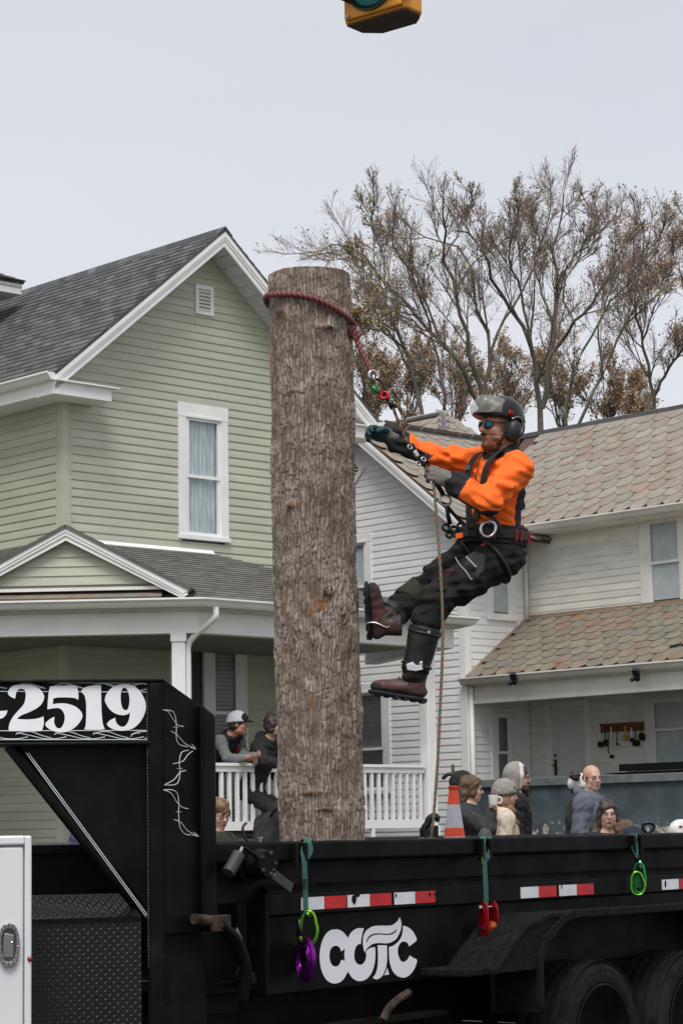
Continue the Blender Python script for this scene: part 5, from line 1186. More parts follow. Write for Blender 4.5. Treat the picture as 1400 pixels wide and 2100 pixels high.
ad = nt.nodes.new('ShaderNodeMath'); ad.operation = 'MULTIPLY_ADD'; ad.inputs[1].default_value = .55; L(attr('plate'), ad.inputs[0])
sb_ = nt.nodes.new('ShaderNodeMath'); sb_.operation = 'MULTIPLY_ADD'; sb_.inputs[1].default_value = 1.25; sb_.inputs[2].default_value = -.33; L(nn_.outputs['Fac'], sb_.inputs[0]); L(sb_.outputs[0], ad.inputs[2]); L(ad.outputs[0], r1.inputs[0])
def mixn(fac, A, col_):
    x = nt.nodes.new('ShaderNodeMix'); x.data_type = 'RGBA'; L(fac, x.inputs['Factor']); L(A, x.inputs['A']); x.inputs['B'].default_value = (*col_, 1); return x.outputs['Result']
n8 = nt.nodes.new('ShaderNodeTexNoise'); n8.inputs['Scale'].default_value = 30; n8.inputs['Detail'].default_value = 4; L(tcn.outputs['Object'], n8.inputs['Vector'])
def gate(a, lo, hi):
    mu = nt.nodes.new('ShaderNodeMath'); mu.operation = 'MULTIPLY'; L(a, mu.inputs[0]); L(n8.outputs['Fac'], mu.inputs[1]); mr = nt.nodes.new('ShaderNodeMapRange'); mr.inputs['From Min'].default_value = lo; mr.inputs['From Max'].default_value = hi; L(mu.outputs[0], mr.inputs['Value']); return mr.outputs[0]
o1 = mixn(gate(attr('raw'), .18, .42), r1.outputs[0], (.24, .115, .05)); o2 = mixn(gate(attr('stain'), .15, .5), o1, (.045, .034, .028))
L(o2, b.inputs['Base Color'])
bp = nt.nodes.new('ShaderNodeBump'); bp.inputs['Strength'].default_value = .8; bp.inputs['Distance'].default_value = .004; L(n8.outputs['Fac'], bp.inputs['Height']); L(bp.outputs[0], b.inputs['Normal'])
bo = np_mesh('bark', [(VV.reshape(-1, 3), q)], m, trunk, smooth=False)
for nm, ar in (('plate', np.clip(pl_*(.30+.80*ID)+.12*fine+.5*(big_-.5)+.25*(big2-.5), 0, 1)), ('raw', RAW), ('stain', DARK)):
    at_ = bo.data.attributes.new(nm, 'FLOAT', 'POINT'); at_.data.foreach_set('value', ar.ravel().astype(np.float32))
WOOD = mat('fresh_cut_wood', (.42, .30, .17), .85, var=.25, vs=20)
cv = [tuple(a_*(RR[-1, k]-.002)*math.cos(th_[k])+b_*(RR[-1, k]-.002)*math.sin(th_[k])+c_*(TLEN-.001)) for k in range(NTH)]
MB().add(cv+[tuple(c_*(TLEN+.006))], [(k, (k+1) % NTH, NTH) for k in range(NTH)]).build('cut_face', WOOD, trunk)
ka, kz = tpix(677, 1212); kn = (e1*math.cos(ka)+e2*math.sin(ka)); kc = ax_*kz+kn*(TRAD+.004)
MB().lathe([(.030, .0), (.027, .012), (.020, .016), (.014, .010), (.0, -.004)], kc, kn, 20).build('knot', mat('knot_wood', (.12, .065, .04), .9, var=.5, vs=40, bump=.8, bs=60, c2=(.22, .12, .07)), trunk, smooth=True)

# ------------------------------------------------------------------ ropes
def rope_mb(path, rad, nm, pitch, strands=4, n=6):
    P = [Vector(p) for p in path]; L_ = [0]
    for i in range(1, len(P)): L_.append(L_[-1]+(P[i]-P[i-1]).length)
    N = max(8, int(L_[-1]/pitch*7)); Q = []; j = 0
    for i in range(N+1):
        s = L_[-1]*i/N
        while j < len(P)-2 and L_[j+1] < s: j += 1
        t = (s-L_[j])/max(1e-9, L_[j+1]-L_[j]); Q.append(P[j]*(1-t)+P[j+1]*t)
    fr = []; prev = None
    for i, p in enumerate(Q):
        t = (Q[min(i+1, N)]-Q[max(i-1, 0)]).normalized()
        if prev is None: prev = t.orthogonal().normalized()
        prev = (prev-t*prev.dot(t)).normalized(); fr.append((prev, t.cross(prev)))
    mb = MB()
    for k in range(strands):
        mb.m = k % nm; pts = []
        for i, p in enumerate(Q):
            a = 2*math.pi*(k/strands+L_[-1]*i/N/pitch); pts.append(p+(fr[i][0]*math.cos(a)+fr[i][1]*math.sin(a))*rad*.5)
        mb.tube(pts, rad*.58, n)
    return mb
BURG = [mat('burgundy_rope', (.13, .028, .035), .8, bump=.6, bs=300), mat('pink_fleck_rope', (.24, .085, .08), .8, bump=.6, bs=300)]
CAMO = [mat('olive_rope', (.055, .062, .03), .85), mat('red_fleck_rope', (.20, .05, .035), .85), mat('tan_rope', (.22, .19, .09), .85), mat('dark_rope', (.03, .035, .03), .85)]
TAILR = [mat('orange_rope', (.38, .15, .08), .8), mat('green_rope', (.035, .14, .075), .8), mat('grey_rope', (.20, .19, .17), .8), mat('rust_rope', (.20, .10, .06), .8)]
SILV = mat('polished_ring', (.5, .5, .5), .2, 1.0); REDA = mat('red_anodised', (.42, .012, .02), .3, .8); GRNA = mat('green_anodised', (.02, .30, .06), .3, .8); PURA = mat('purple_anodised', (.19, .012, .24), .25, .9); LIMA = mat('lime_anodised', (.16, .42, .03), .25, .9); BLKH = mat('black_hardware', (.008, .008, .008), .35, .3); GOLD = mat('orange_anodised', (.34, .07, .012), .4, .5)
def torus(c, ax, R_, r_, n=24, sq=1.0, up=None):
    c = Vector(c); ax = Vector(ax).normalized(); x = ax.orthogonal().normalized() if up is None else (Vector(up)-ax*Vector(up).dot(ax)).normalized(); y = ax.cross(x)
    return MB().tube([c+x*R_*math.cos(2*math.pi*k/n)+y*R_*sq*math.sin(2*math.pi*k/n) for k in range(n)], r_, 8, closed=True)
# burgundy sling around the trunk head
sl_pts = []
for k in range(49):
    f_ = k/48; ang = math.pi+f_*math.pi*1.0       # front half, from the left edge round to the right edge
    px_l = 1-(1+math.cos(ang))/2
    x_n = (1+math.cos(ang))/2; zpix = 607+ -6*math.sin(math.pi*x_n)*1 + 58*(x_n**2.6)
    z = tpix(548+172*min(max(x_n, .04), .96), zpix)[1]
    sl_pts.append(tb0+ax_*z+(e1*math.cos(ang)+e2*math.sin(ang))*(TRAD+.019))
zl, zr = (sl_pts[0]-tb0).dot(ax_), (sl_pts[-1]-tb0).dot(ax_)
back = [tb0+ax_*lerp(zr, zl, k/24)+(e1*math.cos(k/24*math.pi)+e2*math.sin(k/24*math.pi))*(TRAD+.019) for k in range(1, 25)]
loop = sl_pts+back
knot = at(727, 684, 12.13); rng = at(765, 770, 12.05)
slg = empty('trunk_sling', knot, 0, 'burgundy rope sling tied around the trunk head with steel rings', 'rope')
so = tuple(knot)
rope_mb(loop, .0155, 2, .06).build('sling_loop', BURG, slg, so, smooth=True)
rope_mb(spline([sl_pts[-2], sl_pts[-1], knot+Vector((-.005, 0, .02)), knot+Vector((.005, 0, -.03)), at(748, 735, 12.09), at(761, 762, 12.06)], 6), .015, 2, .06).build('sling_leg', BURG, slg, so, smooth=True)
kp = [knot+Vector((math.cos(a)*.026, math.sin(a*2)*.018, math.sin(a)*.022+.012*math.cos(a*3))) for a in [i*2*math.pi/30 for i in range(31)]]
rope_mb(kp, .0115, 2, .05).build('sling_knot', BURG, slg, so, smooth=True)
torus(rng, (.35, -.9, .1), .026, .0085).build('steel_ring', SILV, slg, so, smooth=True); torus(at(768, 777, 12.04), (.9, -.3, .2), .020, .007).build('steel_ring', SILV, slg, so, smooth=True)
def carab(c, d, ax, L_, W_, r_, m, name, parent, off, gate=None):
    c = Vector(c); d = Vector(d).normalized(); ax = Vector(ax); s = d.cross(ax).normalized()
    P = [c+d*L_*.5*math.copysign(abs(math.cos(t))**.75, math.cos(t))+s*W_*.5*math.sin(t)*(1.0 if math.cos(t) < 0 else .82) for t in [i*2*math.pi/28 for i in range(28)]]
    o = MB().tube(P, r_, 8, closed=True).build(name, m, parent, off, smooth=True)
    if gate: MB().tube([c+s*W_*.5+d*L_*.26, c+s*W_*.5-d*L_*.26], r_*1.45, 10).build('gate_sleeve', gate, o, off, smooth=True)
    return o
dv = (at(790, 815, 12)-at(768, 780, 12)).normalized()
carab(at(777, 794, 12.03), dv, (.3, -.9, 0), .105, .055, .006, BLKH, 'carabiner', slg, so, GRNA)
torus(at(788, 811, 12.02), (-.2, -.95, .3), .020, .009).build('red_ring', REDA, slg, so, smooth=True)
MB().tube([at(795, 820, 12.01), at(806, 836, 12.0)], [.014, .019], 10).build('thimble', BLKH, slg, so, smooth=True)
# climbing line: camo eye, hitch and the tail hanging down to the trailer
hand_pt = at(884, 968, 11.93)
cl = empty('climbing_rope', at(885, 1700, 11.95), 0, 'thin orange and green climbing rope hanging from the glove to the trailer', 'rope'); co = tuple(at(885, 1700, 11.95))
rope_mb(spline([at(804, 832, 12.0), at(814, 858, 11.99), at(825, 885, 11.98), at(832, 902, 11.97)], 6), .0085, 4, .05).build('hitch_leg', CAMO, cl, co, smooth=True)
rope_mb(spline([at(810, 828, 12.0), at(822, 840, 11.98), at(831, 860, 11.97), at(830, 888, 11.97), at(829, 905, 11.97)], 6), .0085, 4, .05).build('hitch_leg', CAMO, cl, co, smooth=True)
kc2 = at(810, 828, 12.0); rope_mb([kc2+Vector((math.cos(a)*.018, math.sin(a*2)*.012, math.sin(a)*.018)) for a in [i*2*math.pi/24 for i in range(25)]], .008, 4, .04).build('stopper_knot', CAMO, cl, co, smooth=True)
rope_mb([at(829, 895, 11.97), at(848, 925, 11.95), at(870, 955, 11.93), at(888, 985, 11.93)], .009, 4, .05).build('line', CAMO, cl, co, smooth=True)
for (x, y, r_) in ((846, 918, .022), (853, 931, .018), (866, 948, .02), (860, 940, .016)):
    c = at(x, y, 11.93); MB().obox(c, dv*r_, Vector((0, -.016, 0)), dv.cross(Vector((0, 1, 0)))*r_*.6).build('rope_wrench', BLKH if r_ != .018 else SILV, cl, co, bevel=.004)
for (x, y) in ((840, 917), (868, 942), (857, 951)): torus(at(x, y, 11.91), (.4, -.8, .2), .012, .004, 14).build('wrench_pin', SILV, cl, co, smooth=True)
tail = spline([at(888, 985, 11.93), at(893, 1040, 11.92), at(900, 1130, 11.92), at(906, 1240, 11.92), at(907, 1330, 11.93), at(903, 1430, 11.95), at(897, 1560, 11.98), at(889, 1670, 12.0), at(884, 1712, 12.02), at(880, 1745, 12.05)], 10)
rope_mb(tail, .0082, 4, .07).build('rope_tail', TAILR, cl, co, smooth=True)
st = at(585, 557, 12.15)
stub = empty('rope_stub', st-Vector((0, 0, .012)), 0, 'short red and yellow rope end lying on top of the trunk', 'rope')
rope_mb(spline([at(577, 556, 12.1), at(584, 553, 12.13), at(594, 557, 12.17), at(604, 561, 12.22)], 5), .011, 2, .05).build('rope_end', [BURG[1], mat('lime_whipping', (.32, .36, .04), .7)], stub, tuple(st-Vector((0, 0, .012))), smooth=True)

# ------------------------------------------------------------------ traffic cone and hook in the trailer
cc = at(929, 1620, 13.3); cb = Vector((cc.x, cc.y, .85))
cone = empty('traffic_cone', cb, 0, 'orange traffic cone with white reflective bands standing in the trailer', 'cone')
ORC = mat('cone_orange', (.80, .075, .018), .5, var=.06); WHC = mat('cone_reflective_white', (.50, .51, .54), .4, var=.1, vs=20)
ztop = at(929, 1611, 13.3).z-.85; zr2 = lambda y: at(929, y, 13.3).z-.85
wpx = lambda px: px*13.3/FPX/2
def crad(z): return lerp(wpx(44)+.0, wpx(18), min(1, (z-zr2(1720))/(ztop-.03-zr2(1720))))
for za, zb_, m_, nm in ((zr2(1650), ztop-.022, ORC, 'cone_top'), (zr2(1698), zr2(1650), WHC, 'reflective_band'), (zr2(1716), zr2(1698), ORC, 'cone_body'), (.24, zr2(1716), WHC, 'reflective_band'), (.03, .24, ORC, 'cone_body')):
    MB().lathe([(crad(za), za), (crad(zb_), zb_), (crad(zb_)-.004, zb_), (crad(za)-.004, za)], (0, 0, 0), (0, 0, 1), 32, close=True).build(nm, m_, cone, smooth=R(40))
MB().lathe([(crad(ztop)-.004, ztop-.03), (crad(ztop)+.004, ztop-.02), (crad(ztop)+.004, ztop-.002), (crad(ztop)-.008, ztop), (crad(ztop)-.008, ztop-.03)], (0, 0, 0), (0, 0, 1), 24, close=True).build('cone_collar', ORC, cone, smooth=R(40))
MB().box(-.19, .19, -.19, .19, .0, .03).build('cone_base', BLKR, cone, bevel=.01)
hk = at(878, 1710, 12.1); hkb = Vector((hk.x, hk.y, 1.30))
hook = empty('tie_down_winch', hkb, 0, 'black cast hook and winch block beside the rope tail on the trailer', 'hook')
ho = tuple(hkb)
MB().tube(spline([at(872, 1720, 12.1), at(870, 1700, 12.1), at(876, 1690, 12.1), at(880, 1680, 12.1), at(890, 1674, 12.1), at(896, 1680, 12.1), at(896, 1686, 12.1)], 6), [.02]*31+[.012]*6, 10).build('hook', BLKH, hook, ho, smooth=True)
MB().obox(at(872, 1712, 12.12), (.03, 0, 0), (0, .03, 0), (0, 0, .04)).obox(at(890, 1712, 12.14), (.022, 0, 0), (0, .03, 0), (0, 0, .05)).obox(at(876, 1740, 12.12), (.05, 0, 0), (0, .04, 0), (0, 0, .06)).build('winch_block', BLKH, hook, ho, bevel=.008)
MB().obox((hk.x, 12.12, (1.35+.85)/2), (.03, 0, 0), (0, .03, 0), (0, 0, .25)).build('post', BLKH, hook, ho)

# ------------------------------------------------------------------ webbing slings hung on the top rail
WEB = mat('green_webbing', (.028, .105, .092), .8, var=.15, vs=60, bump=.5, bs=300, stretch=(1, 1, 3))
def strip(mb, path, w, th=.004, tw=None):
    # flat webbing along path; width direction given per point (default along the rail)
    P = [Vector(p) for p in path]; W_ = [Vector(v) for v in (tw or [TA]*len(P))]; vs = []
    for i, p in enumerate(P):
        t = (P[min(i+1, len(P)-1)]-P[max(i-1, 0)]).normalized(); w_ = (W_[i]-t*W_[i].dot(t)).normalized(); n_ = t.cross(w_)
        vs += [p-w_*w/2-n_*th/2, p+w_*w/2-n_*th/2, p+w_*w/2+n_*th/2, p-w_*w/2+n_*th/2]
    fs = []
    for i in range(len(P)-1):
        for j in range(4): fs.append((4*i+j, 4*i+(j+1) % 4, 4*i+4+(j+1) % 4, 4*i+4+j))
    fs += [(3, 2, 1, 0), tuple(4*(len(P)-1)+j for j in range(4))]
    return mb.add(vs, fs)
def hw(px, py, d=-.07): v = ht(px, py, d); return tworld(*v)
SG = 'green webbing slings hung on the trailer rail'
# first sling: lime carabiner and purple rigging ring
b0 = hw(630, 1728, -.03); sA = empty('webbing_sling', b0, 0, 'green webbing sling hung on the trailer rail left of the logo', 'sling', SG); o_ = tuple(b0)
mb = MB(); rt = hw(628, 1722, .03)
strip(mb, spline([hw(622, 1724, .08), hw(624, 1721, .02), hw(632, 1724, -.03), hw(637, 1742, -.045), hw(630, 1756, -.05), hw(624, 1766, -.05)], 5), .030)
strip(mb, spline([hw(636, 1724, .08), hw(634, 1720, .02), hw(630, 1726, -.032), hw(622, 1745, -.04), hw(623, 1762, -.052), hw(625, 1790, -.055), hw(626, 1830, -.055), hw(627, 1865, -.055), hw(630, 1872, -.055)], 5), .034)
mb.build('webbing', WEB, sA, o_, smooth=R(50))
for k in range(5): MB().bar(hw(618, 1803+k*4.5, -.060), hw(629, 1803+k*4.5, -.060), .004, .003).build('stitching', BLKH, sA, o_)
cA = hw(632, 1903, -.06); cro = empty('carabiner', cA, 0, 'lime green carabiner clipped between green sling and purple ring', 'carabiner'); o_ = tuple(cA)
MB().tube([hw(629, 1872, -.06), hw(634, 1880, -.06)], .012, 8).build('sling_eye', LIMA, cro, o_, smooth=True)
carab(hw(632, 1903, -.06), (.05, 0, 1), (.15, 1, 0), .155, .085, .0085, LIMA, 'carabiner_body', cro, o_, BLKH)
pc = hw(627, 1968, -.055); pr = empty('rigging_ring', pc, 0, 'purple drilled rigging ring hanging from the lime carabiner', 'rigging ring'); o_ = tuple(pc)
pax = (TA*.85-TB*.50).normalized()
P_ = MB().lathe([(.050, -.014), (.098, -.014), (.104, -.008), (.104, .008), (.098, .014), (.050, .014), (.046, .0)], pc, pax, 40, close=True).build('ring_body', PURA, pr, o_, smooth=R(35))
for rr2 in (.060, .078, .092):
    torus(pc-pax*.014, pax, rr2, .0035, 36).build('ring_groove', PURA, pr, o_, smooth=True)
px_ = pax.orthogonal().normalized(); py_ = pax.cross(px_)
for k in range(6):
    a = k*math.pi/3+.3; MB().lathe([(.010, -.0165), (.0, -.0163)], pc+(px_*math.cos(a)+py_*math.sin(a))*.075, pax, 12).build('dark_ring_hole_disc', DARKIN, pr, o_)  # drilled holes are only dark discs, their shade put into the colour
MB().lathe([(.045, -.012), (.045, .012)], pc, pax, 24).build('ring_core', BLKH, pr, o_)
# second sling: red pulley block
b0 = hw(992, 1720, -.03); sB = empty('webbing_sling', b0, 0, 'green webbing sling hung on the trailer rail, holding the red pulley', 'sling', SG); o_ = tuple(b0)
mb = MB()
strip(mb, spline([hw(988, 1722, .08), hw(988, 1716, .02), hw(989, 1722, -.035), hw(992, 1760, -.05), hw(995, 1810, -.055), hw(996, 1845, -.055), hw(995, 1864, -.055)], 5), .038)
strip(mb, spline([hw(1000, 1722, .08), hw(1000, 1716, .02), hw(1004, 1722, -.035), hw(1005, 1742, -.045), hw(1001, 1754, -.05), hw(996, 1762, -.052)], 5), .030)
mb.build('webbing', WEB, sB, o_, smooth=R(50)); MB().tube([hw(988, 1758, -.06), hw(989, 1772, -.06)], .005, 6).build('clip_pin', LIMA, sB, o_)
pc = hw(1000, 1885, -.06); pu = empty('pulley_block', pc, 0, 'red metal pulley block with orange sheave hanging on a green sling', 'pulley'); o_ = tuple(pc)
for dx in (-.045, .045):
    P = []
    for k in range(20):
        a = 2*math.pi*k/20; P.append(pc+TA*dx+TB*(math.cos(a)*.032)+Vector((0, 0, math.copysign(abs(math.sin(a))**.6, math.sin(a))*.092)))
    MB().prism(P, TA*.012).build('side_plate', REDA, pu, o_, bevel=.004)
    MB().prism([p+TA*(.012 if dx > 0 else -.006)+(pc+TA*dx-p)*.35 for p in P], TA*.006).build('plate_boss', REDA, pu, o_, bevel=.002)
MB().lathe([(.036, -.03), (.026, -.012), (.026, .012), (.036, .03)], pc+Vector((0, 0, -.045)), TA, 24).build('sheave', GOLD, pu, o_, smooth=R(35))
MB().tube([pc-TA*.085+Vector((0, 0, .062)), pc+TA*.07+Vector((0, 0, .062))], .009, 10).build('top_pin', SILV, pu, o_); MB().lathe([(.016, -.012), (.016, .012)], pc-TA*.085+Vector((0, 0, .062)), TA, 8).build('pin_knob', SILV, pu, o_)
MB().tube([pc-TA*.06+Vector((0, 0, -.045)), pc+TA*.064+Vector((0, 0, -.045))], .010, 10).build('axle_bolt', SILV, pu, o_)
# third sling: green carabiner and small block
b0 = hw(1300, 1714, -.03); sC_ = empty('webbing_sling', b0, 0, 'short green webbing sling at the right end of the trailer rail', 'sling', SG); o_ = tuple(b0)
mb = MB(); strip(mb, spline([hw(1297, 1716, .08), hw(1297, 1710, .02), hw(1299, 1716, -.035), hw(1303, 1735, -.045), hw(1304, 1756, -.05)], 5), .040); strip(mb, spline([hw(1304, 1716, .08), hw(1304, 1710, .02), hw(1301, 1716, -.03), hw(1297, 1738, -.04), hw(1303, 1752, -.055)], 5), .026); mb.build('webbing', WEB, sC_, o_, smooth=R(50))
cA = hw(1308, 1800, -.06); cr3 = empty('carabiner', cA, 0, 'green double carabiner hanging at the right end of the rail', 'carabiner'); o_ = tuple(cA)
MB().tube([hw(1311, 1765, -.06), hw(1313, 1790, -.06)], .009, 10).build('swivel', SILV, cr3, o_, smooth=True); MB().ball(hw(1304, 1760, -.058), .016, 10).build('shackle_bow', BLKH, cr3, o_, smooth=True)
carab(hw(1309, 1800, -.06), (.06, 0, 1), (.2, 1, 0), .17, .075, .008, mat('emerald_anodised', (.02, .33, .10), .25, .9), 'carabiner_body', cr3, o_); carab(hw(1306, 1812, -.075), (-.06, 0, 1), (-.1, 1, 0), .13, .085, .008, LIMA, 'carabiner_body', cr3, o_)
MB().prism([hw(1303, 1795, -.07), hw(1310, 1795, -.07), hw(1314, 1820, -.07), hw(1300, 1820, -.07)], TB*.01).build('side_plate', mat('emerald_anodised2', (.015, .24, .07), .3, .9), cr3, o_)

# ------------------------------------------------------------------ traffic signal hanging over the street
SGN = mat('signal_yellow', (.62, .25, .012), .45, var=.08, vs=4); SBK = mat('signal_dark', (.03, .022, .016), .7)
sc0 = at(706, 53, 10.3); fdir = GB.copy(); ndir = -GQ.copy()   # face runs along GB, looks towards -GQ
fdir = (at(832, 16, 11.9)-sc0); W_ = .345; sgb = Vector((sc0.x, sc0.y, sc0.z))
sig = empty('traffic_signal', sgb, 0, 'yellow traffic signal with teal lens hanging at the top of the photo', 'traffic light'); o_ = tuple(sgb)
A2 = R(38.5); fd = Vector((math.cos(A2), -math.sin(A2), 0)); nd = Vector((-math.sin(A2), -math.cos(A2), 0))
SW_, SD_ = .36, .20
def sp(u, n_, z): return sgb+fd*u-nd*n_+Vector((0, 0, z))
def sbox(u0, u1, n0, n1, z0, z1, ch=0.0):
    if ch: pl2 = [(u0, n0), (u1, n0), (u1, n1-ch), (u1-ch, n1), (u0+ch, n1), (u0, n1-ch)]
    else: pl2 = [(u0, n0), (u1, n0), (u1, n1), (u0, n1)]
    return MB().prism([sp(u, n_, z0) for u, n_ in pl2], (0, 0, z1-z0))
for k in range(3):
    z0 = k*.36; bd = sbox(0, SW_, .0, SD_, z0+.004, z0+.356, .07).build('signal_section', SGN, sig, o_, bevel=.012)
    c = sp(SW_/2, 0, z0+.18)
    sbox(.012, SW_-.012, -.018, .0, z0+.016, z0+.344).build('section_door', SGN, bd, o_, bevel=.008)
    MB().lathe([(.152, .018), (.152, .03), (.142, .03), (.142, .014)], c, nd, 40).build('lens_ring', SBK, bd, o_, smooth=R(40))
    MB().lathe([(.143, .016), (.12, .030), (.08, .042), (.04, .048), (.0, .05)], c, nd, 40).build('lens', mat(['teal_signal_lens', 'amber_signal_lens', 'red_signal_lens'][k], [(.02, .20, .19), (.3, .14, .01), (.25, .01, .01)][k], .2, var=.15, vs=40, bump=.4, bs=120), bd, o_, smooth=True)
    vz = MB(); vs = []; NV = 30
    for i in range(NV+1):
        a = lerp(R(-38), R(218), i/NV); rim = c+fd*math.cos(a)*.155+Vector((0, 0, math.sin(a)*.155)); dp = .05+.20*max(0, .5+.5*math.sin(a))
        for r_, d_ in ((1, .0), (1, dp), (.985, dp), (.985, 0)): vs.append(c+(rim-c)*r_+nd*(.02+d_))
    vz.add(vs, [(4*i+j, 4*i+(j+1) % 4, 4*i+4+(j+1) % 4, 4*i+4+j) for i in range(NV) for j in range(4)]); vz.build('visor', mat('visor_yellow_black', (.05, .035, .012), .6), bd, o_, smooth=R(40))
    for zz in (.07, .29): MB().obox(sp(SW_+.004, .0, z0+zz), fd*.012, nd*.022, (0, 0, .018)).build('door_hinge', SGN, bd, o_, bevel=.003)
    MB().ball(sp(.04, -.022, z0+.03), .009, 8).build('door_screw', STEEL, bd, o_, smooth=True)
MB().prism([sp(u, n_, -.004) for u, n_ in ((.01, .006), (SW_-.01, .006), (SW_-.01, SD_-.075), (SW_-.08, SD_-.008), (.08, SD_-.008), (.01, SD_-.075))], (0, 0, .006)).build('bottom_plate', SBK, sig, o_)
MB().tube([sp(SW_/2, .1, 1.08), sp(SW_/2, .1, 1.5)], .03, 10).build('hanger', SGN, sig, o_)
c = sp(SW_/2, .1, 1.5); wa = []
for k in range(41): t = k/40; wa.append(c+fd*lerp(-14, 14, t)+Vector((0, 0, 1.2*((2*t-1)**2))))
sw_ = MB().tube(wa, .008, 6).build('span_wire', BLKH, None); tag(sw_, 'steel span wire carrying the traffic signal across the street', 'cable')
for k in (0, -1):
    e = wa[k]; po_ = empty('signal_pole', (e.x, e.y, 0), 0, 'wooden utility pole at the %s end of the signal wire' % ('left' if k == 0 else 'right'), 'pole')
    MB().tube([(0, 0, -.1), (0, 0, e.z+.8)], [.16, .12], 14).build('pole_shaft', mat('pole_wood', (.12, .09, .065), .9), po_, smooth=R(40)); MB().bar((-.5, 0, e.z+.4), (.5, 0, e.z+.4), .08, .1).build('cross_arm', MATS['pole_wood'], po_)
# ------------------------------------------------------------------ figures: implicit surfaces meshed with surface nets
class SDF:
    def __init__(s, h): s.h = h; s.pr = []; s.cuts = []; s.subs = []; s.wr = None
    def cap(s, a, ra, b, rb, k=.02): s.pr.append(('c', np.array(a, float), ra, np.array(b, float), rb, k)); return s
    def ell(s, c, rad, ax=None, k=.02):
        A = np.eye(3) if ax is None else np.array([list(v) for v in ax], float); s.pr.append(('e', np.array(c, float), np.array(rad, float), A, None, k)); return s
    def cut(s, p, n, rad=None): s.cuts.append((np.array(p, float), np.array(n, float)/np.linalg.norm(n), rad)); return s      # removes the side the normal points to
    def sub(s, c, r_, k=.01): s.subs.append((np.array(c, float), r_, k)); return s
    def mesh(s):
        h = s.h; lo = np.full(3, 1e9); hi = -lo; bb = []
        for p in s.pr:
            if p[0] == 'c': a = np.minimum(p[1]-p[2], p[3]-p[4]); b = np.maximum(p[1]+p[2], p[3]+p[4])
            else: e = np.abs(p[3].T) @ p[2]; a = p[1]-e; b = p[1]+e
            bb.append((a, b)); lo = np.minimum(lo, a); hi = np.maximum(hi, b)
        lo = lo-3*h; n = np.ceil((hi-lo)/h).astype(int)+4; D = np.full(n, .3, np.float32); mg = .05
        ax = [lo[i]+np.arange(n[i])*h for i in range(3)]
        for p, (a, b) in zip(s.pr, bb):
            i0 = np.maximum(((a-mg-lo)/h).astype(int), 0); i1 = np.minimum(((b+mg-lo)/h).astype(int)+2, n); sl = tuple(slice(i0[j], i1[j]) for j in range(3))
            X = ax[0][sl[0]][:, None, None]; Y = ax[1][sl[1]][None, :, None]; Z = ax[2][sl[2]][None, None, :]
            if p[0] == 'c':
                ba = p[3]-p[1]; L2 = max(1e-9, ba@ba); px, py, pz = X-p[1][0], Y-p[1][1], Z-p[1][2]
                t = np.clip((px*ba[0]+py*ba[1]+pz*ba[2])/L2, 0, 1)
                d = np.sqrt((px-ba[0]*t)**2+(py-ba[1]*t)**2+(pz-ba[2]*t)**2)-(p[2]+(p[4]-p[2])*t)
            else:
                px, py, pz = X-p[1][0], Y-p[1][1], Z-p[1][2]; A = p[3]; r_ = p[2]
                q = [(px*A[i][0]+py*A[i][1]+pz*A[i][2])/r_[i] for i in range(3)]
                k0 = np.sqrt(q[0]**2+q[1]**2+q[2]**2)+1e-6; k1 = np.sqrt((q[0]/r_[0])**2+(q[1]/r_[1])**2+(q[2]/r_[2])**2)+1e-6; d = k0*(k0-1)/k1
            o = D[sl]; k = p[5]; hh = np.clip(.5+.5*(o-d)/k, 0, 1); D[sl] = o*(1-hh)+d*hh-k*hh*(1-hh)
        for c, r_, k in s.subs:
            i0 = np.maximum(((c-r_-.03-lo)/h).astype(int), 0); i1 = np.minimum(((c+r_+.03-lo)/h).astype(int)+2, n); sl = tuple(slice(i0[j], i1[j]) for j in range(3))
            d = r_-np.sqrt((ax[0][sl[0]][:, None, None]-c[0])**2+(ax[1][sl[1]][None, :, None]-c[1])**2+(ax[2][sl[2]][None, None, :]-c[2])**2)
            o = D[sl]; hh = np.clip(.5-.5*(o-d)/k, 0, 1); D[sl] = o*(1-hh)+d*hh+k*hh*(1-hh)
        if s.wr is not None:
            X, Y, Z = ax[0][:, None, None], ax[1][None, :, None], ax[2][None, None, :]; amp, fr, sd = s.wr; rg = np.random.default_rng(sd); w = 0
            for i in range(5):
                v = rg.normal(0, 1, 3); v /= np.linalg.norm(v); v *= fr*rg.uniform(.6, 1.7); v2 = rg.normal(0, 1, 3)*fr*.25; w = w+np.sin(X*v[0]+Y*v[1]+Z*v[2]+rg.uniform(0, 6)+1.4*np.sin(X*v2[0]+Y*v2[1]+Z*v2[2]))
            D = D+(amp*w/2.2).astype(np.float32)
        for p, nn, rad in s.cuts:
            sl = tuple(slice(None) for _ in range(3))
            if rad: i0 = np.maximum(((p-rad-lo)/h).astype(int), 0); i1 = np.minimum(((p+rad-lo)/h).astype(int)+2, n); sl = tuple(slice(i0[j], i1[j]) for j in range(3))
            D[sl] = np.maximum(D[sl], ((ax[0][sl[0]]-p[0])[:, None, None]*nn[0]+(ax[1][sl[1]]-p[1])[None, :, None]*nn[1]+(ax[2][sl[2]]-p[2])[None, None, :]*nn[2]).astype(np.float32))
        return surfnet(D, lo, h)
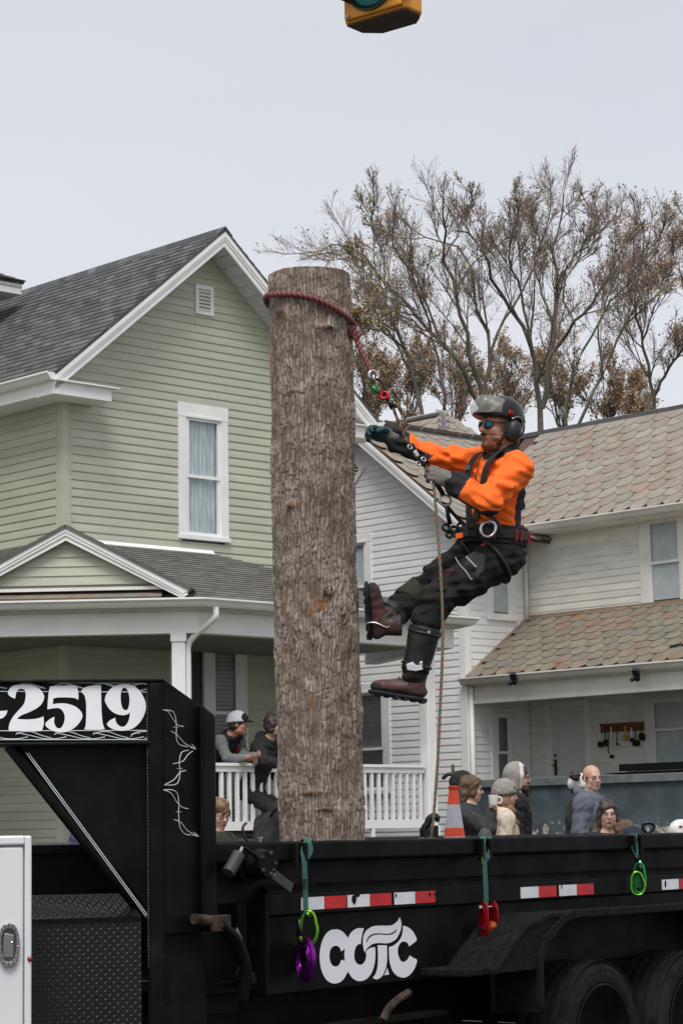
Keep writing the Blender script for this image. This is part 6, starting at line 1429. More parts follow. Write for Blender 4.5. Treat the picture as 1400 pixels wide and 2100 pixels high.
def surfnet(D, lo, h):
    S = D < 0; n = np.array(D.shape); cs = [S[a:n[0]-1+a, b:n[1]-1+b, c:n[2]-1+c] for a in (0, 1) for b in (0, 1) for c in (0, 1)]
    tot = sum(c.astype(np.int8) for c in cs); act = (tot > 0) & (tot < 8); I = np.argwhere(act); vid = -np.ones(act.shape, np.int64); vid[act] = np.arange(len(I))
    off = np.array([(a, b, c) for a in (0, 1) for b in (0, 1) for c in (0, 1)]); val = np.stack([D[tuple((I+o).T)] for o in off], 1)
    acc = np.zeros((len(I), 3)); cnt = np.zeros(len(I))
    for i in range(8):
        for j in range(i+1, 8):
            if np.abs(off[i]-off[j]).sum() == 1:
                m = (val[:, i] < 0) != (val[:, j] < 0); t = val[m, i]/(val[m, i]-val[m, j]); acc[m] += off[i]+(off[j]-off[i])*t[:, None]; cnt[m] += 1
    V = lo+(I+acc/cnt[:, None])*h; Fs = []
    for a in range(3):
        b, c = (a+1) % 3, (a+2) % 3; s0 = [slice(None)]*3; s1 = [slice(None)]*3; s0[a] = slice(0, -1); s1[a] = slice(1, None)
        A, B = S[tuple(s0)], S[tuple(s1)]
        for flip, M in ((False, A & ~B), (True, ~A & B)):
            E = np.argwhere(M); E = E[(E[:, b] > 0) & (E[:, c] > 0) & (E[:, b] < act.shape[b]) & (E[:, c] < act.shape[c])]
            eb = np.zeros(3, int); eb[b] = 1; ec = np.zeros(3, int); ec[c] = 1
            q = np.stack([vid[tuple((E-eb-ec).T)], vid[tuple((E-ec).T)], vid[tuple(E.T)], vid[tuple((E-eb).T)]], 1); Fs.append(q[:, ::-1] if flip else q)
    Fq = np.concatenate(Fs); return V, Fq[(Fq >= 0).all(1)]
def sdf_obj(name, S, mats, parent, base, pick=None):
    V, Fq = S.mesh(); o = np_mesh(name, [(V, Fq)], mats, parent, base=base)
    if pick is not None:
        C_ = V[Fq].mean(1); o.data.polygons.foreach_set('material_index', pick(C_).astype(np.int32))
    return o
SKIN = {'fair': mat('skin_fair', (.52, .30, .225), .5, var=.10, vs=25), 'ruddy': mat('skin_ruddy', (.46, .215, .14), .5, var=.14, vs=30), 'tan': mat('skin_tan', (.40, .225, .155), .5, var=.10, vs=25)}
LIPM = mat('lips', (.36, .13, .11), .45); EYEW = mat('eye_white', (.26, .24, .23), .3); EYED = mat('eye_iris', (.02, .016, .014), .2)
def axes(f, u=(0, 0, 1)):
    f = Vector(f).normalized(); l = Vector(u).cross(f).normalized(); return f, l, f.cross(l)
def head_prims(S, c, F_, s=1.0, female=False):
    f, l, u = F_; P = lambda x, y, z: c+(f*x+l*y+u*z)*s; A = [f, l, u]
    S.ell(P(-.012, 0, .045), (.098*s, .077*s, .084*s), A, .02)
    S.ell(P(.022, 0, -.042), (.070*s, .059*s, .076*s), A, .03)
    S.ell(P(.058, 0, -.096), (.026*s, (.026 if not female else .020)*s, .020*s), A, .02)
    for y in (-1, 1):
        S.ell(P(.050, y*.036, -.026), (.034*s, .028*s, .030*s), A, .02); S.ell(P(-.006, y*.078, -.008), (.019*s, .010*s, .031*s), A, .008)
        S.ell(P(.018, y*.050, -.075), (.035*s, .016*s, .024*s), A, .02)
    S.cap(P(.080, -.030, .026), .013*s, P(.080, .030, .026), .013*s, .02)
    S.cap(P(.094, 0, .012), .008*s, P(.113, 0, -.026), .0125*s, .014)
    for y in (-1, 1): S.ell(P(.098, y*.013, -.031), (.010*s, .008*s, .008*s), A, .008)
    S.ell(P(.085, 0, -.060), (.014*s, .024*s, .008*s), A, .008); S.ell(P(.083, 0, -.071), (.013*s, .021*s, .008*s), A, .008)
    for y in (-1, 1): S.sub(P(.101, y*.032, .004), .017*s, .012)
def add_face(root, base, c, F_, s=1.0, mouth=True):
    f, l, u = F_; P = lambda x, y, z: c+(f*x+l*y+u*z)*s
    for y in (-1, 1):
        mb = MB(); mb.m = 0; mb.ball(P(.0765, y*.032, .003), .0125*s, 10); mb.m = 1; mb.ball(P(.0835, y*.032, .003), .0072*s, 8); mb.build('eye', [EYEW, EYED], root, base, smooth=True)
def glasses(root, base, c, F_, s, m, lens, big=False, wrap=False):
    f, l, u = F_; P = lambda x, y, z: c+(f*x+l*y+u*z)*s; rx, rz = (.026, .019) if not big else (.029, .025)
    g = None; mb = MB()
    for y in (-1, 1):
        mb.tube([P(.098-abs(rx*math.cos(a))*.15, y*.033+rx*math.cos(a), .002+rz*math.sin(a)) for a in [i*2*math.pi/20 for i in range(20)]], .0024*s, 6, closed=True)
        mb.tube([P(.094, y*.059, .008), P(.05, y*.076, .010), P(-.01, y*.083, .006)], .0024*s, 6)
    mb.tube([P(.099, -.008, .004), P(.102, 0, .006), P(.099, .008, .004)], .0022*s, 6); g = mb.build('glasses', m, root, base, smooth=True)
    for y in (-1, 1):
        L_ = MB(); L_.add([P(.098-abs(rx*math.cos(a))*.15, y*.033+rx*.96*math.cos(a), .002+rz*.96*math.sin(a)) for a in [i*2*math.pi/20 for i in range(20)]], [tuple(range(20))]); L_.build('lens', lens, g, base, fix=False)
def hand_prims(S, w, d, n, s=1.0, curl=.5, side=1, spread=.3, r=1.0, thumb_in=.4):
    # w wrist, d pointing direction, n palm normal (the side fingers curl to), side=+1 puts the thumb along d x n
    d = Vector(d).normalized(); n = Vector(n); n = (n-d*n.dot(d)).normalized(); t = d.cross(n)*side
    P = lambda a, b, c: Vector(w)+(d*a+t*b+n*c)*s
    S.ell(P(.045, .0, .004), (.050*s*r**.5, .040*s*r**.5, .017*s*r), [d, t, n], .012); S.cap(Vector(w)-d*.02*s, .026*s*r, P(.02, 0, 0), .027*s*r, .015)
    for i, (o, L_, b0) in enumerate(((.030, .078, .082), (.010, .086, .088), (-.011, .080, .086), (-.031, .062, .078))):
        p = P(b0, o, .0); dirv = d; L3 = (L_*.45, L_*.32, L_*.25); rad = (.0095, .0088, .0078) if i < 3 else (.0085, .0078, .007)
        for j in range(3):
            a = curl*(.75, 1.0, .8)[j]; dirv = (dirv*math.cos(a)+n*math.sin(a)).normalized() if j == 0 else (dirv*math.cos(a)+(n*dirv.dot(d)-d*dirv.dot(n))*math.sin(a)).normalized()
            q = p+dirv*L3[j]*s+t*(o*spread*.15*s); S.cap(p, rad[j]*s*r, q, rad[j]*s*r*.93, .006); p = q
    p = P(.015, .030, .006); q = P(.045, .052-.02*thumb_in, .018+.012*thumb_in); S.cap(p, .014*s*r, q, .0115*s*r, .010); e = P(.078, .050-.045*thumb_in, .028+.020*thumb_in); S.cap(q, .0112*s*r, e, .0092*s*r, .006)
    return P
def torso_prims(S, pel, che, L, inf=0.0, w=1.0, dpt=1.0, k=.06, belly=0.0):
    up = (che-pel).normalized(); l = (L-up*L.dot(up)).normalized(); f = l.cross(up); A = [f, l, up]; H = (che-pel).length
    S.ell(pel, (.115*dpt+inf, .165*w+inf, .12+inf), A, k); S.ell(pel+up*H*.45+f*.01, (.105*dpt+inf+belly, .148*w+inf, .17+inf), A, k)
    S.ell(che-up*.02, (.118*dpt+inf, .168*w+inf, .17+inf), A, k); return f, l, up
class Human:
    """joint positions in world space; builds one continuous body and clothes over it"""
    def __init__(s, name, label, base, J, face, look=None, skin='fair', size=1.0, vox=.0115, female=False, group=None, gaze_up=(0, 0, 1)):
        s.root = empty(name, base, 0, label, 'person', group); s.base = tuple(base); s.J = J; s.F = axes(face, gaze_up); s.c = J['head']; s.s = size; s.vox = vox; s.female = female; s.skin = SKIN[skin]
    def limbs(s, S, inf=0.0, arms=True, legs=True, hands=True, k=.03):
        J, z = s.J, s.s
        if arms:
            for q in 'LR':
                a, b, c = J['sh'+q], J['el'+q], J['wr'+q]
                S.cap(a, .055*z+inf, b, .041*z+inf, k); S.cap(b, .043*z+inf, c, .029*z+inf*.9, .02)
        if legs:
            for q in 'LR':
                a, b, c = J['hip'+q], J['kn'+q], J['an'+q]; S.cap(a, .088*z+inf, b, .058*z+inf, k); S.cap(b, .058*z+inf, c, .040*z+inf, .02)
    def body(s, hands=True):
        J, z = s.J, s.s; S = SDF(s.vox); L = (J['shL']-J['shR']).normalized()
        torso_prims(S, J['pel'], J['che'], L, -.012, (.88 if s.female else .98)*z, z); s.limbs(S, -.004)
        f, l, u = s.F; S.cap(s.c-f*.018*z-u*.06*z, .050*z, J['neck'], .062*z, .03); S.cap(J['neck'], .06*z, J['che'], .10*z, .05)
        for q in 'LR': S.cap(J['neck'], .045*z, J['sh'+q], .052*z, .04)
        head_prims(S, s.c, s.F, z, s.female)
        for q in 'LR':
            h = J.get('hand'+q, None); d0 = (J['wr'+q]-J['el'+q]).normalized()
            if h is None: h = dict(d=d0, n=L*(-1 if q == 'L' else 1), curl=.45)
            hand_prims(S, J['wr'+q], h.get('d', d0), h['n'], z, h.get('curl', .5), h.get('side', 1 if q == 'L' else -1), thumb_in=h.get('thumb', .4))
            S.cap(J['an'+q], .032*z, J['an'+q]+J.get('toe'+q, J['toe'])*.06*z-J.get('fup'+q, Vector((0, 0, 1)))*.055, .028*z, .03)
        lip = s.c+(f*.088-u*.0655)*z
        def pick(C_): return (np.linalg.norm((C_-np.array(lip))*np.array([1, 1, 1.4]), axis=1) < .021*z).astype(int)
        sdf_obj('body', S, [s.skin, LIPM], s.root, s.base, pick); add_face(s.root, s.base, s.c, s.F, z)
    def top(s, name, m, inf=.02, hem=.0, wr=(.004, 85, 1), collar=.0, hood=False, pick=None, mats=None, cuff=.02, w=1.0, belly=0.0, necky=.02):
        J, z = s.J, s.s; S = SDF(s.vox); L = (J['shL']-J['shR']).normalized()
        f, l, u = torso_prims(S, J['pel'], J['che'], L, inf, (.88 if s.female else .98)*z*w, z, belly=belly); s.limbs(S, inf, legs=False)
        for q in 'LR': S.cap(J['neck']-u*.02, .05*z+inf, J['sh'+q], .055*z+inf, .05)
        S.cap(J['neck']-u*.05, .07*z+inf, J['neck']+u*collar, .055*z+inf*.8, .03)
        if hood: S.ell(J['neck']-f*.085+u*.02, (.07, .12, .085), [f, l, u], .03); S.ell(J['neck']-f*.03-u*.01, (.11, .125, .05), [f, l, u], .03)
        if wr: S.wr = wr
        S.cut(J['pel']-u*hem, -u, .3); S.cut(J['neck']+u*(collar+necky), u+f*.25, .15)
        for q in 'LR':
            d = (J['wr'+q]-J['el'+q]).normalized(); 
            if cuff is not None: S.cap(J['wr'+q]-d*.05, .031*z+inf, J['wr'+q]-d*.01, .031*z+inf*.8, .01)
        return sdf_obj(name, S, mats or m, s.root, s.base, pick)
    def trousers(s, m, inf=.018, wr=(.004, 80, 2)):
        J = s.J; S = SDF(max(s.vox, .014)); L = (J['shL']-J['shR']).normalized(); up = (J['che']-J['pel']).normalized(); f = L.cross(up)
        S.ell(J['pel'], (.122+inf*.5, .168*(.95 if s.female else .98)+inf*.4, .13), [f, L, up], .05); s.limbs(S, inf, arms=False); S.wr = wr; S.cut(J['pel']+up*.10, up); sdf_obj('trousers', S, m, s.root, s.base)
        for q in 'LR':
            B = SDF(.012); a = J['an'+q]; B.cap(a+Vector((0, 0, .03)), .052, a-Vector((0, 0, .04)), .046, .03); B.cap(a-Vector((0, 0, .045)), .042, a+s.J['toe']*.16-Vector((0, 0, .055)), .036, .03); B.cut(a-Vector((0, 0, .085)), (0, 0, -1)); sdf_obj('shoe', B, mat('dark_shoes', (.03, .028, .026), .6), s.root, s.base)
    def hair(s, m, style='short', wr=(.005, 90, 3), name='hair', extra=()):
        f, l, u = s.F; z = s.s; P = lambda x, y, w_: s.c+(f*x+l*y+u*w_)*z; S = SDF(s.vox*.8); A = [f, l, u]
        S.ell(P(-.016, 0, .050), (.113*z, .093*z, .099*z), A, .02); S.ell(P(-.045, 0, -.01), (.070*z, .083*z, .075*z), A, .02)
        if style in ('long', 'bun'):
            for y in (-1, 1): S.ell(P(-.005, y*.066, -.02), (.05*z, .026*z, .07*z), A, .02)
        for (a, ra, b, rb) in extra: S.cap(P(*a), ra*z, P(*b), rb*z, .03)
        S.wr = wr
        S.sub(P(.118, 0, -.030), .088*z, .012) if style != 'fringe' else S.sub(P(.122, 0, -.050), .085*z, .012)
        return sdf_obj(name, S, m, s.root, s.base)
    def hat(s, m, name='beanie', tall=.0, wr=(.002, 140, 4), cutz=.02, r=1.0, pom=None, tilt=0.12):
        f, l, u = s.F; z = s.s; P = lambda x, y, w_: s.c+(f*x+l*y+u*w_)*z; S = SDF(s.vox*.8); A = [f, l, u]
        S.ell(P(-.014, 0, .055), (.122*z*r, .103*z*r, (.110+tall)*z), A, .02); S.ell(P(-.02, 0, .03), (.118*z*r, .101*z*r, .066*z), A, .02); S.wr = wr; S.cut(P(0, 0, cutz), -u+f*tilt)
        o = sdf_obj(name, S, m, s.root, s.base)
        if pom:
            B = SDF(.008); B.ell(P(-.03, 0, .165+tall), (.046, .046, .042)); B.wr = (.006, 160, 7); sdf_obj('pompom', B, pom, o, s.base)
        return o
def gz(x, y):
    p = Vector((x, y, 0)).dot(GB); return 0 if p > -11.2 else (.15 if p > -13 else lerp(.142, .62, min(1, (-13-p)/5)))
def stand(px, py, Y, yaw, size=1.0, lean=0.0, head_yaw=None, arms=None, ground=None, pitch=0.0, tw=0.0):
    """joints for a standing (or, when low, kneeling) figure from the head's place in the scene"""
    c = at(px, py, Y); fy = Vector((math.cos(yaw), math.sin(yaw), 0)); l = Vector((-fy.y, fy.x, 0)); z = size; U = Vector((0, 0, 1))
    g = gz(c.x, c.y) if ground is None else ground
    neck = c-U*.165*z-fy*(.03+lean*.10)*z; che = neck-U*.17*z-fy*(lean*.16)*z; pel = che-U*.36*z-fy*lean*.30*z
    J = dict(head=c, neck=neck, che=che, pel=pel, toe=fy)
    for q, k in (('L', 1), ('R', -1)):
        J['sh'+q] = neck-U*.075*z+l*k*.185*z; J['el'+q] = J['sh'+q]-U*.27*z+l*k*.05*z-fy*.03*z; J['wr'+q] = J['el'+q]-U*.22*z+fy*.09*z
        hip = pel-U*.05*z+l*k*.09*z; an = Vector((hip.x, hip.y, g+.09))+l*k*.02; leg = .84*z; dd = hip.z-an.z; b = math.sqrt(max(0, (leg/2)**2-(dd/2)**2)) if dd < leg else 0
        J['hip'+q] = hip; J['an'+q] = an; J['kn'+q] = (hip+an)/2+fy*(b+.02)
    return J
# ------------------------------------------------------------------ the climber
def ap(px, py, Y): return at(px, py, Y)
ORA = mat('hi_vis_orange_fleece', (.98, .155, .012), .85, var=.06, vs=20, bump=.35, bs=250); DKP = mat('black_fleece_panel', (.016, .016, .018), .9, var=.2, vs=30, bump=.3, bs=200)
TRO = mat('charcoal_work_trousers', (.0115, .0112, .0105), .85, var=.28, vs=9, bump=.5, bs=90, c2=(.024, .0225, .0205), spec=.25); TRO2 = mat('dark_stretch_panel', (.0065, .0065, .007), .85, var=.2, vs=20)
J = dict(head=ap(1022, 876, 12.14), neck=ap(1036, 928, 12.18), che=ap(1022, 985, 12.2), pel=ap(1012, 1112, 12.22), toe=Vector((-1, 0, 0)))
J['shL'] = ap(1060, 962, 12.06); J['shR'] = ap(978, 950, 12.40); J['elL'] = ap(1000, 1030, 11.90); J['wrL'] = ap(922, 986, 11.93)
J['elR'] = ap(880, 935, 12.36); J['wrR'] = ap(796, 894, 12.28)
J['hipL'] = ap(1030, 1140, 12.13); J['hipR'] = ap(985, 1128, 12.30); J['knL'] = ap(884, 1236, 12.02); J['anL'] = ap(847, 1392, 12.06)
J['knR'] = ap(850, 1226, 12.36); J['anR'] = ap(780, 1278, 12.17)
dL = (ap(884, 968, 11.92)-ap(925, 988, 11.93)).normalized(); dR = (ap(752, 882, 12.24)-ap(796, 894, 12.28)).normalized()
J['handL'] = dict(d=dL, n=Vector((.15, .9, -.35)), curl=.85, side=-1, thumb=.6); J['handR'] = dict(d=dR, n=Vector((.05, -.75, -.6)), curl=.75, side=1, thumb=.5)
cb_ = Vector((ap(980, 1400, 12.2).x, 12.2, ap(845, 1430, 12.1).z))
J['toeL'] = (ap(765, 1414, 12.02)-ap(850, 1428, 12.06)).normalized(); J['toeR'] = (ap(762, 1215, 12.10)-ap(768, 1296, 12.16)).normalized(); J['fupR'] = Vector((.97, -.15, .2)).normalized()
ar = Human('person', 'climber in orange sweater and black helmet hanging beside the cut trunk', cb_, J, (-.86, -.48, .02), skin='ruddy', vox=.0085, gaze_up=(.06, 0, 1))
ar.body()
base = ar.base; rootA = ar.root; f, l, u = ar.F; c = ar.c
Lb = (J['shL']-J['shR']).normalized(); upb = (J['che']-J['pel']).normalized(); Lb = (Lb-upb*Lb.dot(upb)).normalized(); fb = Lb.cross(upb)
# sweater with colour panels
def seg_t(C_, a, b):
    a, b = np.array(a), np.array(b); return ((C_-a) @ (b-a))/((b-a) @ (b-a)), None
def seg_d(C_, a, b):
    a, b = np.array(a), np.array(b); t = np.clip(((C_-a) @ (b-a))/((b-a) @ (b-a)), 0, 1); return np.linalg.norm(C_-a-t[:, None]*(b-a), axis=1), t
def pickS(C_):
    out = np.zeros(len(C_), int); n_ = np.array
    d1, t1 = seg_d(C_, J['elL'], J['wrL']); d2, t2 = seg_d(C_, J['elR'], J['wrR']); d3, t3 = seg_d(C_, J['shL'], J['elL']); d4, t4 = seg_d(C_, J['shR'], J['elR'])
    arm = np.minimum(np.minimum(d1, d2), np.minimum(d3, d4)) < .098
    rel = C_-n_(J['pel']); fx = rel @ n_(fb); lx = rel @ n_(Lb); ux = rel @ n_(upb); H = (J['che']-J['pel']).length
    out[(d1 < .08) & (t1 > .62)] = 1; out[(d2 < .09) & (t2 > .60)] = 1
    low = C_[:, 2] < (n_(J['elR'])[2]*(1-t2)+n_(J['wrR'])[2]*t2)-.012; out[(d2 < .085) & (t2 > .02) & low] = 1
    low1 = C_[:, 2] < (n_(J['elL'])[2]*(1-t1)+n_(J['wrL'])[2]*t1)-.052; out[(d1 < .085) & low1] = 1
    tor = ~arm; out[tor & (lx > .06) & (fx < -.015) & (fx > -.128) & (ux < .30)] = 1        # side panel
    rn = C_-n_(J['neck']); out[(rn[:, 2] > -.045) & (np.hypot(rn[:, 0], rn[:, 1]) < .125)] = 1      # collar and yoke
    out[(rn[:, 2] > -.075) & (np.abs(rn @ n_(Lb)) < .15) & ((rn @ n_(fb)) < -.0)] = 1
    return out
S = SDF(.0085); torso_prims(S, J['pel'], J['che'], Lb, .017, .98, 1.02, belly=.010)
for q, g_ in (('L', 1.0), ('R', .92)):
    a, b, w_ = J['sh'+q], J['el'+q], J['wr'+q]; S.cap(a, .075*g_, a.lerp(b, .5), .070*g_, .04); S.cap(a.lerp(b, .5), .073*g_, b, .067*g_, .03); S.cap(b, .067*g_, b.lerp(w_, .5), .059*g_, .03); S.cap(b.lerp(w_, .5), .059*g_, w_, .042, .02)
    dw = (w_-b).normalized()
    for k in range(5): S.cap(b.lerp(w_, .5+k*.10)+Vector((0, 0, .03)), .036, b.lerp(w_, .5+k*.10)-Vector((0, 0, .03)), .036, .02)
    for k in range(4): e = a.lerp(b, .25+.22*k); S.ell(e+Vector((.01*(-1)**k, -.015, .02*(-1)**k)), (.074*g_, .074*g_, .02), None, .03)
for q in 'LR': S.cap(J['neck']-u*.025, .065, J['sh'+q], .080, .05)
S.cap(J['neck']-u*.05, .085, J['neck']+u*.02-f*.005, .068, .03); S.wr = (.0058, 85, 9); S.cut(J['pel']+upb*.02, -upb, .28); S.cut(J['neck']+u*.028+f*.03, u+f*.75, .125)
sdf_obj('sweater', S, [ORA, DKP], rootA, base, pickS)
# trousers with articulated knees, then kneepads, cuffs and boots
S = SDF(.0085); S.ell(J['pel']-upb*.0, (.145, .165, .115), [fb, Lb, upb], .05); S.ell(J['pel']-upb*.07-fb*.045, (.125, .160, .115), [fb, Lb, upb], .05)
for q in 'LR':
    a, b, c2 = J['hip'+q], J['kn'+q], J['an'+q]; S.cap(a, .116, a.lerp(b, .55), .096, .04); S.cap(a.lerp(b, .55), .098, b, .078, .03); S.cap(b, .082, b.lerp(c2, .4), .076, .02); S.cap(b.lerp(c2, .4), .076, b.lerp(c2, 1.0), .064, .02)
    for k in range(4): e = a.lerp(b, .2+.22*k); S.ell(e+Vector((0, -.012, -.012)), (.018, .100-.006*k, .100-.006*k), [(b-a).normalized(), Vector((0, 1, 0)), (b-a).normalized().cross(Vector((0, 1, 0)))], .03)
S.wr = (.0060, 80, 6); S.cut(J['pel']+upb*.055, upb, .3)
def pickT(C_):
    out = np.zeros(len(C_), int); rel = C_-np.array(J['pel']); out[((rel @ np.array(fb)) < -.06) & ((rel @ np.array(upb)) > -.2)] = 1
    d, t = seg_d(C_, J['knL'], J['anL']); out[(d < .10) & (t > .12)] = 1
    d, t = seg_d(C_, J['hipR'], J['knR']); out[(d < .12) & (t > .75)] = 1
    return out
sdf_obj('trousers', S, [TRO, TRO2], rootA, base, pickT)
OLV = mat('olive_knee_pad', (.030, .030, .017), .9, var=.3, vs=30, bump=.5, bs=150)
for q, off_ in (('R', ap(848, 1240, 12.24)), ('L', None)):
    S = SDF(.0085); b = J['kn'+q]; a = J['hip'+q]; c2 = J['an'+q]
    S.cap(b.lerp(a, .10), .098 if q == 'R' else .090, b.lerp(c2, .22), .094 if q == 'R' else .088, .03); S.wr = (.003, 60, 3)
    S.cut(b.lerp(a, .16), a-b); S.cut(b.lerp(c2, .30), c2-b); sdf_obj('knee_pad', S, OLV if q == 'R' else TRO2, rootA, base)
BLT = mat('black_leather_gear', (.009, .009, .0095), .5, var=.3, vs=30); BOOTR = mat('oxblood_boot_leather', (.125, .026, .020), .6, var=.35, vs=11, c2=(.085, .062, .045), bump=.4, bs=80); SOLE = mat('boot_sole_rubber', (.012, .012, .012), .8)
def boot(q, toe, up, ank):
    toe = Vector(toe).normalized(); up = Vector(up); up = (up-toe*up.dot(toe)).normalized(); sd = toe.cross(up); P = lambda a, b, c_: ank+toe*a+sd*b+up*c_
    S = SDF(.007); S.cap(P(-.02, 0, .10), .058, P(-.02, 0, -.03), .053, .02); S.ell(P(-.035, 0, -.045), (.055, .046, .042), [toe, sd, up], .02); S.cap(P(.03, 0, -.035), .050, P(.135, 0, -.052), .043, .03); S.ell(P(.165, 0, -.055), (.055, .050, .038), [toe, sd, up], .02)
    S.cut(P(0, 0, -.082), -up); S.cut(P(0, 0, .085), up); S.wr = (.0026, 70, 5)
    a_, t_, n_ = np.array(ank), np.array(toe), np.array(up)
    def pkb(C_):
        r_ = C_-a_; h_ = r_ @ n_; x_ = r_ @ t_; o_ = np.zeros(len(C_), int); o_[(h_ < -.062) | ((x_ > .17) & (h_ < -.04))] = 1; o_[(h_ > .045) | ((x_ > .02) & (x_ < .10) & (h_ > -.012)) | ((x_ < -.055) & (h_ < -.01))] = 2; return o_
    o = sdf_obj('boot', S, [BOOTR, SOLE, mat('boot_grey_suede', (.050, .043, .036), .85, var=.3, vs=20)], rootA, base, pkb)
    S = SDF(.007); S.ell(P(-.03, 0, -.085), (.065, .049, .03), [toe, sd, up], .03); S.cap(P(-.02, 0, -.085), .044, P(.13, 0, -.085), .044, .03); S.ell(P(.16, 0, -.085), (.070, .053, .03), [toe, sd, up], .03); S.cut(P(0, 0, -.078), up); S.cut(P(0, 0, -.098), -up); sdf_obj('sole', S, SOLE, o, base)
    for k in range(6): MB().box(-.5, .5, -.5, .5, -.5, .5).xf(Matrix.Translation(P(-.07+k*.048, 0, -.099)) @ Matrix((toe*.026, sd*.085, up*.010)).transposed().to_4x4()).build('tread_lug', SOLE, o, base)
    for k in range(4): MB().tube([P(.045+k*.022, -.022, .02-k*.018), P(.055+k*.022, 0, .032-k*.020), P(.045+k*.022, .022, .02-k*.018)], .004, 6).build('lace', mat('red_lace', (.30, .03, .03), .7), o, base, smooth=True)
    return P, o
PL, oL = boot('L', ap(765, 1414, 12.02)-ap(850, 1428, 12.06)+Vector((0, 0, .0)), (.02, 0, 1), ap(845, 1398, 12.06))
PR_, oR = boot('R', ap(762, 1215, 12.10)-ap(768, 1296, 12.16), (.97, -.15, .20), ap(790, 1276, 12.15))
# shin guards of climbing spurs with steel shank and straps
for q, P in (('L', PL), ('R', PR_)):
    b, c2 = J['kn'+q], J['an'+q]; d = (c2-b).normalized(); S = SDF(.008)
    if q == 'L': S.cap(b.lerp(c2, .34), .086, b.lerp(c2, .86), .074, .02); S.cut(b.lerp(c2, .32), b-c2); S.cut(b.lerp(c2, .88), c2-b)
    else: S.cap(b.lerp(c2, .62), .080, b.lerp(c2, .95), .076, .02); S.cut(b.lerp(c2, .60), b-c2)
    S.wr = (.002, 60, 2); sdf_obj('spur_cuff', S, BLT, rootA, base)
    for t in ((.40, .82) if q == 'L' else (.75,)):
        e = b.lerp(c2, t); torus(e, d, .088-.014*t, .009, 22).build('cuff_strap', BLT, rootA, base, smooth=True); MB().obox(e+Vector((.02, -.084+.012*t, 0)), (.010, 0, 0), (0, .004, 0), (0, 0, .013)).build('buckle', STEEL, rootA, base, bevel=.002)
    s_ = -1 if q == 'L' else 1
    MB().tube(spline([b.lerp(c2, .78)+Vector((.0, -.070, 0)), P(-.02, s_*-.056, .02), P(.01, s_*-.056, -.05), P(.01, s_*-.05, -.098)], 5), .0065, 8).build('spur_shank', STEEL, rootA, base, smooth=True)
    MB().tube([P(.02, -.05, -.03), P(.045, 0, .02), P(.02, .05, -.03)], .011, 8).build('spur_strap', BLT, rootA, base, smooth=True)
MB().prism([ap(832, 1362, 11.945), ap(846, 1357, 11.945), ap(852, 1364, 11.94), ap(864, 1364, 11.94), ap(867, 1373, 11.94), ap(852, 1376, 11.94), ap(835, 1374, 11.945)], (0, .006, 0)).build('white_badge', mat('white_plastic_tag', (.55, .55, .56), .5), rootA, base, bevel=.002)
# gloves
GLV = mat('grey_knit_glove', (.17, .155, .135), .85, var=.2, vs=60, bump=.5, bs=200); GLT = mat('teal_rubber_palm', (.012, .062, .075), .6, var=.3, vs=25); GLB = mat('glove_print_blue', (.10, .20, .25), .8)
for q, m1, m2 in (('L', GLV, GLT), ('R', GLV, GLT)):
    S = SDF(.0052); h = J['hand'+q]; P = hand_prims(S, J['wr'+q], h['d'], h['n'], 1.06, h['curl'], h['side'], r=1.32, thumb_in=h['thumb']); d = Vector(h['d']); S.cap(J['wr'+q]-d*.035, .040, J['wr'+q]+d*.01, .036, .015)
    n_ = np.array(Vector(h['n']).normalized()); w0 = np.array(J['wr'+q]); dn = np.array(d)
    def pk(C_, q=q, n_=n_, w0=w0, dn=dn):
        r_ = C_-w0; a = r_ @ n_; b = r_ @ dn
        return ((b > .012) & (a > (-.03 if q == 'R' else .012))).astype(int)
    sdf_obj('glove', S, [m1, m2], rootA, base, pk)
# helmet, visor, ear defenders, sunglasses, microphone, beard
P = lambda x, y, z: c+f*x+l*y+u*z
HEL = mat('black_helmet_shell', (.007, .0072, .0076), .32, var=.1, coat=.15, vs=4, spec=.35); A = [f, l, u]
S = SDF(.006); S.ell(P(-.012, 0, .062), (.135, .112, .112), A, .02); S.ell(P(-.055, 0, .02), (.095, .106, .085), A, .02); S.ell(P(.095, 0, .062), (.062, .075, .020), A, .025); S.cut(P(.03, 0, .038), -u+f*.08-f*.0); S.sub(P(.0, 0, -.02), .085, .01)
hel = sdf_obj('helmet', S, HEL, rootA, base)
S = SDF(.006); S.ell(P(-.095, 0, .005), (.050, .088, .075), A, .02); S.cut(P(-.06, 0, 0), f); sdf_obj('helmet_nape', S, HEL, hel, base)
# visor tipped up over the brow
vm = mat('smoky_visor', (.42, .41, .34), .25, var=.2, vs=6); vm.node_tree.nodes['Principled BSDF'].inputs['Alpha'].default_value = .34; vs = []; NV = 22; MV = 7
for i in range(NV+1):
    a = lerp(R(-66), R(66), i/NV)
    for j in range(MV+1):
        t = j/MV; rad_ = .160+.012*math.sin(t*3.14); lift = lerp(.060, .165, t); back = -.040*t*t-.005
        w_ = 1-.25*t*abs(math.sin(a))**3; vs.append(P((rad_*math.cos(a)+back)*1.0, rad_*.86*math.sin(a)*w_, lift-.05*t*(1-math.cos(a))))
MB().add(vs, [(i*(MV+1)+j, (i+1)*(MV+1)+j, (i+1)*(MV+1)+j+1, i*(MV+1)+j+1) for i in range(NV) for j in range(MV)]).build('visor', vm, hel, base, smooth=True, fix=False)
for y in (1, -1): MB().lathe([(.0, -.004), (.016, -.003), (.017, .004), (.012, .008), (.0, .009)], P(-.005, y*.108, .062), l*y, 16).build('visor_pivot', REDA, hel, base, smooth=True)
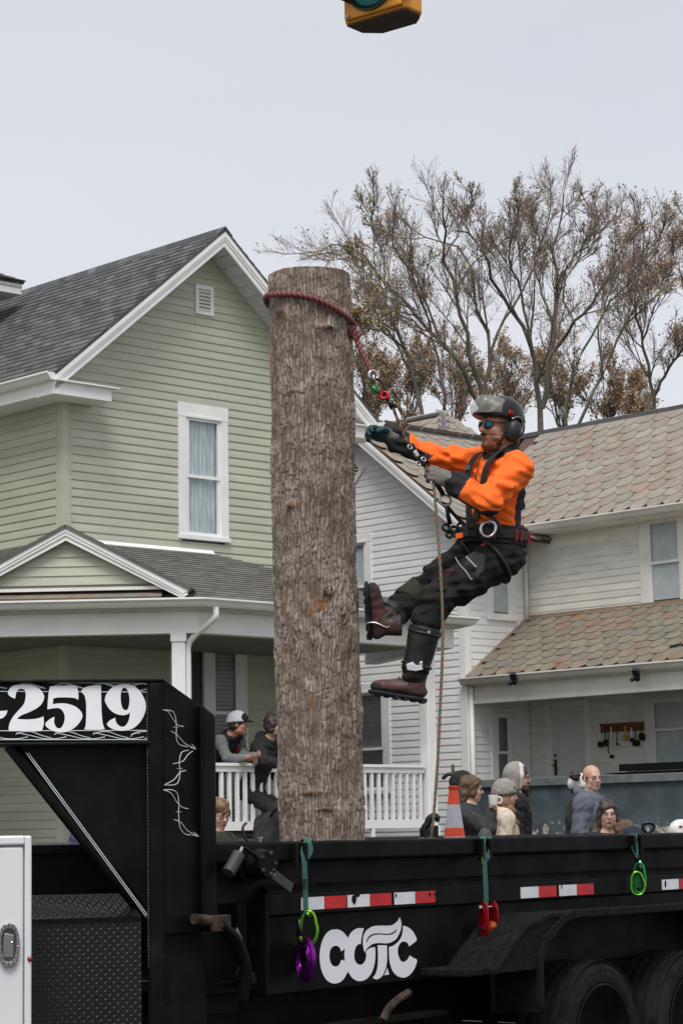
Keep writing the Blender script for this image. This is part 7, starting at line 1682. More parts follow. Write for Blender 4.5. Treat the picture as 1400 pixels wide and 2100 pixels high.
for y in (1, -1):
    S = SDF(.006); S.ell(P(-.030, y*.098, -.030), (.046, .030, .060), [f, l, (u+f*.25).normalized()], .01); S.ell(P(-.030, y*.112, -.030), (.036, .026, .050), [f, l, u], .02); S.wr = None
    em = sdf_obj('ear_defender', S, mat('ear_cup_black', (.014, .014, .015), .5), hel, base)
    S = SDF(.006); S.ell(P(-.030, y*.084, -.030), (.050, .018, .063), [f, l, u], .01); sdf_obj('ear_cushion', S, BLT, em, base)
    MB().tube(spline([P(-.005, y*.118, .030), P(-.025, y*.124, .038), P(-.050, y*.124, .044), P(-.075, y*.112, .03), P(-.085, y*.105, -.01), P(-.070, y*.108, -.05)], 5), .0032, 6).build('ear_band', STEEL, em, base, smooth=True)
    MB().tube(spline([P(.01, y*.090, .04), P(.015, y*.084, -.03), P(.03, y*.068, -.085), P(.05, y*.02, -.125), P(.052, 0, -.127)], 5), .006, 6).build('chin_strap', BLT, hel, base, smooth=True)
MB().tube(spline([P(-.02, .125, -.06), P(.03, .10, -.062), P(.075, .068, -.055), P(.112, .03, -.050)], 6), .0022, 6).build('microphone_boom', BLKH, hel, base, smooth=True); MB().ball(P(.116, .020, -.049), (.013, .011, .008), 10).build('microphone_tip', BLKH, hel, base, smooth=True)
MIR = mat('mirror_lens_teal', (.03, .28, .26), .08, .9, var=.6, vs=22, c2=(.02, .10, .20))
mb = MB()
for y in (-1, 1):
    q_ = [P(.104-.012*abs(math.cos(a))-.03*max(0, math.cos(a))**2*.5, y*(.033+.029*math.cos(a)), .003+.021*math.sin(a)) for a in [i*2*math.pi/18 for i in range(18)]]
    mb.tube(q_, .0028, 6, closed=True); mb.tube([P(.088, y*.062, .012), P(.04, y*.078, .012), P(-.01, y*.086, .008)], .0035, 6)
mb.tube([P(.106, -.006, .01), P(.108, .006, .01)], .003, 6); sg_ = mb.build('sunglasses', BLKH, rootA, base, smooth=True)
for y in (-1, 1):
    q_ = [P(.104-.012*abs(math.cos(a))-.03*max(0, math.cos(a))**2*.5, y*(.033+.028*math.cos(a)), .003+.020*math.sin(a)) for a in [i*2*math.pi/18 for i in range(18)]]
    MB().add([P(.112, y*.033, .003)]+q_, [(0, i+1, (i+1) % 18+1) for i in range(18)]).build('lens', MIR, sg_, base, smooth=True)
BEARD = mat('ginger_beard', (.20, .062, .024), .85, var=.4, vs=60, bump=.9, bs=220, c2=(.30, .11, .045))
S = SDF(.0055); S.ell(P(.045, 0, -.098), (.055, .053, .040), A, .02); S.ell(P(.020, 0, -.072), (.055, .066, .036), A, .02); S.ell(P(.066, 0, -.118), (.030, .034, .026), A, .02); S.ell(P(.090, 0, -.047), (.020, .030, .009), A, .01); S.wr = (.004, 160, 4); S.sub(P(.094, 0, -.064), .0165, .008); sdf_obj('beard', S, BEARD, rootA, base)
S = SDF(.007); S.ell(P(-.080, 0, -.055), (.040, .070, .045), A, .02); S.wr = (.006, 120, 4); sdf_obj('hair', S, BEARD, rootA, base)
# harness: belt, pads, straps, rings
RED = mat('red_stitching', (.26, .012, .016), .7)
def torso_loop(h, rx, ry, n=40, tilt=0.0): return [J['pel']+upb*(h+tilt*math.cos(a))+fb*rx*math.cos(a)+Lb*ry*math.sin(a) for a in [i*2*math.pi/n for i in range(n)]]
def belt(name, h, rx, ry, wd, th, m, tilt=0.0):
    mb = MB(); Q = torso_loop(h, rx, ry, 48, tilt); vs = []
    for i, p in enumerate(Q):
        n_ = (p-(J['pel']+upb*h)); n_ = (n_-upb*n_.dot(upb)).normalized()
        for (a, b) in ((-wd/2, 0), (wd/2, 0), (wd/2*.9, th), (-wd/2*.9, th)): vs.append(p+upb*a+n_*b)
    mb.add(vs, [(4*i+j, 4*i+(j+1) % 4, 4*((i+1) % 48)+(j+1) % 4, 4*((i+1) % 48)+j) for i in range(48) for j in range(4)]); return mb.build(name, m, rootA, base, bevel=.004)
belt('harness_back_pad', .035, .150, .186, .105, .020, DKP); bl = belt('harness_belt', .035, .172, .208, .050, .008, BLT)
for k, (a0, hh) in enumerate(((.55, .05), (.9, .02), (1.55, .05), (1.75, .05), (2.2, .05), (2.35, .05))):
    p = J['pel']+upb*.035+fb*.182*math.cos(a0)+Lb*.219*math.sin(a0); MB().obox(p, upb*.03, (fb*math.sin(a0)-Lb*math.cos(a0))*.005, (fb*math.cos(a0)+Lb*math.sin(a0))*.003).build('red_stitch', RED, bl, base)
rp = ap(1000, 1085, 11.93); torus(rp, (.25, -.95, 0), .045, .009, 26, .85).build('side_ring', SILV, bl, base, smooth=True)
def strap(name, pts, w, m=None, wd=None, th=.006):
    P_ = spline(pts, 6); mb = MB(); strip(mb, P_, w, th, [wd or Vector((.6, 0, .6))]*len(P_)); return mb.build(name, m or BLT, rootA, base, smooth=R(40))
# chest straps: over both shoulders down to the belt
fr = lambda a, b, h: J['che']+Lb*a+fb*b+upb*h
strap('chest_strap', [fr(.09, .02, .165), fr(.095, .095, .13), fr(.085, .142, .05), fr(.07, .150, -.05), fr(.05, .150, -.14), fr(.03, .152, -.24)], .048, DKP, Lb)
strap('chest_strap', [fr(-.09, .02, .165), fr(-.095, .095, .13), fr(-.085, .142, .05), fr(-.07, .150, -.05), fr(-.05, .150, -.14), fr(-.03, .152, -.24)], .048, DKP, Lb)
MB().obox(fr(-.088, .150, .055), Lb*.022, fb*.004, upb*.012).build('strap_label', mat('grey_label', (.14, .14, .12), .6), rootA, base)
MB().tube([fr(.0, .128, .12), fr(.0, .143, .06), fr(.0, .150, -.02)], .003, 6).build('zip', BLT, rootA, base)
# leg loops
for q in 'LR':
    a, b = J['hip'+q], J['kn'+q]; d = (b-a).normalized(); e = a.lerp(b, .12)
    torus(e, d, .128, .012, 30).build('leg_loop', BLT, rootA, base, smooth=True)
# rope bridge and ring at the front
fr0 = J['pel']+upb*.03+fb*.185
rb = ap(912, 1026, 11.97); torus(rb, (.2, -.97, .1), .030, .0065, 26).build('bridge_ring', SILV, rootA, base, smooth=True)
MB().tube(spline([ap(890, 985, 11.93), ap(900, 1000, 11.94), ap(908, 1014, 11.96)], 4), .013, 8).build('friction_hitch', BLKH, rootA, base, smooth=True)
MB().tube([ap(914, 1036, 11.97), ap(918, 1055, 11.98), ap(922, 1075, 12.0)], [.009, .011, .013], 8).build('swivel_link', BLKH, rootA, base, smooth=True)
MB().tube(spline([ap(916, 1038, 11.98), ap(935, 1060, 12.02), ap(955, 1080, 12.05)], 4), .010, 8).build('bridge_rope', BLT, rootA, base, smooth=True)
for (x, y, r_) in ((914, 1082, .02), (930, 1086, .018), (921, 1097, .016), (938, 1096, .022), (945, 1080, .02)): torus(ap(x, y, 12.0), (.3, -.9, .3), r_, .008, 18).build('gear_ring', BLKH, rootA, base, smooth=True)
MB().obox(ap(950, 1092, 12.02), (.03, 0, .01), (0, .03, 0), (0, 0, .035)).obox(ap(965, 1075, 12.03), (.025, 0, 0), (0, .02, 0), (0, 0, .03)).build('gear_pouch', BLT, rootA, base, bevel=.01)
MB().obox(ap(941, 1099, 11.985), (.02, 0, .004), (0, .004, 0), (0, 0, .014)).build('orange_tab', ORA, rootA, base, bevel=.003)
strap('lower_strap', [ap(940, 1010, 12.03), ap(965, 1035, 11.97), ap(990, 1052, 11.95), ap(1010, 1062, 11.955), ap(1022, 1078, 11.97), ap(1030, 1095, 11.99)], .022, None, Vector((.3, 0, 1)))
for k in range(2): torus(ap(1068, 1108+k*14, 12.2), (.3, -.9, .3), .026+.006*k, .0045, 22, .8).build('accessory_loop', BLKH, rootA, base, smooth=True)
# thigh pocket with piping and print
n_t = Vector((-.30, -.92, .25)).normalized()
pkp = [ap(958, 1140, 12.01), ap(972, 1131, 12.0), ap(996, 1140, 11.985), ap(992, 1172, 11.985), ap(976, 1190, 11.985), ap(960, 1188, 11.99), ap(948, 1166, 12.0)]
MB().prism([p+n_t*.012 for p in pkp], -n_t*.03).build('thigh_pocket', mat('pocket_grey', (.040, .038, .036), .85, var=.2, vs=20, bump=.4, bs=90), rootA, base, bevel=.008)
MB().tube(spline([ap(933, 1143, 11.985), ap(942, 1158, 11.975), ap(955, 1172, 11.96), ap(964, 1186, 11.955), ap(968, 1188, 11.955)], 5), .0022, 6).build('reflective_piping', mat('piping_silver', (.6, .6, .6), .4), rootA, base, smooth=True)
for k in range(7):
    q_ = ap(956+k*3.1, 1142+k*3.2, 11.955); MB().obox(q_, (.0028, 0, -.002), (0, .001, 0), (.002, 0, .0040)).build('pocket_print', mat('print_white', (.55, .55, .55), .6), rootA, base)
for (x, y, m_, w_) in ((990, 1117, RED, .012), (925, 1170, mat('red_mark', (.12, .012, .018), .8), .014), (918, 1178, MATS['red_mark'], .010), (946, 1193, mat('lime_mark', (.16, .25, .05), .8), .010), (940, 1198, RED, .008)):
    MB().obox(ap(x, y, 11.97), (w_, 0, w_*.3), (0, .002, 0), (-w_*.2, 0, w_*.4)).build('trouser_mark', m_, rootA, base)
for k in range(5): MB().tube([ap(1026+k*1.5, 972+k*3, 11.955), ap(1036, 969+k*3, 11.95), ap(1044-k, 973+k*3, 11.955)], .0013, 5).build('sleeve_print', mat('sleeve_print_dark', (.25, .03, .01), .8), rootA, base)
# ------------------------------------------------------------------ the spectators
def cloth(name, c_, **k): return mat(name, c_, .9, var=k.pop('var', .15), vs=k.pop('vs', 14), bump=.4, bs=180, **k)
DENIM = cloth('dark_denim', (.03, .04, .06)); BLKJ = cloth('black_jacket', (.010, .010, .011)); CHAR = cloth('charcoal_wool', (.026, .028, .030), var=.3, vs=40); CREAM = cloth('cream_knit', (.55, .47, .37)); HEATH = cloth('heather_grey_knit', (.25, .235, .215), var=.2, vs=60); BLUEG = cloth('slate_blue_hoodie', (.10, .11, .145)); GREYS = cloth('grey_sleeve', (.16, .165, .165), var=.2, vs=50); PURP = cloth('purple_jacket', (.085, .065, .15)); NAVY = cloth('navy_hat', (.012, .018, .04)); OLIVE = cloth('olive_jacket', (.035, .032, .022)); REDS = cloth('red_shirt', (.30, .02, .025))
HBR = mat('brown_hair', (.085, .042, .022), .55, bump=.9, bs=70, dist=.006, var=.4, vs=30, stretch=(4, 4, 1), c2=(.16, .085, .045)); HAUB = mat('auburn_hair', (.17, .075, .03), .55, bump=.9, bs=70, dist=.006, var=.45, vs=25, stretch=(4, 4, 1), c2=(.36, .19, .09)); HDK = mat('dark_hair', (.025, .016, .012), .55, bump=.9, bs=70, dist=.006, var=.4, vs=30, c2=(.06, .036, .025)); HGIN = mat('light_brown_hair', (.14, .07, .035), .55, bump=.9, bs=70, dist=.006, var=.4, vs=30, c2=(.24, .13, .07))
FRAME = mat('thin_dark_frames', (.02, .014, .012), .4); LENSC = glassmat('clear_lens', (.95, .95, .97), .03, .94)
CG = 'people watching from the far side of the trailer'
def person(label, px, py, Y, yaw, **k):
    size = k.pop('size', 1.0); J = stand(px, py, Y, R(yaw), size, k.pop('lean', 0.0), ground=k.pop('ground', None)); J.update({a: (at(*b) if not isinstance(b, dict) else b) for a, b in k.pop('joints', {}).items()})
    hy = R(k.pop('head', yaw)); hp_ = k.pop('nod', 0.0); fv = Vector((math.cos(hy)*math.cos(hp_), math.sin(hy)*math.cos(hp_), math.sin(hp_)))
    g = J['anL'].z-.09; base = Vector((J['pel'].x, J['pel'].y, g))
    return Human('person', label, base, J, fv, size=size, **k)
HG = dict(n=Vector((0, .6, .8)), curl=.9)
# porch: man with cap and mug, leaning on the rail
h = person('man in white trucker cap and black vest leaning on the porch railing with a drink', 489, 1486, 26.03, -20, head=-8, ground=1.45, skin='ruddy', vox=.010, joints=dict(neck=(474, 1508, 26.10), che=(462, 1530, 26.18), pel=(430, 1590, 26.43), shR=(452, 1520, 25.96), shL=(490, 1517, 26.34), elR=(466, 1556, 25.88), wrR=(500, 1555, 25.72), elL=(500, 1552, 26.08), wrL=(524, 1550, 25.84),
    handR=dict(d=Vector((1, .1, .05)), n=Vector((0, .75, .3)), curl=.7), handL=dict(d=Vector((.5, -.6, .1)), n=Vector((-.7, -.5, 0)), curl=.8), hipR=(425, 1610, 26.38), hipL=(440, 1610, 26.58)), group=CG)
for q in 'LR': a = h.J['hip'+q]; h.J['an'+q] = Vector((a.x-.05, a.y+.1, 1.54)); h.J['kn'+q] = (a+h.J['an'+q])/2+Vector((.03, -.05, 0))
h.body(); h.top('sweatshirt', GREYS, .016, wr=(.004, 99, 1)); h.trousers(DENIM)
def vest(C_): return np.zeros(len(C_), int)
J = h.J; S = SDF(.010); L = (J['shL']-J['shR']).normalized(); torso_prims(S, J['pel'], J['che'], L, .034, .98, 1.0)
for q in 'LR': S.cap(J['neck'], .075, J['sh'+q].lerp(J['neck'], .35), .082, .04)
S.wr = (.004, 60, 3); up_ = (J['che']-J['pel']).normalized(); S.cut(J['pel'], -up_, .3); S.cut(J['neck']+up_*.04, up_, .2); sdf_obj('vest', S, BLKJ, h.root, h.base)
f_ = L.cross(up_); MB().prism([J['che']+f_*.162+up_*.15+L*.03, J['che']+f_*.162+up_*.15-L*.05, J['che']+f_*.172-up_*.02-L*.01, J['che']+f_*.165-up_*.14], f_*.012).build('red_undershirt', REDS, h.root, h.base)
cp_ = h.hat(mat('white_cap_mesh', (.62, .62, .68), .9, var=.1, vs=60), 'cap', cutz=.028, wr=None, tilt=.05); f, l, u = h.F; P = lambda x, y, z: h.c+f*x+l*y+u*z
S = SDF(.009); S.ell(P(.035, 0, .062), (.082, .088, .080), [f, l, u], .01); S.cut(P(.03, 0, .05), -f); S.cut(P(0, 0, .026), -u); sdf_obj('cap_front', S, BLKJ, cp_, h.base)
S = SDF(.008); S.ell(P(.105, 0, .036), (.085, .075, .012), [(f-u*.12).normalized(), l, (u+f*.12).normalized()], .01); sdf_obj('cap_brim', S, BLKJ, cp_, h.base)
h.hair(HDK, 'short', extra=()); S = SDF(.008); S.ell(P(.070, 0, -.100), (.030, .030, .030), [f, l, u]); S.wr = (.003, 150, 2); sdf_obj('goatee', S, mat('grey_goatee', (.16, .12, .10), .9), h.root, h.base)
mg = at(524, 1556, 25.68); mo = tuple(mg-Vector((0, 0, .07))); mug = empty('beer_mug', mo, 0, 'clear handled mug of amber beer held over the railing', 'mug')
MB().lathe([(.0, -.07), (.033, -.07), (.036, -.06), (.037, .07), (.034, .07), (.033, -.06), (.0, -.062)], mg, (0, 0, 1), 20).build('glass', glassmat('mug_glass', (.95, .95, .95), .02, .92), mug, mo, smooth=R(40)); MB().lathe([(.0, -.06), (.032, -.06), (.0325, .025), (.0, .025)], mg, (0, 0, 1), 20).build('beer', mat('amber_beer', (.22, .065, .025), .15), mug, mo, smooth=R(40)); torus(mg+Vector((.0, -.05, .01)), (1, 0, 0), .03, .006, 18).build('handle', MATS['mug_glass'], mug, mo, smooth=True)
# porch: woman in black hoodie
h = person('woman in black hoodie with sunglasses on her head leaning beside the trunk', 562, 1490, 25.98, -25, head=-25, ground=1.45, skin='tan', female=True, lean=.5, joints=dict(shR=(530, 1532, 25.93), shL=(575, 1530, 26.28), elR=(540, 1562, 25.78), wrR=(575, 1566, 25.70)), group=CG)
h.body(); h.top('hoodie', BLKJ, .028, collar=.03, hood=True, wr=(.005, 88, 3)); h.trousers(BLKJ); h.hair(HDK, 'bun', extra=(((-.06, 0, .09), .05, (-.05, 0, .13), .045),))
f, l, u = h.F; P = lambda x, y, z: h.c+f*x+l*y+u*z
for y in (-1, 1): MB().ball(P(.072, y*.036, .105), (.024, .030, .016), 12).build('sunglass_lens', mat('blue_mirror_lens', (.03, .45, .75), .1, .6), h.root, h.base, smooth=True)
# boy with glasses behind the shield edge
h = person('boy with tousled brown hair and glasses looking down beside the black shield', 449, 1672, 18.6, -25, head=-52, nod=-.25, size=.94, group=CG, skin='fair')
h.body(); h.top('jacket', OLIVE, .028, collar=.02, wr=(.005, 88, 5)); h.trousers(DENIM); h.hair(HGIN, 'fringe', wr=(.008, 70, 2)); glasses(h.root, h.base, h.c, h.F, .94, FRAME, LENSC)
# person in black bending, with backpack
h = person('stooping person in black jacket mostly hidden behind the trunk base', 625, 1665, 17.0, -15, nod=-.3, lean=.9, group=CG); h.body(); h.top('jacket', BLKJ, .03, collar=.03, wr=(.006, 77, 6)); h.trousers(DENIM); h.hair(HDK, 'short')
bc = at(550, 1702, 16.8); bo_ = tuple(bc-Vector((0, 0, .22))); bk = empty('backpack', bo_, 0, 'large black backpack bulging above the rail left of the trunk', 'backpack'); S = SDF(.011); S.ell(bc+Vector((.03, 0, -.05)), (.14, .12, .17)); S.ell(bc+Vector((.11, -.02, .06)), (.10, .12, .16), None, .03); S.ell(bc+Vector((-.03, -.10, -.10)), (.09, .06, .10), None, .02); S.wr = (.006, 60, 4); sdf_obj('pack', S, BLKJ, bk, bo_)
MB().tube(spline([bc+Vector((.02, -.08, .10)), bc+Vector((.05, -.12, .15)), bc+Vector((.09, -.10, .17))], 5), .009, 8).build('grab_loop', BLKJ, bk, bo_, smooth=True); 
# person in purple seen through the gooseneck triangle
h = person('person in purple jacket glimpsed under the gooseneck brace', 182, 1660, 18.5, 0, size=.92, group=CG, female=True); h.body(); h.top('jacket', PURP, .04, collar=.02, wr=(.006, 66, 8)); h.trousers(DENIM); h.hair(HBR, 'long', extra=(((-.05, .0, -.05), .06, (-.06, 0, -.18), .04),))
# right-hand group, left to right
h = person('person in black beanie hidden behind the brown-haired woman', 949, 1613, 22.8, 10, skin='fair', group=CG); h.body(); h.top('coat', BLKJ, .03, hem=.2); h.trousers(DENIM); h.hat(BLKJ, 'beanie', wr=(.003, 120, 2))
h = person('brown-haired woman in charcoal jacket raising a white mug', 966, 1620, 21.7, 5, head=8, size=.97, female=True, group=CG, joints=dict(shR=(950, 1670, 21.5), elR=(1001, 1700, 21.35), wrR=(1006, 1668, 21.40), handR=dict(d=Vector((.25, .1, .9)), n=Vector((.3, .9, 0)), curl=.75)))
h.body(); h.top('jacket', CHAR, .032, hem=.15, collar=.02, wr=(.006, 83, 11)); h.trousers(DENIM); h.hair(HBR, 'bun', wr=(.006, 80, 2), extra=(((-.08, 0, -.01), .055, (-.10, 0, -.075), .060), ((-.06, 0, -.05), .06, (-.07, 0, -.12), .045)))
S = SDF(.012); S.ell(h.J['neck']+Vector((.0, 0, .02)), (.085, .09, .02)); sdf_obj('collar', S, cloth('cream_collar', (.42, .36, .29)), h.root, h.base); glasses(h.root, h.base, h.c, h.F, .97, FRAME, LENSC)
mg = at(1011, 1641, 21.33); mo = tuple(mg-Vector((0, 0, .05))); mug = empty('coffee_mug', mo, 0, 'white ceramic mug held up by the brown-haired woman', 'mug'); WC = mat('white_ceramic', (.72, .71, .68), .25, coat=.3)
MB().lathe([(.0, -.05), (.034, -.05), (.043, -.035), (.046, .05), (.042, .05), (.039, -.03), (.0, -.035)], mg, (0, 0, 1), 24).build('cup', WC, mug, mo, smooth=R(40)); torus(mg+Vector((.052, 0, .0)), (0, 1, 0), .028, .008, 20).build('handle', WC, mug, mo, smooth=True)
h = person('woman in grey beanie and cream sweater with long auburn hair', 1036, 1632, 22.0, 3, head=5, size=.96, female=True, group=CG); h.body(); h.top('sweater', CREAM, .034, hem=.15, collar=.03, wr=(.005, 110, 12)); h.trousers(DENIM); h.hair(HAUB, 'long', wr=(.011, 55, 3), extra=(((-.02, -.04, -.05), .055, (.02, -.06, -.16), .055), ((.02, -.06, -.16), .055, (.06, -.07, -.27), .04), ((-.05, 0, -.05), .06, (-.06, 0, -.2), .05), ((.06, -.07, -.27), .038, (.10, -.06, -.34), .018))); h.hat(HEATH, 'beanie', tall=.012, cutz=.015, r=1.05, wr=(.0025, 130, 3))
h = person('bearded man in dark coat with grey and white hood up', 1062, 1597, 22.6, 0, head=3, group=CG, skin='fair', joints=dict()); h.body(); h.top('coat', BLKJ, .034, hem=.22, collar=.02, wr=(.005, 79, 14)); h.trousers(DENIM); h.hair(HDK, 'short')
f, l, u = h.F; P = lambda x, y, z: h.c+f*x+l*y+u*z; S = SDF(.010); S.ell(P(-.035, 0, .035), (.125, .115, .135), [f, l, u]); S.ell(P(-.06, 0, -.07), (.09, .11, .09), [f, l, u], .04); S.wr = (.004, 45, 5); S.cut(P(.048, 0, 0), f+u*-.12)
fn = np.array(f); c0 = np.array(h.c); sdf_obj('hood', S, [HEATH, cloth('white_sherpa', (.58, .53, .47), vs=80)], h.root, h.base, lambda C_: (((C_-c0) @ fn) > .002).astype(int))
S = SDF(.008); S.ell(P(.05, 0, -.10), (.06, .055, .055), [f, l, u]); S.ell(P(.02, 0, -.08), (.05, .066, .04), [f, l, u], .02); S.ell(P(.07, 0, -.145), (.035, .035, .04), [f, l, u], .02); S.ell(P(.092, 0, -.046), (.018, .03, .009), [f, l, u], .01); S.wr = (.004, 130, 3); S.sub(P(.094, 0, -.064), .016, .008); sdf_obj('beard', S, HDK, h.root, h.base); glasses(h.root, h.base, h.c, h.F, 1, FRAME, LENSC)
h = person('person in white beanie with brown pompom behind the bald man', 1190, 1616, 22.9, 5, size=.90, female=True, group=CG); h.body(); h.top('coat', CHAR, .03, hem=.2); h.trousers(DENIM); h.hair(HDK, 'long'); f, l, u = h.F; h.hat(cloth('white_knit', (.66, .65, .63), vs=60), 'beanie', cutz=.0, r=1.06)
pm = SDF(.009); pm.ell(at(1179, 1591, 22.75), (.052, .052, .052)); pm.wr = (.008, 110, 3); sdf_obj('pompom', pm, HDK, h.root, h.base)
h = person('bald man with glasses in slate blue hoodie turning his head', 1213, 1597, 21.9, -25, head=-64, group=CG, skin='fair', vox=.010); h.body(); h.top('hoodie', BLUEG, .036, hem=.12, collar=.035, hood=True, wr=(.006, 83, 21)); h.trousers(DENIM); glasses(h.root, h.base, h.c, h.F, 1, FRAME, LENSC)
f, l, u = h.F; P = lambda x, y, z: h.c+f*x+l*y+u*z; S = SDF(.009); S.ell(P(-.02, 0, .012), (.103, .082, .050), [f, l, u]); S.wr = (.002, 200, 1); S.cut(P(.03, 0, 0), f); S.cut(P(0, 0, .05), u); sdf_obj('cropped_hair', S, mat('cropped_stubble_hair', (.16, .10, .075), .9), h.root, h.base)
h = person('dark-haired woman with round glasses in black top looking at the camera', 1246, 1672, 20.2, -70, head=-90, size=.97, female=True, skin='fair', group=CG, vox=.010); h.body(); h.top('top', BLKJ, .024, collar=.0, wr=(.004, 88, 23)); h.trousers(DENIM); h.hair(HDK, 'long', wr=(.008, 70, 3), extra=(((-.03, -.07, -.03), .045, (-.02, -.12, -.17), .05), ((-.03, .07, -.03), .04, (.0, .09, -.16), .045), ((-.02, -.12, -.17), .05, (-.03, -.19, -.24), .035), ((-.06, 0, -.04), .06, (-.07, 0, -.2), .05))); glasses(h.root, h.base, h.c, h.F, .97, FRAME, LENSC, big=True)
h = person('child with long brown hair beside the woman in round glasses', 1283, 1709, 20.0, 15, size=.80, female=True, group=CG); h.body(); h.top('coat', BLKJ, .03, hem=.15); h.trousers(DENIM); h.hair(HBR, 'long', wr=(.007, 70, 3), extra=(((-.05, .0, -.04), .06, (-.06, 0, -.2), .05),))
h = person('child in navy knit hat lowest beside the green sling', 1300, 1724, 19.6, 20, size=.78, group=CG); h.body(); h.top('coat', BLUEG, .03, hem=.15); h.trousers(DENIM); h.hat(NAVY, 'knit_hat', cutz=.0, r=1.06)
h = person('child in white and red patterned hat at the right photo edge', 1398, 1712, 19.6, 10, size=.8, group=CG); h.body(); h.top('coat', cloth('blue_jacket', (.05, .06, .14)), .03, hem=.15); h.trousers(DENIM); o = h.hat(cloth('white_fleece_hat', (.62, .60, .58)), 'fleece_hat', cutz=.01, r=1.08); f, l, u = h.F
for k in range(4): MB().ball(h.c+f*(.05-.03*k)-l*.085+u*(.05+.02*(k % 2)), (.018, .012, .010), 8).build('hat_patch', REDS, o, h.base, smooth=True)

# ------------------------------------------------------------------ small things on and around the porches and trailer
bp_ = at(994, 1713, 14.6); bb_ = Vector((bp_.x, bp_.y, 0)); bl_ = empty('bollard', bb_, 0, 'grey round-topped post just above the rail by the middle sling', 'post'); MB().lathe([(.048, 0), (.048, bp_.z-.03), (.046, bp_.z-.005), (.036, bp_.z+.025), (.020, bp_.z+.043), (.0, bp_.z+.047)], (0, 0, 0), (0, 0, 1), 24).build('post_body', mat('grey_post_rubber', (.055, .052, .052), .7), bl_, smooth=R(50)); MB().lathe([(.05, bp_.z-.05), (.051, bp_.z-.03), (.05, bp_.z-.015)], (0, 0, 0), (0, 0, 1), 24).build('band', BLKH, bl_)
# spade handle
sp_ = at(1327, 1712, 15.2); sb2 = Vector((sp_.x, sp_.y, gz(sp_.x, sp_.y)));
spd = empty('spade', sb2, 0, 'black D-shaped spade handle sticking up above the trailer rail', 'spade'); so2 = tuple(sb2); MB().tube([sb2, sp_], .018, 10).build('shaft', BLKH, spd, so2); q_ = [at(x, y, 15.2) for x, y in ((1325, 1708), (1318, 1700), (1317, 1692), (1323, 1688), (1333, 1688), (1340, 1692), (1339, 1699), (1332, 1706))]; MB().tube(spline(q_+[q_[0]], 4), .011, 8).build('grip', BLKH, spd, so2, smooth=True); MB().obox(sb2+Vector((0, 0, .15)), (.1, 0, 0), (0, .008, 0), (0, 0, .15)).build('blade', STEEL, spd, so2)
# rake head lying at the porch corner (wooden pole with dark tool heads)
rk_ = at(925, 1595, 23.5); ro = (rk_.x, rk_.y, gz(rk_.x, rk_.y)); rke = empty('garden_pick', ro, 0, 'pick axe with wooden handle standing behind the black beanie', 'pick'); PO = MATS['pole_wood']
MB().tube([ro, at(928, 1568, 23.5)], .018, 8).build('handle', PO, rke, ro); MB().tube(spline([at(906, 1598, 23.5), at(918, 1588, 23.5), at(930, 1590, 23.5), at(944, 1600, 23.5)], 5), [.006]+[.02]*14+[.008], 8).build('pick_head', BLKH, rke, ro, smooth=True)
# griddle on the blue wall
g0 = Vector(hq(1330, 1586, QW+.12)); 
def gq(px, py, q): return gw(*hq(px, py, q))
ga, gb = hq(1258, 1580, QW+.05)[0], hq(1430, 1580, QW+.05)[0]; gzz = hq(1330, 1588, QW+.05)[2]; go = (ga, QW+.05, gzz)
gri = empty('griddle', gw(*go), -GA, 'long flat black griddle standing on the blue porch wall', 'griddle')
MB().hexa([(ga+.22, QW-.12, 2.191), (gb, QW-.12, 2.191), (gb, QW+.34, 2.191), (ga+.22, QW+.34, 2.191)], [(ga, QW-.2, gzz+.03), (gb, QW-.2, gzz+.03), (gb, QW+.4, gzz+.03), (ga, QW+.4, gzz+.03)]).build('griddle_body', BLKH, gri, go); MB().box(ga+.25, gb, QW-.15, QW+.35, gzz+.05, gzz+.14).build('griddle_top', BLKH, gri, go, bevel=.005); MB().box(ga+.35, gb-.1, QW-.1, QW+.3, gzz+.0301, gzz+.05).build('spacer', STEEL, gri, go)
for k in range(3): torus((ga+.45+.3*k, QW-.12, gzz+.10), (1, 0, .2), .018, .005, 14).build('knob_ring', STEEL, gri, go)
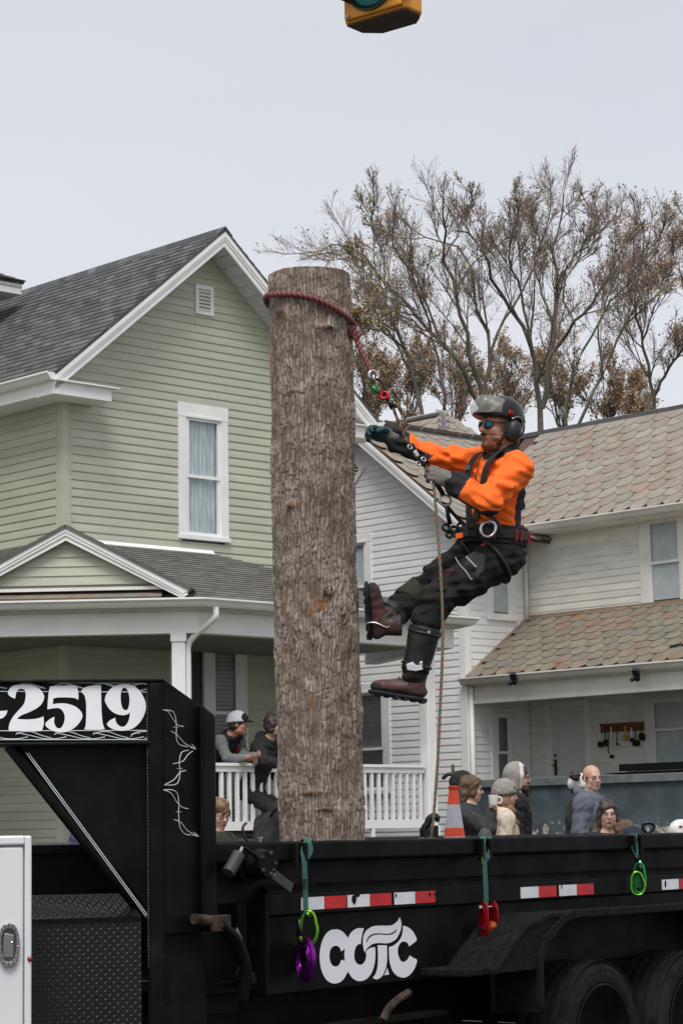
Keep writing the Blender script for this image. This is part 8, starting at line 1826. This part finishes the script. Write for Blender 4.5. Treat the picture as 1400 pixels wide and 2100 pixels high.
# tool rack with hanging cooking tools
ra, rb_ = hq(1228, 1485, QI-.04), hq(1318, 1483, QI-.04); ro = (ra[0], QI-.04, ra[2]-.1)
rk2 = empty('tool_rack', gw(*ro), -GA, 'orange-brown board with hooks on the porch wall beside the door', 'rack'); MB().box(ra[0]+.02, rb_[0], QI-.06, QI-.025, ra[2]-.12, ra[2]).build('board', mat('orange_brown_wood', (.20, .065, .02), .7, var=.3, vs=8, stretch=(1, 6, 6)), rk2, ro)
tools = [('grill_brush', 1229, 1488, 1532, .045, .08, 'black grill brush at the left end of the tool rack'), ('spatula', 1240, 1490, 1530, .04, .09, 'wide dark spatula second from left on the tool rack'), ('skewer', 1246, 1495, 1545, .01, .02, 'thin metal skewer on the tool rack'), ('ladle', 1252, 1490, 1555, .03, .05, 'long handled ladle hanging lowest on the tool rack'), ('tongs', 1264, 1492, 1528, .018, .03, 'dark tongs hanging at the middle of the tool rack'), ('spray_bottle', 1281, 1488, 1518, .04, .08, 'yellow spray bottle on the tool rack'), ('pan_scraper', 1294, 1492, 1522, .03, .06, 'dark scraper right of the yellow bottle'), ('fryer_basket', 1302, 1495, 1530, .06, .08, 'black hanging basket near the right end of the rack'), ('grill_glove', 1314, 1488, 1518, .05, .10, 'dark mitt at the right end of the tool rack')]
for i, (nm, px, y0, y1, wd, hh, lb) in enumerate(tools):
    a = hq(px, y0, QI-.085); b = hq(px, y1, QI-.085); to = tuple(b); e = empty(nm, gw(*to), -GA, lb, 'tool', 'cooking tools on the porch rack'); m_ = BLKH if nm != 'spray_bottle' else mat('yellow_plastic', (.42, .30, .05), .5)
    MB().tube([a, (b[0], b[1], b[2]+hh)], .008 if nm != 'spray_bottle' else .016, 6).build('handle', m_ if i % 3 else STEEL, e, to); mbx = MB().prism([(b[0]-wd*.6, b[1], b[2]+hh), (b[0]-wd, b[1], b[2]+hh*.7), (b[0]-wd*.9, b[1], b[2]), (b[0]+wd*.9, b[1], b[2]), (b[0]+wd, b[1], b[2]+hh*.7), (b[0]+wd*.6, b[1], b[2]+hh)], (0, .03, 0)).build('head', m_, e, to, bevel=.006); torus((a[0], a[1]+.012, a[2]+.012), (0, 1, 0), .014, .004, 12).build('hanging_loop', BLKH, e, to)
# clip-on lights on the porch gutter
for px, py, side in ((1052, 1392, 'left, above the narrow window'), (1303, 1384, 'right, above the tool rack')):
    a = hq(px, py, QW-.16); lo = tuple(a); e = empty('solar_light', gw(*lo), -GA, 'small black clip-on solar light on the porch gutter, '+side, 'lamp', 'clip-on lights on the porch gutter')
    MB().obox(Vector(a)+Vector((0, 0, .03)), (.05, 0, .0), (0, .012, .02), (0, -.02, .045)).build('solar_panel', mat('solar_cell', (.012, .016, .035), .2), e, lo, bevel=.004)
    for s in (-1, 1): MB().lathe([(.0, .05), (.028, .05), (.03, .0), (.016, -.03), (.0, -.03)], Vector(a)+Vector((s*.035+.02, -.02, -.05)), (s*.35, -.9, -.4), 14).build('lamp_head', BLKH, e, lo, smooth=R(40))
    MB().obox(Vector(a)+Vector((0, .03, -.02)), (.015, 0, 0), (0, .03, 0), (0, 0, .03)).build('clamp', BLKH, e, lo)
